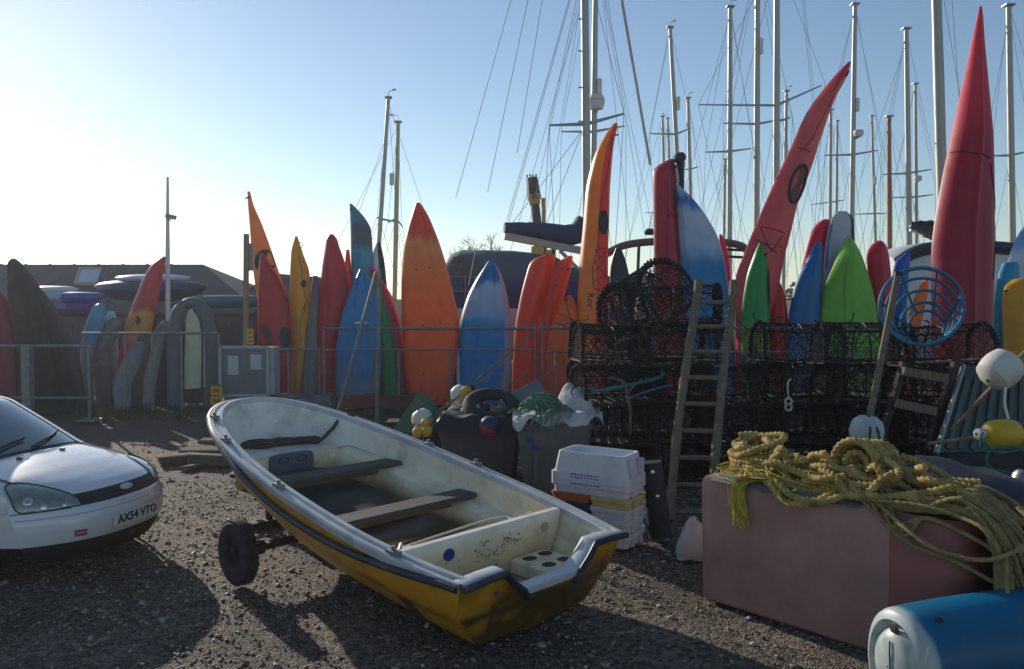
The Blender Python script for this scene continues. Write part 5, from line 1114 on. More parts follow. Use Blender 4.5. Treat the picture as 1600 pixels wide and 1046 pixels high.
    mb = MB(); mb.tube(smooth_path([(.66, .66, .58), (.58, .74, .56), (.50, .79, .54)], 6), .014, 6); B(mb, 'rope_eye', FLOAT_W)
    bt = halfb(.3 / BL) - .135; mb = MB(); mb.grid(np.array([[(x, y * bt * .80, .215) for y in np.linspace(-1, 1, 9)] for x in (.17, .32, .54)]), CR * .7 + DK * .12); B(mb, 'stern_well', mat('well_floor', (.42, .38, .27), .5, var=.25, dirt=(.045, .045, .02), damt=.95, dscale=4))
    for sd in (1, -1): mb = MB(); mb.grid(np.array([[(x, sd * (halfb(x / BL) - .134), sheer(x / BL) - .2), (max(x, .17), sd * (halfb(x / BL) - .135) * .80, .205)] for x in np.linspace(.07, .56, 6)]), CR); B(mb, 'well_side', GELCOAT)
    mb = MB(); mb.box((.36, -.36, .265), (.34, .34, .12), bev=.02, col=CR); fb = B(mb, 'moulded_step', GELCOAT)
    for x, y in ((.43, -.28), (.43, -.44), (.25, -.28), (.25, -.44)):
        mb = MB(); V = [(x + .052 * math.cos(a) * (1 - .12 * math.cos(2 * a)), y + .056 * math.sin(a), .3265) for a in np.linspace(0, 6.283, 13)[:-1]] + [(x, y, .3275)]; mb.add(V, [(k, (k + 1) % 12, 12) for k in range(12)]); B(mb, 'drain_hollow', BLACK, fb)
    mb = MB(); V = [(.529, .37 + .045 * math.cos(a), .475 + .040 * math.sin(a)) for a in np.linspace(0, 6.283, 21)[:-1]]; V += [(p[0] + .012, p[1], p[2]) for p in V]; mb.add(V, [tuple(range(20)), *[(k, (k + 1) % 20, 20 + (k + 1) % 20, 20 + k) for k in range(20)]]); B(mb, 'round_sticker', BLUEDOT, sb)
    mb = MB(); V = [(.531, -.55 + .036 * math.cos(a), .475 + .034 * math.sin(a)) for a in np.linspace(0, 6.283, 21)[:-1]]; mb.add(V, [tuple(range(20))]); B(mb, 'inspection_plug', mat('plug_grey', (.33, .33, .29), .5), sb)
    mb = MB(); rm = random.Random(4)
    def smear(ya, yb, za, zb, n):
        for _ in range(n):
            y, z = rm.uniform(ya, yb), rm.uniform(za, zb); e = rm.choice(((0, 1), (1, 0), (.8, .5), (-.6, .6))); L_ = rm.uniform(.004, .02); P_ = [(.5352, y, z)]
            for _k in range(3): P_.append((.5352, P_[-1][1] + e[0] * L_ * .4 + rm.gauss(0, .002), P_[-1][2] + e[1] * L_ * .4 + rm.gauss(0, .002)))
            mb.tube(P_, rm.uniform(.0010, .0026), 4)
    for ya, yb, za, zb, n_ in ((-.0, .14, .35, .49, 34), (-.30, -.12, .41, .49, 40), (-.14, .02, .37, .42, 14), (.2, .5, .3, .45, 8), (-.08, -.04, .28, .4, 6)): smear(ya, yb, za, zb, n_)
    B(mb, 'mildew_mark', ALGAE, sb)
    mb = MB(); V = []
    for k in range(12): a = math.pi * k / 6; r_ = .035 if k % 2 == 0 else .018; V.append((np.interp(-.36, -outl_z, outl_x) - .008, .43 + r_ * math.cos(a), .375 + r_ * math.sin(a)))
    mb.add(V + [(V[0][0] - .002, .43, .375)], [(k, (k + 1) % 12, 12) for k in range(12)]); B(mb, 'star_sticker', STARM)
    mb = MB(); G = np.array([[hull_pt(q, l, 1, .006) for l in np.linspace(.66, .99, 5)] for q in np.linspace(.115, .15, 4)]); mb.grid(G); B(mb, 'repair_patch', PATCH)
    # fittings
    for q, sd in ((.885, 1), (.74, 1), (.47, 1), (.135, 1), (.40, -1), (.55, -1)):
        p = np.array([BL * q, halfb(q), sheer(q)]); p[1] -= .03; p[1] *= sd; mb = MB(); mb.box(p + np.array([0, 0, .02]), (.11, .045, .03)); mb.tube([p + np.array([0, 0, .02]), p + np.array([0, 0, .06])], .016, 8); B(mb, 'rowlock_plate', STEEL)
    # painter
    q = .80; p = np.array([BL * q, -halfb(q) + .03, sheer(q) + .02]); zd_ = zl + .02
    Pp = [p + np.array([-.03, -.05, -.05]), p, p + np.array([.06, .10, -.06]), (3.20, -.46, zd_ + .12), (3.28, -.34, zd_), (3.36, -.22, zd_ + .01), (3.42, .05, zd_ + .01), (3.52, .20, zd_ + .03), (3.46, .27, zd_ + .02), (3.36, .16, zd_ + .01), (3.35, -.05, zd_ + .03), (3.27, -.3, zd_ + .03), (3.25, -.36, zd_ + .03), (3.31, -.30, zd_ + .05), (3.43, -.02, zd_ + .04), (3.50, .13, zd_ + .05), (3.55, .22, zd_ + .04), (3.50, .30, zd_ + .02), (3.40, .24, zd_ + .04), (3.38, .02, zd_ + .06), (3.36, -.14, zd_ + .05)]
    mb = MB(); mb.tube(smooth_path(Pp, 8), .017, 7, lobes=3, twist=70); B(mb, 'painter_rope', mat('brown_rope', (.06, .052, .042), .85, var=.3, bump=.5, bscale=120))
    # trolley
    tr = thing('boat_trolley', 'black axle and wheels of the launching trolley under the yellow dinghy', 'trolley', BO, rz=HD + math.pi / 2)
    xa = 2.27; zc = .24
    for sd in (1, -1):
        yw = sd * .955; prof = []
        for a in np.linspace(0, 2 * math.pi, 17)[:-1]:
            prof.append((.17 + .070 * math.copysign(abs(math.cos(a)) ** .6, math.cos(a)), .062 * math.copysign(abs(math.sin(a)) ** .6, math.sin(a))))
        mb = MB(); mb.lathe(prof + prof[:1], (xa, yw, zc), (0, 1, 0), 40); wv = mb.build('wheel', mat('tyre_rubber', (.018, .018, .019), .8, var=.3, scale=20, bump=.3, bscale=40, dirt=(.09, .08, .065), damt=.5, dscale=9), tr, local=True)
        mb = MB()
        for k in range(44):
            a = 2 * math.pi * k / 44; c, s = math.cos(a), math.sin(a)
            for dy in (-.031, .0, .031): mb.box((xa + .238 * c, yw + dy, zc + .238 * s), (.007, .024, .022), ax=np.array([(c, 0, s), (0, 1, 0), (-s, 0, c)]))
        mb.build('tread', MATS['tyre_rubber'], wv, local=True)
        mb = MB(); mb.lathe([(.01, .05), (.05, .045), (.055, .025), (.10, .015), (.105, .04), (.12, .045), (.12, -.05), (.10, -.04), (.05, -.03), (.01, -.05)], (xa, yw, zc), (0, 1, 0), 24); mb.build('rim', POTSTEEL, wv, local=True)
        mb = MB(); mb.tube([(xa, yw - sd * .06, zc), (xa, yw - sd * .22, zc)], .035, 10); mb.lathe([(.035, 0), (.06, 0), (.06, .03), (.035, .03)], (xa, yw - sd * .12, zc), (0, 1, 0), 14); mb.lathe([(.035, 0), (.055, 0), (.055, .03), (.035, .03)], (xa, yw - sd * .20, zc), (0, 1, 0), 14); mb.build('hub', POTSTEEL, tr, local=True)
        mb = MB(); mb.bar((xa - .02, sd * .40, zc + .0), (xa - .1, sd * .40, .33), .06, .05); mb.build('bunk', POTSTEEL, tr, local=True)
    mb = MB(); mb.bar((xa, -.86, zc), (xa, .86, zc), .06, .05); mb.build('axle', POTSTEEL, tr, local=True)
    mb = MB(); mb.bar((xa - 1.4, 0, zc - .05), (xa + 1.9, 0, zc + .04), .06, .06); mb.build('drawbar', POTSTEEL, tr, local=True)
    mb = MB(); mb.bar((xa + 1.3, 0, .06), (xa + 1.3, 0, .50), .05, .05, up=(1, 0, 0)); mb.bar((xa + 1.3, -.2, .03), (xa + 1.3, .2, .03), .14, .06); mb.build('bow_chock', POTSTEEL, tr, local=True)
build_dinghy()

# ------------------------------------------------------------------ the white car
def car():
    a = .253; k = .93; P0 = np.array([-2.638 * 1.2 + .10, 5.302 * 1.2 + .02, 0])
    f = np.array([math.cos(a), -math.sin(a), 0]); t_ = np.array([math.sin(a), math.cos(a), 0]); up = np.array([0, 0, 1.])
    W = lambda s, l, z: P0 + k * (-s * f + l * t_) + k * z * up
    ctr = W(1.95, 0, 0); root = thing('hatchback_car', 'white hatchback car with black grille, nose pointing at the dinghy', 'car', ctr)
    # centre profile: s back from the nose, height, half width, corner setback, crown drop at the edge
    prof = [(.10, .17, .70, .30, .0), (.055, .23, .74, .33, .0), (.03, .30, .78, .36, .0), (.0, .36, .80, .40, .0), (-.012, .44, .815, .42, .0), (.0, .52, .82, .42, .0), (.025, .56, .82, .42, .0), (.035, .585, .82, .42, .0),
            (.06, .60, .815, .40, .0), (.10, .66, .81, .38, .0), (.13, .685, .80, .36, .005), (.20, .725, .79, .32, .018), (.34, .775, .785, .24, .035), (.55, .83, .78, .15, .05), (.80, .875, .78, .08, .06), (1.0, .905, .775, .04, .065), (1.06, .912, .77, .06, .06),
            (1.12, .935, .715, .10, .045), (1.45, 1.13, .66, .12, .035), (1.78, 1.315, .60, .12, .03), (1.88, 1.35, .585, .11, .035), (2.1, 1.39, .58, .03, .04), (2.7, 1.40, .575, 0, .04), (3.3, 1.36, .56, -.03, .04), (3.55, 1.28, .56, -.06, .04), (3.80, .98, .66, -.08, .03), (3.88, .80, .74, -.1, .02), (3.90, .5, .78, -.12, 0), (3.86, .3, .76, -.12, 0)]
    A = np.array(prof)
    def sh(i, w_, off=0.):
        q = [np.interp(i, np.arange(len(A)), A[:, c]) for c in range(5)]
        p = np.array([q[0] + q[3] * abs(w_) ** 2.6, w_ * q[2], q[1] - q[4] * abs(w_) ** 2.2 * 1.0])
        if off:
            e = .05; d1 = sh(min(i + e, len(A) - 1), w_) - sh(max(i - e, 0), w_); d2 = sh(i, min(1, w_ + .02)) - sh(i, max(-1, w_ - .02)); n = np.cross(d1, d2); n /= (np.linalg.norm(n) + 1e-9)
            if n[0] > 0 and i < 17: n = -n
            if i >= 17 and n[2] < 0: n = -n
            p = p + n * off
        return p
    ws = np.linspace(-1, 1, 41)
    def patch(i0, i1, w0, w1, name, m, off=0., ni=None, nw=None, par=None, wf=None):
        ni = ni or max(3, int((i1 - i0) * 3) + 1); nw = nw or max(3, int(abs(w1 - w0) * 20) + 1); G = []
        for i in np.linspace(i0, i1, ni):
            a_, b_ = (w0, w1) if wf is None else wf(i); G.append([W(*sh(i, x, off)) for x in np.linspace(a_, b_, nw)])
        mb = MB(); mb.grid(np.array(G)); return mb.build(name, m, par or root, angle=35)
    patch(0, 2.6, -1, 1, 'lower_valance', CARB)
    bump = patch(2.6, 7.9, -1, 1, 'bumper', CARW, .012)
    patch(7.9, 10.1, -1, 1, 'nose_panel', CARB)
    patch(7.7, 10.0, -.56, .56, 'grille', CARB, .016)
    for j in range(3): patch(8.2 + j * .6, 8.4 + j * .6, -.5, .5, 'grille_bar', mat('grille_bar', (.03, .03, .032), .4), .024, ni=3)
    patch(10.0, 16, -.80, .80, 'bonnet', CARW, .014, ni=24, wf=lambda i: (-(.55 + .27 * min(1, (i - 10) / 2.6) ** .6), .55 + .27 * min(1, (i - 10) / 2.6) ** .6))
    for sd in (-1, 1): patch(7.9, 16, .5 * sd, 1 * sd, 'front_wing', CARW, .002, ni=30, wf=lambda i, sd=sd: ((.56 if i < 10 else .50) * sd, sd))
    # wing seam, headlights
    for sd in (-1, 1):
        G = []; n = 22
        # the lamp: a leaf shape pointed at the grille, tall at the outside
        outl = [(8.0, .53), (7.9, .62), (7.6, .76), (7.6, .88), (8.3, .955), (9.8, .975), (11.2, .968), (12.2, .94), (12.75, .88), (12.75, .79), (11.9, .68), (10.1, .575)]
        ce = np.array([10.0, .80]); pth = smooth_path(np.array([(o_[0], o_[1], 0) for o_ in outl]), 4, closed=True)[:, :2]
        for r_ in np.linspace(1, 0.02, 7): G.append([W(*sh(ce[0] + (p[0] - ce[0]) * r_, sd * (ce[1] + (p[1] - ce[1]) * r_), .016 + .012 * (1 - r_ ** 3))) for p in pth])
        mb = MB(); mb.grid(np.array(G), cv=True); hl = mb.build('headlight', LENS, root, angle=60)
        ring = np.array([W(*sh(p[0], sd * p[1], .018)) for p in pth]); mb = MB(); mb.tube(ring, .005, 5, closed=True); mb.build('headlight_gap', CARB, hl)
        for (ii, ww, rr) in ((9.6, .885, .030), (8.5, .80, .022), (8.4, .66, .016)):
            c = W(*sh(ii, sd * ww, .030)); n0 = W(*sh(ii, sd * ww, .05)) - c; n0 /= np.linalg.norm(n0); mb = MB(); mb.lathe([(.001, .004), (rr * .6, .003), (rr, .0), (rr * 1.1, -.004)], c, n0, 16); mb.build('reflector', CHROME, hl)
    for sd in (-1, 1): mb = MB(); mb.tube(np.array([W(*sh(i, sd * (.55 + .27 * min(1, max(0, (i - 10) / 2.6)) ** .6), .016)) for i in np.linspace(10.2, 16, 24)]), .004, 5); mb.build('bonnet_gap', CARB, root)
    patch(15.9, 17.2, -1, 1, 'scuttle', CARB, .004)
    ws_ = patch(17.0, 20.0, -.93, .93, 'windscreen', GLASS, .010, ni=14)
    for sd in (-1, 1): patch(16.6, 20.2, .90 * sd, 1.0 * sd, 'windscreen_pillar', CARW, .016, ni=16)
    patch(19.8, 23.3, -1, 1, 'roof', CARW, .012); patch(23.3, 25.1, -.95, .95, 'rear_window', GLASS, .0); patch(25, 28, -1, 1, 'tailgate', CARW, 0)
    for sd in (-1, 1):
        G = []
        for i in np.linspace(7.6, 27.5, 64):
            e = sh(i, sd); s = e[0]; zt = e[2]; yb = sd * .815
            row = [e]
            if i > 16.5 and i < 25.5: zz = .90
            else: zz = min(zt - .02, .80)
            row.append(np.array([s, sd * (abs(e[1]) * .4 + .80 * .6) if zz < zt - .05 else e[1] * 1.005, max(min(zz, zt - .01), .30)]))
            zs = np.linspace(row[-1][2], .24 if s > .64 else .52, 5)
            for q, z in enumerate(zs[1:]): row.append(np.array([s, sd * min(.82, max(abs(e[1]), .80 if 2.4 < i < 27 else .7)), z]))
            G.append([W(*r_) for r_ in row])
        mb = MB(); mb.grid(np.array(G)); fl = mb.build('side_panel', CARW, root, angle=50)
        mb = MB(); mb.grid(np.array([[W(*sh(i, sd, .012)), W(.5, sd * .835, sh(i, sd)[2]), W(.66, sd * .84, sh(i, sd)[2])] for i in np.linspace(2.6, 7.9, 12)])); mb.build('bumper_corner', CARW, root)
        mb = MB(); Gg = [[W(1.92 + 1.4 * q, sd * .60, 1.28), W(1.45 + 2.0 * q, sd * .74, .95)] for q in np.linspace(0, 1, 9)]; Gg = np.array(Gg) + sd * t_ * .02; mb.grid(Gg); mb.build('side_window', GLASS, root)
        for s in (.90, 3.25):
            c = W(s, sd * .74, .29); mb = MB(); pr = [(.2 + .09 * math.copysign(abs(math.cos(q)) ** .5, math.cos(q)), .1 * math.copysign(abs(math.sin(q)) ** .5, math.sin(q))) for q in np.linspace(0, 6.283, 15)]
            mb.lathe([(r_ * k, h_ * k) for r_, h_ in pr], c, t_, 28); wl = mb.build('wheel', MATS['tyre_rubber'], root); mb = MB(); mb.lathe([(.01, .06 * sd), (.12, .07 * sd), (.18, .05 * sd), (.18, -.05 * sd)], c, t_, 20); mb.build('rim', TIN, wl)
            mb = MB(); mb.lathe([(.30 * k, .085 * sd), (.345 * k, .085 * sd), (.345 * k, .05 * sd)], c, t_, 30); mb.build('wheel_arch', CARB, wl)
        if sd > 0: continue
        c = W(1.45, sd * .90, .98); mb = MB(); mb.lathe([(.01, -.1), (.07, -.08), (.085, 0), (.07, .08), (.01, .1)], c, t_, 14); mb.build('door_mirror', CARB, root)
    mb = MB(); mb.grid(np.array([[W(s, l, .2) for l in (-.62, .62)] for s in (.55, 3.7)])); mb.build('underbody', CARB, root)
    for sd in (-1, 1): mb = MB(); mb.tube(np.array([W(*sh(7.5, sd * w_, .013)) for w_ in np.linspace(.62, 1, 12)]), .003, 5); mb.build('bumper_gap', CARB, root)
    mb = MB(); mb.tube(np.array([W(*sh(5.6, w_, .0125)) for w_ in np.linspace(-.98, .98, 40)]), .0022, 4); mb.build('bumper_crease', mat('shut_line', (.16, .16, .155), .6), root)
    # plate with its characters
    pc = W(*sh(4.0, 0, .028)); tilt = W(*sh(4.6, 0, .028)) - W(*sh(3.4, 0, .028)); tilt /= np.linalg.norm(tilt)
    mb = MB(); mb.box(pc, (.52 * k, .012, .111 * k), ax=np.array([t_, -np.cross(t_, tilt), tilt])); pl = mb.build('number_plate', PLATE, root)
    text_mesh('AX54 VTO', .100 * k, pc + f * .008, t_, tilt, INKB, 'plate_characters', pl, .001, bold=.0016)
    # badge
    bc = W(*sh(8.9, 0, .034)); bu = W(*sh(9.4, 0, .034)) - W(*sh(8.4, 0, .034)); bu /= np.linalg.norm(bu); nb = np.cross(t_, bu)
    ring = [bc + .072 * k * math.cos(q) * t_ + .030 * k * math.sin(q) * bu for q in np.linspace(0, 6.283, 25)[:-1]]
    mb = MB(); mb.add(ring + [r_ * .985 + bc * .015 + nb * .006 for r_ in ring], [tuple(range(24, 48)), *[(q, (q + 1) % 24, 24 + (q + 1) % 24, 24 + q) for q in range(24)]]); bd = mb.build('oval_badge', CHROME, root, angle=20)
    # small tow-eye cover label, lower fog dot
    qc = W(*sh(3.5, -.60, .016)); qx = W(*sh(3.5, -.54, .016)) - W(*sh(3.5, -.66, .016)); qx /= np.linalg.norm(qx); qy = W(*sh(4.0, -.6, .016)) - W(*sh(3.0, -.6, .016)); qy /= np.linalg.norm(qy)
    mb = MB(); mb.box(qc, (.085, .05, .004), ax=np.array([qx, qy, np.cross(qx, qy)])); st_ = mb.build('red_sticker', INKR, root)
    mb = MB(); mb.box(qc + np.cross(qx, qy) * .003 * np.sign((CAM - qc) @ np.cross(qx, qy)), (.06, .008, .003), ax=np.array([qx, qy, np.cross(qx, qy)])); mb.build('print_line', PAPER, st_)
    mb = MB(); c = W(*sh(1.4, .62, .012)); mb.lathe([(.001, .01), (.02, .008), (.028, 0)], c, f, 12); mb.build('tow_eye', CHROME, root)
    # wipers, washer jets
    for l0, l1, ii in ((.05, .78, 17.45), (-.62, .10, 17.35)):
        P = [W(*sh(16.9, l0 * 1.0, .03)), W(*sh(17.2, (l0 + l1) / 2, .035)), W(*sh(ii, l1, .03))]; mb = MB(); mb.tube(smooth_path(P, 6), .011, 6); mb.build('wiper', CARB, root)
    for l in (-.3, .3): mb = MB(); mb.box(W(*sh(14.8, l, .022)), (.035, .03, .015)); mb.build('washer_jet', CARB, root)
    # dashboard papers seen in the screen
    mb = MB(); mb.tube([W(1.3, -.6, .93), W(1.3, .55, .93)], .03, 6); mb.build('dashboard', CARB, root)
car()

# ------------------------------------------------------------------ fish boxes
def fishboxes():
    e1 = np.array([.85, -.525, 0]); e1 /= np.linalg.norm(e1); e2 = np.array([-e1[1], e1[0], 0]); c0 = gnd(982, 861); L, D = .76, .40
    O = c0 - e1 * L
    def tray(name, mt, a0, a1, z0, z1, label, inv=False, tap=.93, grp='fish boxes in the stack'):
        c = O + e1 * (a0 + a1) / 2 + e2 * D / 2; t = thing(name, label, 'fish box', c + np.array([0, 0, z0]), grp); l2, d2, h = (a1 - a0) / 2, D / 2, z1 - z0; lip = min(.05, h * .4)
        def ring(l, d, z, ch=.025): return [c + e1 * x + e2 * y + np.array([0, 0, z]) for x, y in ((-l + ch, -d), (l - ch, -d), (l, -d + ch), (l, d - ch), (l - ch, d), (-l + ch, d), (-l, d - ch), (-l, -d + ch))]
        seq = [(l2 * tap, d2 * tap, z0), (l2 * (tap + .02), d2 * (tap + .02), z1 - lip - .004), (l2, d2, z1 - lip), (l2, d2, z1), (l2 - .03, d2 - .03, z1), (l2 * tap - .035, d2 * tap - .035, z0 + .03)]
        if inv: seq = [(l2, d2, z0), (l2, d2, z0 + .07), (l2 * .93, d2 * .93, z0 + .075), (l2 * .84, d2 * .86, z1), (l2 * .80, d2 * .80, z1), (l2 * .78, d2 * .45, z1 - .07)]
        G = np.array([ring(*q) for q in seq]); mb = MB(); mb.grid(G, cv=True); mb.f.append(tuple(range(7, -1, -1))); mb.mi.append(0); mb.f.append(tuple(range(40, 48))); mb.mi.append(0)
        mb.build('shell', mt, t, angle=25)
        # moulded buttresses on the end
        for y in (-.09, .09):
            q = c + e1 * (l2 * (.94 if not inv else .965)) + e2 * y; mb = MB(); mb.box(q + np.array([0, 0, (z0 + z1) / 2 - .01]), (.05, .035, h * .75), ax=np.array([e1, e2, (0, 0, 1)])); mb.build('buttress', mt, t)
        return t, c, l2, d2
    def prints(t, c, d2, z, rows, x0=-.02, n=9):
        for r_ in range(rows):
            for i in range(n):
                w_ = R.uniform(.012, .03); p = c + e1 * (x0 + (i - n / 2) * .032) - e2 * (d2 + .001) + np.array([0, 0, z - r_ * .026]); mb = MB(); mb.box(p, (w_, .003, .010), ax=np.array([e1, e2, (0, 0, 1)])); mb.build('print_mark', INK, t)
    tray('fish_box', FOAM, 0, L, 0, .125, 'white polystyrene fish box at the bottom of the stack')
    tray('fish_box', FOAM, 0, L, .127, .245, 'white polystyrene fish box second from the ground in the stack')
    tray('fish_box', FOAM, L * .5, L, .247, .335, 'half length white fish box beside the navy one')
    tray('fish_box', BOXB, 0, L * .495, .247, .345, 'navy blue fish box under the orange one')
    tray('fish_box', BOXY, L * .5, L, .337, .425, 'pale yellow fish box beside the orange one')
    tray('fish_box', BOXO, 0, L * .495, .347, .425, 'orange fish box at the left of the stack')
    t, c, l2, d2 = tray('fish_box', FOAM, 0, L, .427, .535, 'white polystyrene fish box with blue print under the upturned one'); prints(t, c, d2, .515, 1)
    t, c, l2, d2 = tray('fish_box', FOAM, 0, L, .537, .79, 'upturned white fish box with blue print on top of the stack', inv=True, tap=.9); prints(t, c, d2, .60, 2)
    # black bolted tube leaning beside
    a = gnd(1032, 842); b = at(1016, 722, a[1] + .05); mb = MB(); mb.tube([a + np.array([0, 0, .02]), b], .105, 16)
    t = thing('black_fender', 'black rubber fender with two bolts standing right of the fish boxes', 'fender', a); mb.build('body', BIN, t)
    for v in (738, 776): p = at(1020 + (v - 738) * .2, v, a[1] - .11); mb = MB(); mb.lathe([(.001, .012), (.014, .01), (.02, 0)], p, (0, -1, .1), 10); mb.build('bolt', CHROME, t)
    p = gnd(1082, 872); mb = MB(); G = np.array([[p + np.array([.13 * math.cos(q) * r_, .1 * math.sin(q) * r_, z]) + np.array([1, 1, .6]) * .028 * mnoise.noise((q * 2, z * 9, r_ * 3)) for q in np.linspace(0, 6.283, 25)[:-1]] for r_, z in ((.9, 0), (1.05, .06), (.95, .13), (.75, .21), (.5, .28), (.25, .33), (.03, .35))]); mb.grid(G, cv=True)
    mb.build('white_bag', SACK, base=p, label='crumpled white plastic bag by the red tub corner', cat='bag')
fishboxes()

# ------------------------------------------------------------------ tubs, floats, rope
def rope_dome(c, rx, ry, h, n, r, m, turns=26):
    P = []
    for i in range(turns):
        a0 = R.uniform(0, 6.28); cx, cy = c[0] + R.gauss(0, rx * .34), c[1] + R.gauss(0, ry * .34); rr = R.uniform(.25, .62)
        for k in range(7): a = a0 + k * .9; d = rr * R.uniform(.85, 1.1); x, y = cx + rx * d * math.cos(a), cy + ry * d * math.sin(a); q = min(1, math.hypot((x - c[0]) / rx, (y - c[1]) / ry)); P.append((x, y, c[2] + h * (1 - q ** 2) + .05 * R.random() - .02))
    mb = MB(); mb.tube(smooth_path(P, 6), r, 6); return mb
def tubs():
    # taller grey tub with sack and green rope
    p = gnd(866, 772); c = np.array([p[0], 9.05, 0]); W0, D0, Hh = .82, .7, .80
    def tub(name, label, c, w, d, h, tap, mt):
        t = thing(name, label, 'tub', c); mb = MB()
        ring = lambda k, z, e=.06: [c + np.array([x * k, y * k, z]) for x, y in ((-w / 2 + e, -d / 2), (w / 2 - e, -d / 2), (w / 2, -d / 2 + e), (w / 2, d / 2 - e), (w / 2 - e, d / 2), (-w / 2 + e, d / 2), (-w / 2, d / 2 - e), (-w / 2, -d / 2 + e))]
        G = np.array([ring(tap, .0), ring(tap + (1 - tap) * .6, h * .62), ring(tap + (1 - tap) * .62 + .02, h * .63), ring(1.0, h - .09), ring(1.05, h - .085), ring(1.06, h), ring(.98, h), ring(.93, h * .6), ring(.9, h * .6)])
        mb.grid(G, cv=True); mb.f.append(tuple(64 + i for i in range(8))); mb.mi.append(0); mb.build('body', mt, t, angle=30)
        for x in (-.25, .25): mb = MB(); mb.box(c + np.array([x * w, -d / 2 * .93, h * .45]), (.05, .04, h * .6)); mb.build('rib', mt, t)
        return t
    t = tub('grey_tub', 'tall grey plastic tub holding a sack and green rope', c, W0, D0, Hh, .80, TUB)
    for q in ((828, 688), (836, 700)): a = at(*q, 8.68); mb = MB(); mb.add([a + np.array([-.04, 0, .02]), a + np.array([.03, -.003, .03]), a + np.array([.05, 0, -.02]), a + np.array([-.02, -.003, -.03])], [(0, 1, 2, 3)]); mb.build('blue_tape', INK, t)
    n = 34; G = np.zeros((n, n, 3))
    for i in range(n):
        for j in range(n):
            x, y = -1 + 2 * i / (n - 1), -1 + 2 * j / (n - 1); X, Yy = c[0] + .04 + x * .50, c[1] + y * .43
            e = max(0, max(abs(x), abs(y)) - .80); z = Hh + .05 + .10 * max(0, x) * max(0, 1 - abs(y)) + .30 * math.exp(-(((x - .35) / .34) ** 2 + ((y - .15) / .5) ** 2)) + .10 * mnoise.noise((x * 2.2, y * 2.2, 4.)) + .04 * mnoise.noise((x * 6, y * 6, 1.)) - e * (.30 + .9 * mnoise.noise((x * 3, y * 3, 7.)))
            G[i, j] = (X, Yy, z)
    mb = MB(); mb.grid(G); mb.build('sack', SACK, base=c + np.array([0, 0, Hh]), label='crumpled white sack draped over the tall grey tub', cat='sack')
    rc = np.array([c[0] - .13, c[1] - .18, Hh + .11]); mb = rope_dome(rc, .27, .23, .17, 0, .0095, GREEN_ROPE, 46); t2 = thing('green_rope', 'tangled coil of green rope on the white sack', 'rope', rc); mb.build('coil', GREEN_ROPE, t2)
    P = []
    for i in range(5): x = rc[0] - .1 + .06 * i; mb = MB(); mb.tube(smooth_path([(x, rc[1] - .1, rc[2] + .12), (x + R.gauss(0, .03), rc[1] - .27, rc[2] + .03), (x + R.gauss(0, .03), rc[1] - .31, rc[2] - .10 - .1 * R.random()), (x + R.gauss(0, .05), rc[1] - .30, rc[2] - .02)], 6), .011, 6); mb.build('loose_strand', GREEN_ROPE, t2)
    # low dark tub at left
    p = at(752, 690, 9.5); c = np.array([p[0], 9.6, 0]); h = .62
    tub('grey_tub', 'low grey tub under black sheeting beside the dinghy', c, .95, .7, h, .86, mat('darker_grey_tub', (.085, .085, .085), .7, var=.2, dirt=(.04, .038, .035), damt=.6))
    G = np.zeros((26, 20, 3))
    for i in range(26):
        for j in range(20):
            x, y = -1 + 2 * i / 25, -1 + 2 * j / 19; e = max(0, max(abs(x), abs(y)) - .82); G[i, j] = (c[0] + x * .58, c[1] + y * .46, h + .16 + .05 * mnoise.noise((x * 3, y * 3, 0.)) - e * .9)
    mb = MB(); mb.grid(G); mb.build('black_sheet', BIN, base=c + np.array([0, 0, h]), label='black plastic sheet over the low grey tub', cat='sheet')
    # tyre lying up against it
    tc = at(764, 678, 9.25); mb = MB(); mb.lathe([(.27 + .085 * math.cos(q), .075 * math.sin(q)) for q in np.linspace(0, 6.283, 15)], np.array([tc[0] + .02, 9.62, .86]), (.06, -.42, .9), 34); mb.build('old_tyre', MATS['tyre_rubber'], base=tc - np.array([0, 0, .3]), label='old black tyre standing among floats on the low tub', cat='tyre')
    # ball float, pink and blue
    bc = at(765, 667, 9.15); t = thing('ball_float', 'pink and dark blue ball float inside the old tyre', 'float', bc - np.array([0, 0, .12]))
    for m, lo, hi, nm in ((BUOYP, -1, -.15, 'pink_half'), (BUOYB, -.15, 1, 'blue_half')):
        mb = MB(); mb.lathe([(.125 * math.sqrt(max(0, 1 - s * s)) + .0005, .125 * s) for s in np.linspace(lo, hi, 9)], bc, (.45, .1, .9), 18); mb.build(nm, m, t)
    # dan buoys: floats threaded on canes
    def dan(label, a, b, Ya, Yb, fl, r=.011, rad=.10, ln=.2, two=None):
        A, Bp = at(*a, Ya), at(*b, Yb); d = Bp - A; t = thing('dan_buoy', label, 'marker buoy', A, 'dan buoys heaped by the dinghy')
        mb = MB(); mb.tube([A, (A + Bp) / 2 + np.array([0, 0, .015]), Bp], r, 7); mb.build('cane', STICK, t)
        for (f_, m) in fl:
            c = A + d * f_; z = d / np.linalg.norm(d); mb = MB(); mb.lathe([(.012, -ln / 2), (rad * .55, -ln / 2 + .008), (rad * .9, -ln * .3), (rad, 0), (rad * .9, ln * .3), (rad * .55, ln / 2 - .008), (.012, ln / 2)], c, z, 18); fo = mb.build('float', m, t)
            mb = MB(); q = c + z * ln * .55; mb.tube([q, q + z * .05], .03, 8); mb.build('tape', BLACK, t)
    dan('white over yellow float on a long cane, uppermost of the heap', (676, 652), (835, 520), 9.9, 10.4, [(.26, FLOAT_W)], rad=.125, ln=.21)
    dan('yellow float tucked under the uppermost white one', (690, 640), (764, 588), 9.8, 10.1, [(.50, FLOAT_Y)], rad=.08, ln=.16)
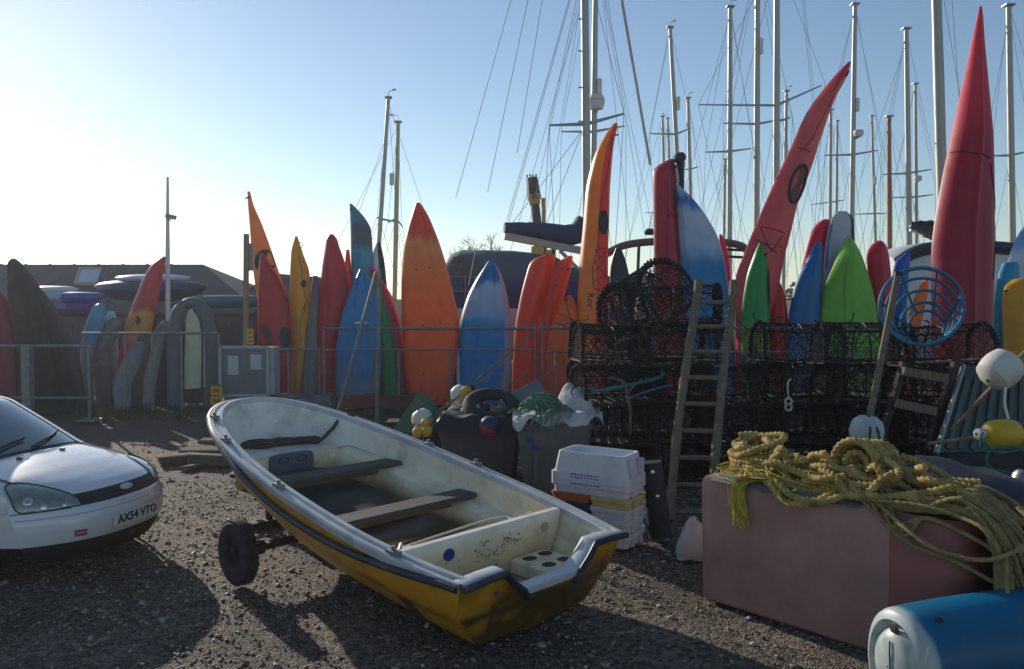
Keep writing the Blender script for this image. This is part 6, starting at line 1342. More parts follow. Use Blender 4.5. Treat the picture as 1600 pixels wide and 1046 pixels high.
    dan('old white float wound with cord at the left of the heap', (638, 668), (706, 630), 9.4, 9.7, [(.32, FLOAT_W)], rad=.13, ln=.24)
    dan('small white float with a yellow green cane in the middle of the heap', (700, 652), (768, 610), 9.9, 10.2, [(.12, FLOAT_W)], rad=.09, ln=.18)
    dan('cream float low down in front of the blue and white kayak', (712, 660), (826, 582), 9.6, 10.3, [(.20, FLOAT_W)], rad=.12, ln=.24)
    dan('bare cane tipped marker leaning furthest right', (754, 642), (862, 582), 9.7, 10.2, [(-.02, BUOYB)], rad=.06, ln=.12)
    for (u, v, rr, lb) in ((652, 676, .058, 'left yellow float of the pair behind the dinghy rim'), (667, 674, .062, 'right yellow float of the pair behind the dinghy rim'), (664, 662, .05, 'small yellow float above the pair behind the dinghy rim')):
        c_ = at(u, v, 9.1); mb = MB(); mb.lathe([(.005, -rr * 1.15), (rr * .7, -rr * .9), (rr, -.2 * rr), (rr, .3 * rr), (rr * .7, rr * .9), (.005, rr * 1.15)], c_, (.2, 0, 1), 16); mb.build('small_float', FLOAT_Y, base=c_ - np.array([0, 0, rr]), label=lb, cat='float', group='yellow floats behind the dinghy')
    mb = MB()
    P = [at(668 + 14 * math.cos(q), 640 + 12 * math.sin(q) + 2 * k, 9.45) for k in range(3) for q in np.linspace(0, 6.283, 10)] + [at(640, 676, 9.3), at(625, 690, 9.3), at(650, 680, 9.2), at(665, 655, 9.2), at(661, 690, 9.05)]
    mb.tube(smooth_path(P, 4), .009, 5); mb.build('tangled_cord', TEAL_ROPE, base=at(650, 690, 9.2), label='dark teal cord wound round the old white float', cat='cord')
    mb = rope_dome(at(700, 664, 9.5), .22, .15, .08, 0, .010, None, 12); mb.build('grey_rope', mat('grey_rope', (.14, .14, .14), .8, var=.3), base=at(700, 664, 9.5), label='grey rope tangle on the black sheet', cat='rope')
    # green board, grey plank
    V = [at(612, 676, 10.8), at(682, 676, 10.9), at(690, 650, 11.0), at(676, 626, 11.1), at(659, 610, 11.15), at(650, 618, 11.1)]; n_ = np.cross(V[1] - V[0], V[4] - V[0]); n_ /= np.linalg.norm(n_); V2 = [p + n_ * .018 for p in V]
    mb = MB(); mb.add(V + V2, [tuple(range(6)), tuple(range(11, 5, -1))] + [(i, (i + 1) % 6, 6 + (i + 1) % 6, 6 + i) for i in range(6)]); mb.build('green_board', GREENB, base=V[0], smooth=False, label='pale green pointed board leaning below the biggest orange kayak', cat='board')
    p = gnd(650, 692); mb = MB(); mb.box((p[0] + .1, 11.3, .22), (.9, .4, .44)); mb.build('dark_crate', BIN, base=(p[0] + .1, 11.3, 0), label='dark crate under the pale green board', cat='crate')
    mb = MB(); mb.bar(at(786, 638, 9.7), at(846, 604, 9.9), .22, .03, up=(0, -1, .5)); mb.build('grey_plank', mat('grey_plank', (.17, .18, .21), .7, var=.2), base=at(786, 638, 9.7), label='slanting grey plank beside the white sack', cat='plank')
tubs()

# ------------------------------------------------------------------ lobster pots
def pot_parts():
    """one D-shaped pot, 0.95 wide (x), 0.62 deep (y), 0.46 high, base at z = 0"""
    W, D, Hh = .95, .62, .46; hoop = lambda x, n=15, k=1.: [(x, D / 2 * k * math.cos(a), .03 + (Hh - .03) * k * math.sin(a) ** .75) for a in np.linspace(0, math.pi, n)]
    fr = MB(); rp = MB(); nt = MB(); ba = MB()
    for x in (-W / 2, 0, W / 2):
        fr.tube(hoop(x), .012, 6)
        P = []; H_ = smooth_path(hoop(x), 5); n = len(H_)
        for i in range(n * 2): k = i / 2; a = H_[min(int(k), n - 1)]; P.append(a + np.array([math.cos(i * 1.1) * .024, 0, math.sin(i * 1.1) * .024]))
        if x: rp.tube(np.array(P), .0145, 5)
    for y, z in ((-D / 2, .03), (D / 2, .03), (0, Hh)): fr.tube([(-W / 2, y, z), (W / 2, y, z)], .012, 6)
    for a in (.8, 2.34): fr.tube([(-W / 2, D / 2 * math.cos(a), .03 + (Hh - .03) * math.sin(a) ** .75), (W / 2, D / 2 * math.cos(a), .03 + (Hh - .03) * math.sin(a) ** .75)], .009, 5)
    for x in np.linspace(-W / 2, W / 2, 9): ba.box((x, 0, .015), (.035, D, .02))
    # diamond net over the shell and both ends
    nu, nv = 17, 17
    def surf(u, v): a = math.pi * v; s = 1 - .035 * math.sin(math.pi * ((u * 2) % 1)); return np.array([(u - .5) * W, D / 2 * s * math.cos(a), .03 + (Hh - .03) * s * math.sin(a) ** .75])
    rr = random.Random(3)
    def strand(p, q): nt.tube([p, (p + q) / 2 + np.array([rr.gauss(0, .003), rr.gauss(0, .003), -.004]), q], .0035, 3)
    K_ = {(i, j): surf(i / nu, j / nv) + np.array([rr.gauss(0, .006), rr.gauss(0, .004), rr.gauss(0, .004)]) for i in range(nu + 1) for j in range(nv + 1)}
    for i in range(nu):
        for j in range(nv):
            if (i + j) % 2 == 0: strand(K_[i, j], K_[i + 1, j + 1])
            else: strand(K_[i + 1, j], K_[i, j + 1])
            if (i * 7 + j * 3) % 5 == 0: strand(K_[i, j], K_[i + 1, j])
    for x in (-W / 2, W / 2):
        for k in range(14):
            y = -D / 2 + D * (k + .5) / 14; z = .03 + (Hh - .03) * math.sin(math.acos(2 * y / D)) ** .75
            strand(np.array([x, y, .03]), np.array([x + rr.gauss(0, .01), y * .9, z])); zz = .03 + (Hh - .05) * (k + .5) / 14; yy = D / 2 * math.sqrt(max(0, 1 - ((zz - .03) / (Hh - .03)) ** 2.2)); strand(np.array([x, -yy, zz]), np.array([x, yy, zz]))
    # entrance funnel
    for k in range(12):
        a = 2 * math.pi * k / 12; strand(np.array([-.15 + .17 * math.cos(a), -D / 2 * .75, .25 + .14 * math.sin(a)]), np.array([-.15 + .08 * math.cos(a), -.02, .22 + .07 * math.sin(a)]))
    fr.tube([(-.15 + .08 * math.cos(a), -.02, .22 + .07 * math.sin(a)) for a in np.linspace(0, 6.283, 13)[:-1]], .008, 5, closed=True)
    # bait rope and loose ends
    for k in range(5):
        x = rr.uniform(-.4, .4); P = [surf((x / W) + .5, .75 - .1 * k)]
        for q in range(4): P.append(P[-1] + np.array([rr.gauss(0, .05), -abs(rr.gauss(0, .02)), -.05 + rr.gauss(0, .04)]))
        rp.tube(smooth_path(P, 4), .006, 4)
    return fr, rp, nt, ba
def pots():
    fr, rp, nt, ba = pot_parts(); G = 'stacked lobster pots'
    base = thing('lobster_pot', '', 'lobster pot', (0, 0, 0), G)
    fr.build('frame', POTSTEEL, base, local=True); rp.build('rope_binding', NETROPE, base, local=True, kind='stuff'); nt.build('netting', NET, base, local=True, kind='stuff'); ba.build('base_slats', mat('dark_slats', (.03, .026, .022), .85, var=.3), base, local=True)
    spots = []
    cols = ['left', 'second', 'middle', 'fourth', 'right']
    # columns by measured pixel, tiers upward
    for ci, (u, tiers) in enumerate(((955, 4), (1050, 5), (1152, 3), (1245, 4), (1345, 4), (1462, 4))):
        for row, Y in enumerate((9.35, 10.05)):
            for k in range(tiers - (1 if (row == 0 and ci == 0) or (row == 1 and ci) else 0)):
                p = at(u + R.uniform(-4, 4), 600, Y); z = k * .465
                spots.append((p[0], Y + R.uniform(-.05, .05), z, R.uniform(-.12, .12), ci, k, row, tiers))
    tier = ['on the ground', 'second up', 'third up', 'fourth up', 'fifth up']
    colname = ['beside the tall grey tub', 'left of the ladder', 'behind the ladder', 'under the lime kayak', 'behind the float on a staff', 'under the tallest red kayak']
    for i, (x, y, z, rz, ci, k, row, ti) in enumerate(spots):
        o = base if i == 0 else copy_tree(base)
        o.location = (x + R.uniform(-.06, .06), y + R.uniform(-.06, .06), z + R.uniform(-.01, .02)); o.rotation_euler = (R.uniform(-.07, .07), R.uniform(-.07, .07), rz * 2.2 + (math.pi if R.random() < .5 else 0)); o.scale = (R.uniform(.94, 1.08), R.uniform(.94, 1.06), R.uniform(.93, 1.03))
        o['label'] = 'netted lobster pot %s, %s in the %s column' % (colname[ci], tier[k], 'front' if row == 0 else 'back')
    # big tilted pot on top, one small at the left
    o = copy_tree(base); p = at(1022, 500, 9.5); o.location = (p[0] + .05, 9.6, p[2] - .05); o.rotation_euler = (-.35, -.30, .95); o.scale = (1.15, 1.25, 1.45); o['label'] = 'largest lobster pot tipped on top of the stack left of the ladder'
    o = copy_tree(base); p = at(950, 566, 9.3); o.location = (p[0], 9.2, p[2]); o.rotation_euler = (0, .05, .15); o.scale = (.8, .9, .9); o['label'] = 'netted lobster pot topping the stack beside the tall grey tub'
    mr_ = random.Random(11); t = thing('loose_pot_line', 'dark tangled lines hanging over the front of the stacked lobster pots', 'rope', at(1150, 600, 8.95)); mb = MB()
    for k in range(70):
        u = mr_.uniform(900, 1500); v = mr_.choice((500, 512, 560, 575, 622, 640)) + mr_.uniform(-12, 12); P = [at(u, v, 9.0 + mr_.uniform(-.03, .06))]
        for q in range(5): P.append(P[-1] + np.array([mr_.gauss(0, .07), mr_.gauss(-.012, .015), -mr_.uniform(-.03, .10)]))
        mb.tube(smooth_path(P, 5), mr_.choice((.004, .006, .009)), 5)
    mb.build('line_tangle', NETROPE, t, kind='stuff')
    # teal rope laid along a pot edge
    mb = MB(); P = smooth_path([at(922, 604, 8.98), at(930, 612, 8.95), at(960, 606, 8.95), at(1000, 598, 8.95), at(1030, 590, 8.98), at(1036, 580, 9.0)], 8); mb.tube(P, .022, 6, lobes=3, twist=60); mb.build('teal_rope', TEAL_ROPE, base=at(930, 612, 9), label='dark teal rope along the edge of the left lobster pots', cat='rope')
    mb = MB(); mb.tube(smooth_path([at(985, 622, 8.95), at(1010, 612, 8.93), at(1035, 605, 8.95), at(1050, 602, 8.97)], 6), .012, 6); mb.build('blue_rope', BLUEPIPE, base=at(985, 622, 8.95), label='short blue rope on the left lobster pots', cat='rope')
    mb = MB(); mb.tube(smooth_path([at(952, 590, 8.9), at(975, 600, 8.88), at(985, 640, 8.88), at(984, 680, 8.9)], 6), .015, 6); mb.tube(smooth_path([at(1003, 592, 8.9), at(985, 610, 8.87), at(980, 630, 8.88)], 6), .012, 6); mb.build('tan_rope', mat('tan_rope', (.13, .115, .09), .85, var=.3), base=at(984, 680, 8.9), label='tan forked rope end hanging on the left lobster pots', cat='rope')
    mb = MB()
    for s in (-1, 1): mb.tube([at(1232 + 5 * math.cos(q), 632 + s * 4.5 + 5 * math.sin(q), 8.9) for q in np.linspace(0, 6.283, 13)[:-1]], .013, 6, closed=True)
    mb.tube(smooth_path([at(1232, 622, 8.9), at(1231, 600, 8.92), at(1236, 592, 8.95)], 5), .008, 5); mb.build('white_knot', FLOAT_W, base=at(1232, 632, 8.9), label='white knotted rope eye shaped like an eight on the dark pots', cat='knot')
    # ladder
    b = gnd(1075, 812); t = thing('wooden_ladder', 'weathered wooden pole ladder leaning on the lobster pots', 'ladder', b)
    Yb, Yt = b[1] + .0, 8.95; fy = lambda v: Yb + (Yt - Yb) * (808 - v) / (808 - 440)
    for pts in ([(1046, 812), (1058, 678), (1074, 560), (1084, 500), (1092, 440)], [(1110, 812), (1121, 678), (1133, 560), (1141, 500), (1147, 440)]):
        P = smooth_path([at(u, v, fy(v)) for u, v in pts], 5); P[0][2] = 0; mb = MB(); mb.tube(P, [.047 + .004 * math.sin(i * 1.7) for i in range(len(P))], 10); mb.build('side_rail', WOOD, t)
    for v in (472, 510, 549, 590, 631, 673, 715, 757, 800): ul = 1046 + (812 - v) * 46 / 372; ur = 1110 + (812 - v) * 37 / 372; mb = MB(); mb.tube([at(ul, v, fy(v)), at((ul + ur) / 2, v + .5, fy(v)), at(ur, v + 1, fy(v))], [.022, .027, .022], 8); mb.build('rung', WOOD, t)
    # blue basket of plastic hoops
    t = thing('blue_hoop_basket', 'round blue plastic hoop basket lying open on the lobster pots', 'basket', at(1440, 535, 9.3))
    rings = [(1440, 479, 66, 60, 8.75), (1441, 487, 58, 52, 8.85), (1443, 497, 48, 43, 8.95), (1445, 506, 38, 33, 9.05), (1447, 512, 28, 26, 9.12)]
    fr_ = lambda r_, q: at(r_[0] + r_[2] * math.cos(q), r_[1] - r_[3] * math.sin(q), r_[4])
    for k, r_ in enumerate(rings): mb = MB(); mb.tube(np.array([fr_(r_, q) for q in np.linspace(0, 6.283, 41)[:-1]]), .022 if k == 0 else .017, 8, closed=True); mb.build('hoop', BLUEPIPE, t)
    for q in np.linspace(.3, 6.58, 8)[:-1]: mb = MB(); mb.tube(smooth_path([fr_(r_, q) for r_ in rings], 4), .014, 7); mb.build('spoke', BLUEPIPE, t)
    # float on a wooden staff
    a = at(1352, 700, 7.2); a[2] = max(a[2], .7); bt = at(1403, 428, 7.6); fb = at(1354, 676, 7.2); t = thing('staff_buoy', 'white float at the foot of a slanting wooden staff', 'marker buoy', a)
    mb = MB(); mb.bar(fb, bt, .055, .035, up=(0, -1, 0)); mb.build('staff', WOOD, t)
    mb = MB(); mb.box(bt + np.array([0, 0, .0]), (.07, .05, .04)); mb.build('staff_cap', BLACK, t)
    mb = MB(); mb.lathe([(.01, -.19), (.09, -.17), (.14, -.08), (.15, .02), (.13, .1), (.08, .145), (.02, .155)], fb, (.05, -.05, 1), 20); fo = mb.build('float', mat('pale_teal_float', (.42, .47, .46), .5, var=.2, scale=3), t)
    for dx in (-.03, .03): mb = MB(); mb.tube(smooth_path([fb + np.array([0, -.03, .16]), fb + np.array([dx, -.14, .06]), fb + np.array([dx * 1.6, -.165, -.05]), fb + np.array([dx * 2, -.14, -.16])], 5), .009, 5); mb.build('lashing', LINE, fo)
    # second frame: wooden rungs
    Y = 8.2; t = thing('wooden_rack', 'dark wooden rack end with two pale rungs right of the staff', 'rack', at(1420, 760, Y) * np.array([1, 1, 0]))
    for pts in ([(1372, 690), (1392, 640), (1412, 566)], [(1452, 700), (1470, 640), (1496, 556)]):
        P = [at(u, v, Y + .1 * (700 - v) / 140) for u, v in pts]; P = [np.array([P[0][0] - .1, P[0][1], .02])] + P; mb = MB()
        for q in range(len(P) - 1): mb.bar(P[q], P[q + 1], .06, .07)
        mb.build('upright', mat('dark_timber', (.05, .03, .026), .8, var=.3), t)
    for (u0, v0, u1, v1) in ((1411, 580, 1480, 592), (1399, 630, 1462, 643)): mb = MB(); mb.bar(at(u0, v0, Y - .05), at(u1, v1, Y - .05), .06, .09); mb.build('rung', WOOD, t)
    # translucent greenish panel
    Y = 7.9; q = [(1462, 708), (1600, 712), (1600, 575), (1505, 571)]; V = [at(u, v, Y + (.45 if v < 640 else 0)) for u, v in q]; n_ = np.array([0, 1., -.2]) * .05
    t = thing('ribbed_panel', 'greenish grey ribbed plastic panel leaning behind the buoys', 'panel', V[0] * np.array([1, 1, 0])); mb = MB(); mb.add(V + [p + n_ for p in V], [(0, 1, 2, 3), (7, 6, 5, 4), (0, 4, 5, 1), (1, 5, 6, 2), (2, 6, 7, 3), (3, 7, 4, 0)]); PM = mat('green_grey_plastic', (.05, .068, .058), .4, var=.25, scale=3, dirt=(.05, .05, .04), damt=.5); mb.build('sheet', PM, t, smooth=False)
    for s in np.linspace(.12, .95, 7): mb = MB(); a, b = V[0] + (V[1] - V[0]) * s, V[3] + (V[2] - V[3]) * s; mb.bar(a + (b - a) * .05 - n_ * .2, a + (b - a) * .85 - n_ * .2, .05, .02, up=(0, 1, 0)); mb.build('rib', PM, t)
    mb = MB(); mb.bar(V[0] - n_ * .3, V[3] - n_ * .3, .03, .04, up=(0, 1, 0)); mb.build('pale_edge', mat('pale_edge_plastic', (.25, .30, .28), .4, var=.3), t)  # paler strip along the panel's slanting left edge
    mb = MB(); mb.box((V[0][0] + .6, Y + .1, .32), (1.1, .5, .6)); mb.build('crate', BIN, base=(V[0][0] + .6, Y + .1, 0), label='black crate under the ribbed panel', cat='crate')
    # right hand buoys
    def buoy(label, u, v, Y, rad, ln, ax, m, a, b):
        c = at(u, v, Y); t = thing('net_buoy', label, 'buoy', c - np.array([0, 0, rad]), 'buoys at the right'); z = np.array(ax, float); mb = MB()
        mb.lathe([(.02, -ln / 2), (rad * .6, -ln / 2 + .006), (rad * .9, -ln * .36), (rad, -ln * .1), (rad, ln * .12), (rad * .9, ln * .36), (rad * .6, ln / 2 - .006), (.02, ln / 2)], c, z, 24); mb.build('float', m, t)
        mb = MB(); mb.tube([at(*a), at(*b)], .018, 7); mb.build('cane', STICK, t)
        return t
    buoy('white rounded buoy on a cane at the right edge, above the yellow one', 1563, 578, 6.9, .165, .30, (.6, .1, .5), FLOAT_W, (1487, 672, 7.3), (1640, 510, 6.7))
    yb = buoy('yellow barrel buoy at the right edge under the white one', 1566, 679, 6.5, .125, .30, (1, .2, .02), FLOAT_Y, (1450, 694, 6.8), (1540, 682, 6.55))
    mb = MB(); mb.lathe([(.012, -.06), (.045, -.05), (.05, .03), (.03, .06)], at(1535, 678, 6.5), (1, .2, 0), 12); mb.build('float_cap', FLOAT_W, base=at(1535, 690, 6.5), label='small white cap beside the yellow barrel buoy', cat='cap')
    mb = MB(); mb.tube(smooth_path([at(1535, 676, 6.35), at(1532, 700, 6.3), at(1548, 706, 6.3), at(1538, 690, 6.3), at(1560, 708, 6.3), at(1600, 700, 6.35), at(1550, 702, 6.3), at(1545, 730, 6.3), at(1590, 745, 6.3), at(1594, 790, 6.2), at(1600, 830, 6.1)], 6), .009, 6); mb.build('teal_cord', TEAL_ROPE, yb)
    mb = MB(); mb.tube(smooth_path([at(1572, 600, 6.8), at(1570, 630, 6.75), at(1576, 655, 6.7)], 5), .012, 6); mb.build('pale_line', FLOAT_W, base=at(1575, 655, 6.7), label='short pale line hanging between the white and yellow buoys', cat='line')
pots()

# ------------------------------------------------------------------ red tub with the rope heap
RA = gnd(1095, 936); RB = gnd(1360, 1022); e1 = (RB - RA); e1[2] = 0; e1 /= np.linalg.norm(e1); e2 = np.array([-e1[1], e1[0], 0])
RH = 2.1 - (745 - 475) * RA[1] / F
BX = lambda a, b, z: RA * np.array([1, 1, 0]) + e1 * a + e2 * b + np.array([0, 0, z])
RL = 1.74; RD = .85
def redtub():
    t = thing('red_tub', 'large faded red fibreglass tub with rope heaped on its lid', 'tub', BX(RL / 2, RD / 2, 0)); rc = .17
    def outline(k=0.):
        P = [(0 + k, 0 + k), (.06, k), (1.30, k), (RL - rc, k)]
        P += [(RL - rc + (rc - k) * math.sin(q), rc - (rc - k) * math.cos(q)) for q in np.linspace(.2, math.pi / 2, 7)]
        P += [(RL - k, RD - k), (k, RD - k)]
        return P
    rows = []
    for z, k in ((.0, .03), (.02, .012), (.3, .006), (RH - .05, .0), (RH - .02, .006), (RH, .02), (RH, .06)): rows.append([BX(a, b, z) + np.array([0, 0, 0]) for a, b in outline(k)])
    G = np.array(rows); mb = MB(); mb.grid(G, cv=True); n = G.shape[1]; mb.f.append(tuple(6 * n + i for i in range(n))); mb.mi.append(0)
    # redder repainted end from the seam on
    ov = len(mb.f)
    for i, f_ in enumerate(mb.f):
        if len(f_) == 4 and all((p % n) >= 2 and (p % n) <= 10 for p in f_): mb.mi[i] = 1
    mb.build('body', [TUBRED, TUBRED2], t, angle=30)
    mb = MB(); G = np.array([[BX(a, b, RH + .012 + .006 * mnoise.noise((a * 4, b * 4, 0.)) - (.03 if b < 0 else 0)) for b in (-.022, -.02, .02, .3, .6, .8)] for a in np.linspace(.09, 1.12, 15)]); mb.grid(G); mb.build('lid_sheet', mat('grey_sheet', (.20, .205, .20), .7, var=.2, dirt=(.1, .1, .1), damt=.5), t)
redtub()
def rope_pile():
    t = thing('thick_rope', 'heap of thick old yellow rope with a frayed tassel on the red tub', 'rope', BX(.8, .3, RH)); rad = .0215
    def strand(pts, r=rad, nm='rope_length', m=ROPE, n=10, tw=58, sides=12):
        P = smooth_path(pts, n); 
        # resample evenly so that the twist reads
        d = np.concatenate([[0], np.cumsum(np.linalg.norm(np.diff(P, axis=0), axis=1))]); k = max(6, int(d[-1] / .0065)); s = np.linspace(0, d[-1], k)
        P = np.stack([np.interp(s, d, P[:, c]) for c in range(3)], 1); mb = MB(); mb.tube(P, r, sides, lobes=3, twist=tw, amp=.19); return mb.build(nm, m, t)
    W_ = lambda u, v, Y: at(u, v, Y)
    def ring(c, rx, ry, h, turns, dz, tilt=0., ph=0., jit=.012, n=9):
        return [BX(c[0] + rx * math.cos(ph + q) + R.gauss(0, jit), c[1] + ry * math.sin(ph + q) + R.gauss(0, jit), c[2] + h * math.sin(ph + q + tilt) + dz * q + abs(R.gauss(0, jit * .4))) for q in np.linspace(0, 2 * math.pi * turns, int(n * turns))]
    z0 = RH + .045
    # coil at the left end
    strand(ring((.22, .36, z0 - .01), .19, .15, .012, 3.2, .006, jit=.012)); strand(ring((.22, .34, z0 + .08), .16, .12, .02, 2.3, .008, ph=1., jit=.012)); strand(ring((.25, .33, z0 + .13), .17, .12, .06, 1.4, .01, tilt=1.0, ph=2., jit=.01)); strand([BX(.05, .5, z0 + .02), BX(.2, .45, z0 + .17), BX(.33, .32, z0 + .20), BX(.40, .22, z0 + .10), BX(.28, .12, z0 + .02), BX(.12, .18, z0)])
    # long lengths running along the lid
    for k in range(26):
        b = .04 + .042 * (k % 12) + R.uniform(-.015, .015); a0 = R.uniform(.2, .8); a1 = R.uniform(1.0, 1.72); n = 5; zz = z0 - .018 + .042 * (k // 9) + R.uniform(0, .02); sl = R.uniform(-.12, .12)
        strand([BX(a0 + (a1 - a0) * i / n, b + sl * (i / n - .5) + R.gauss(0, .022), zz + .018 * math.sin(i * 1.9 + k) + abs(R.gauss(0, .014))) for i in range(n + 1)])
    for k in range(9):
        a = R.uniform(.45, 1.5); b = R.uniform(.1, .4); rx, ry = R.uniform(.10, .2), R.uniform(.07, .13); ph = R.uniform(0, 6.28); tl = R.uniform(-.6, .6)
        strand([BX(a + rx * math.cos(ph + q), b + ry * math.sin(ph + q), z0 + .07 + .05 * math.sin(q + tl) + .012 * q) for q in np.linspace(0, R.uniform(4.5, 8.), 12)])
    # big standing coil in the middle, axis toward the viewer
    for k in range(8):
        c = BX(.98 + .008 * k, .22 + .042 * k, z0 + .15); r_ = .135 - .006 * k; r_ += .012 * R.random()
        strand([c + (e1 * math.cos(q) * r_ + np.array([0, 0, 1]) * math.sin(q) * r_ * 1.05) + e2 * .01 * q for q in np.linspace(0, 6.6, 14)])
    for k in range(3): c = BX(.99, .24 + .03 * k, z0 + .15); r_ = .075 - .018 * k; strand([c + (e1 * math.cos(q) * r_ + np.array([0, 0, 1]) * math.sin(q) * r_) for q in np.linspace(0, 6.3, 10)], r=.0205)
    # kinked loops standing proud
    for c, h in ((.52, .20), (.60, .15), (.80, .20), (1.14, .17), (1.22, .14)):
        b = R.uniform(.06, .3); strand([BX(c - .16, b + .10, z0), BX(c - .07, b + .05, z0 + h * .7), BX(c, b, z0 + h), BX(c + .05, b - .03, z0 + h * .7), BX(c + .07, b - .06, z0 + .04), BX(c + .15, b - .02, z0), BX(c + .3, b + .05, z0 + .03)])
    # loops drooping over the front edge
    strand([BX(.48, .05, z0), BX(.56, -.035, z0 - .02), BX(.66, -.045, z0 - .10), BX(.80, -.045, z0 - .09), BX(.92, -.03, z0 - .03), BX(1.0, .05, z0 + .04)], r=.0215)
    strand([BX(.52, .07, z0), BX(.60, -.02, z0 + .0), BX(.74, -.05, z0 - .06), BX(.92, -.04, z0 - .05), BX(1.08, .0, z0 + .03), BX(1.2, .1, z0 + .09)])
    strand([BX(.85, .05, z0 + .12), BX(.98, -.01, z0 + .10), BX(1.06, -.03, z0 + .02), BX(1.16, -.02, z0 + .03), BX(1.24, .02, z0 + .12), BX(1.30, .06, z0 + .17)])
    strand([BX(1.02, .02, z0 + .05), BX(1.2, -.02, z0 + .03), BX(1.35, .02, z0 + .05), BX(1.5, .06, z0 + .09), BX(1.62, .08, z0 + .13), BX(1.72, .16, z0 + .05)])
    # frayed tassel over the front edge
    mb = MB()
    for i in range(170):
        a = R.gauss(.315, .02); p0 = BX(a + R.gauss(.05, .05), R.uniform(.02, .1), z0 + R.uniform(-.01, .03)); p1 = BX(a, -.03 + R.gauss(0, .008), RH - .005); e = R.uniform(.16, .30)
        mb.tube(smooth_path([p0, p1, BX(a + R.gauss(0, .012), -.035 + R.gauss(0, .01), RH - e * .5), BX(a + R.gauss(.012, .022), -.03 + R.gauss(0, .014), RH - e)], 4), .0022, 3)
    mb.build('frayed_tassel', FRAY, t, kind='stuff')
    mb = MB()
    for i in range(26):
        a = R.uniform(.2, .9); q = [BX(a, R.uniform(-.02, .15), z0 + R.uniform(.0, .1))]
        for k in range(4): q.append(q[-1] + e1 * R.gauss(.05, .05) + e2 * R.gauss(-.01, .03) + np.array([0, 0, R.gauss(-.012, .03)]))
        mb.tube(smooth_path(q, 4), .004, 4)
    for i in range(8):
        p = BX(R.uniform(.10, .3), R.uniform(.0, .3), z0); mb.tube(smooth_path([p, p - e1 * R.uniform(.06, .16) + np.array([0, 0, .02]), p - e1 * R.uniform(.1, .2) - e2 * .05 + np.array([0, 0, -.02]), p - e1 * .02 - e2 * .1 - np.array([0, 0, .015])], 5), .004, 4)
    mb.build('loose_yarn', FRAY, t, kind='stuff')
rope_pile()
def thin_rope():
    t = thing('thin_rope', 'hank of thin tan rope spilling over the right end of the red tub', 'rope', BX(RL, .3, RH))
    def strand(P, r=.0115): 
        P = smooth_path(P, 10); d = np.concatenate([[0], np.cumsum(np.linalg.norm(np.diff(P, axis=0), axis=1))]); k = max(6, int(d[-1] / .012)); s = np.linspace(0, d[-1], k); P = np.stack([np.interp(s, d, P[:, c]) for c in range(3)], 1)
        mb = MB(); mb.tube(P, r, 7, lobes=3, twist=120, amp=.16); mb.build('rope_strand', THIN, t)
    for i in range(62):
        f = i / 61; b = -.02 + .5 * f + R.gauss(0, .02); a0 = R.uniform(.95, 1.35); drop = R.uniform(.35, .80); out = R.uniform(.06, .30) + .12 * f
        q = [BX(a0, b * .7 + .02, RH + .02 + .03 * R.random()), BX(1.45 + R.gauss(0, .03), b, RH + .035 + .05 * R.random()), BX(RL - .06, b + R.gauss(0, .02), RH + .04 + .10 * R.random()), BX(RL + .05 + out * .4, b + R.gauss(0, .03), RH - .06 + .05 * R.random()), BX(RL + .05 + out * .8, b + R.gauss(.0, .05), RH - drop * .55), BX(RL + .04 + out, b + R.gauss(0, .06), RH - drop)]
        if i % 3 == 0: q += [BX(RL + out + .14, b + R.gauss(.05, .06), RH - drop - .03), BX(RL + .18 + out, b + R.gauss(.05, .05), RH - drop * .5), BX(RL + .1 + out, b + .05, RH - .1)]
        strand(q)
    for k in range(4): strand([BX(1.15 + .05 * k, -.01, RH + .03), BX(1.28 + .04 * k, -.035, RH - .06 - .02 * k), BX(1.45, -.05, RH - .16 - .02 * k) if k < 1 else BX(1.50, -.02, RH + .0), BX(1.68, .0, RH - .22 if k < 1 else RH - .04), BX(1.86, .04, RH - .30 if k < 1 else RH - .14), BX(1.98, .1, RH - .36)], .012)
    # big loop swinging out
    strand([BX(1.25, -.02, RH + .03), BX(1.42, -.10, RH - .05), BX(1.62, -.14, RH - .13), BX(1.84, -.10, RH - .14), BX(1.98, .02, RH - .06), BX(2.0, .12, RH + .03), BX(1.90, .2, RH + .1)], .012)
    # underlying bundle so that the hank has body
    mb = MB()
    for i in range(9):
        b = .02 + .055 * i; mb.tube(smooth_path([BX(1.2, b, RH + .02), BX(1.5, b, RH + .05), BX(RL, b, RH + .06), BX(RL + .11, b, RH - .08), BX(RL + .14, b, RH - .3), BX(RL + .16, b, RH - .55)], 8), .03, 10, lobes=3, twist=40)
    mb.build('bundle', THIN, t)
    mb = MB(); mb.tube(smooth_path([BX(RL + .10, -.03, RH - .46), BX(RL + .18, -.08, RH - .52), BX(RL + .3, -.06, RH - .50), BX(RL + .36, .05, RH - .42), BX(RL + .34, .05, RH - .25), BX(RL + .33, .05, RH - .1)], 8), .011, 6); mb.build('green_cord', GREEN_ROPE, t)
    # dark tarpaulin behind
    G = np.array([[BX(1.05 + .075 * i, .52 + .10 * j, RH + .02 + .15 * math.sin(math.pi * j / 9) * (1 - .02 * i) + .05 * mnoise.noise((i * .4, j * .5, 2.)) - .0012 * i * i * .8) for j in range(10)] for i in range(18)]); mb = MB(); mb.grid(G); mb.build('black_tarpaulin', mat('navy_tarp', (.014, .016, .022), .5, var=.3, bump=.5, bscale=10), base=BX(1.6, .8, RH), label='black tarpaulin heaped behind the yellow rope', cat='tarpaulin')
    p = gnd(1640, 1000); mb = MB(); c = BX(2.0, 1.15, 0); mb.box(c + np.array([0, 0, .33]), (1.0, .7, .66), rz=-.7); mb.build('black_bin', BIN, base=c, label='black bin under the tarpaulin at the right edge', cat='bin')
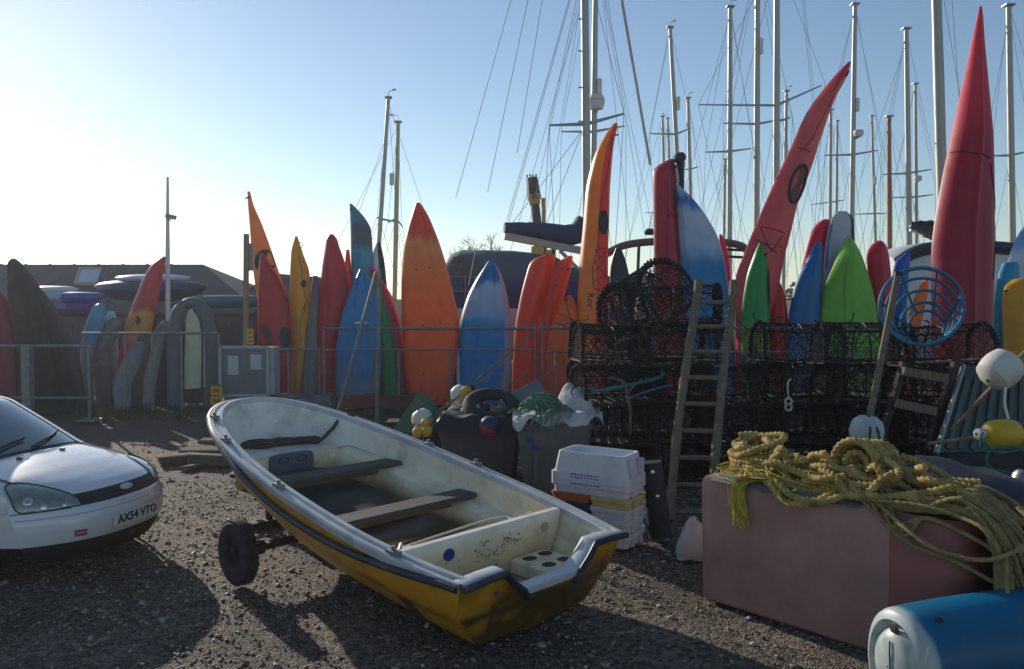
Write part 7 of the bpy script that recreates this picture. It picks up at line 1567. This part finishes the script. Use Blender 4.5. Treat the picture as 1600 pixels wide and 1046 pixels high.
    c = at(1598, 752, 5.4); mb = MB(); mb.lathe([(.02, .075), (.05, .07), (.07, .04), (.075, -.03), (.07, -.07)], c, (.15, -.1, 1), 20); mb.build('metal_cap', mat('brushed_steel', (.30, .28, .26), .35, .8, var=.2), base=c - np.array([0, 0, .07]), label='small dome of brushed metal at the right edge', cat='cap')
    mb = MB(); mb.tube([c - np.array([0, 0, .07]), c - np.array([0, 0, .70])], .05, 10); mb.build('cap_post', BIN, base=c - np.array([0, 0, .7]), label='dark post under the brushed metal dome', cat='post')
thin_rope()
def blue_float():
    # barrel-like moulded end of a sit-on kayak lying on its side
    e = at(1399, 1040, 3.95); ax = np.array([.97, .235, .0]); ax /= np.linalg.norm(ax); side = np.array([-ax[1], ax[0], 0]); rz, ry = .285, .20
    c0 = np.array([e[0], e[1], .275])
    t = thing('plastic_pontoon', 'big blue plastic pontoon with a scuffed white end at the lower right', 'pontoon', np.array([c0[0] + .6, c0[1] + .1, 0]))
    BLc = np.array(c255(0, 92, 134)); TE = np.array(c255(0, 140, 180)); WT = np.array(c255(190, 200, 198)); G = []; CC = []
    sec = [(-.012, .80), (.0, .90), (.012, .965), (.03, .99), (.06, 1.0), (.08, 1.005), (.10, 1.01), (.12, 1.02), (.16, 1.03), (.35, 1.07), (.7, 1.11), (1.2, 1.12), (1.8, 1.08), (2.2, .95), (2.35, .7)]
    for x, k in sec:
        row = []; cr = []
        for q in np.linspace(0, 2 * math.pi, 49)[:-1]:
            p = c0 + ax * x + side * math.copysign(abs(math.cos(q)) ** .9, math.cos(q)) * ry * k * 1.15 + np.array([0, 0, 1]) * rz * k * math.sin(q); p[2] = max(p[2], .004); row.append(p)
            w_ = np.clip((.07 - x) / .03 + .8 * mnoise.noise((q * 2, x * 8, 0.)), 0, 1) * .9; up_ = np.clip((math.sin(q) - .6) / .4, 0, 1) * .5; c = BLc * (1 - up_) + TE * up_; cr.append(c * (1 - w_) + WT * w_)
        G.append(row); CC.append(cr)
    mb = MB(); mb.grid(np.array(G), np.array(CC), cv=True); mb.f.append(tuple(14 * 48 + i for i in range(48))); mb.mi.append(0); mb.build('shell', PLASTIC, t, angle=50)
    # end face, dished, with a raised leaf-shaped boss and a keel slit
    G = []; CC = []
    for k, d in ((.80, -.012), (.74, .012), (.70, .02), (.66, .014), (.60, -.012), (.45, -.03), (.2, -.042), (.02, -.045)):
        G.append([c0 + ax * d + side * math.cos(q) * ry * k * 1.15 + np.array([0, 0, 1]) * (rz * k * math.sin(q) - .0) for q in np.linspace(0, 2 * math.pi, 49)[:-1]]); CC.append([WT * (.9 + .2 * mnoise.noise((q * 3, k * 4, 5.))) for q in np.linspace(0, 2 * math.pi, 49)[:-1]])
    G = np.array(G); G[..., 2] = np.maximum(G[..., 2], .006); mb = MB(); mb.grid(G, np.array(CC), cv=True); ef = mb.build('end_face', PLASTIC, t)
    mb = MB(); mb.tube(smooth_path([c0 + ax * (-.036) + np.array([0, 0, .13]) - side * 0, c0 - ax * .047 + side * -.015 + np.array([0, 0, .05]), c0 - ax * .047 + side * -.03 + np.array([0, 0, -.10]), c0 - ax * .03 + side * -.035 + np.array([0, 0, -.2])], 6), .004, 5); mb.build('keel_slit', BLACK, ef)
    mb = MB(); q0 = c0 + ax * .0 + np.array([0, 0, rz * .66]); mb.lathe([(.001, .004), (.026, .003), (.034, 0)], q0 - ax * .01, -ax, 16); mb.build('drain_hole', BLACK, ef)
    mb = MB(); q0 = c0 + ax * .15 + np.array([0, 0, 1]) * rz * .93 - side * ry * .55; mb.lathe([(.001, .004), (.014, .003), (.02, 0)], q0 + np.array([0, 0, .004]) - side * .01, (-side * .5 + np.array([0, 0, 1])), 12); mb.build('bung_hole', BLACK, t)
blue_float()
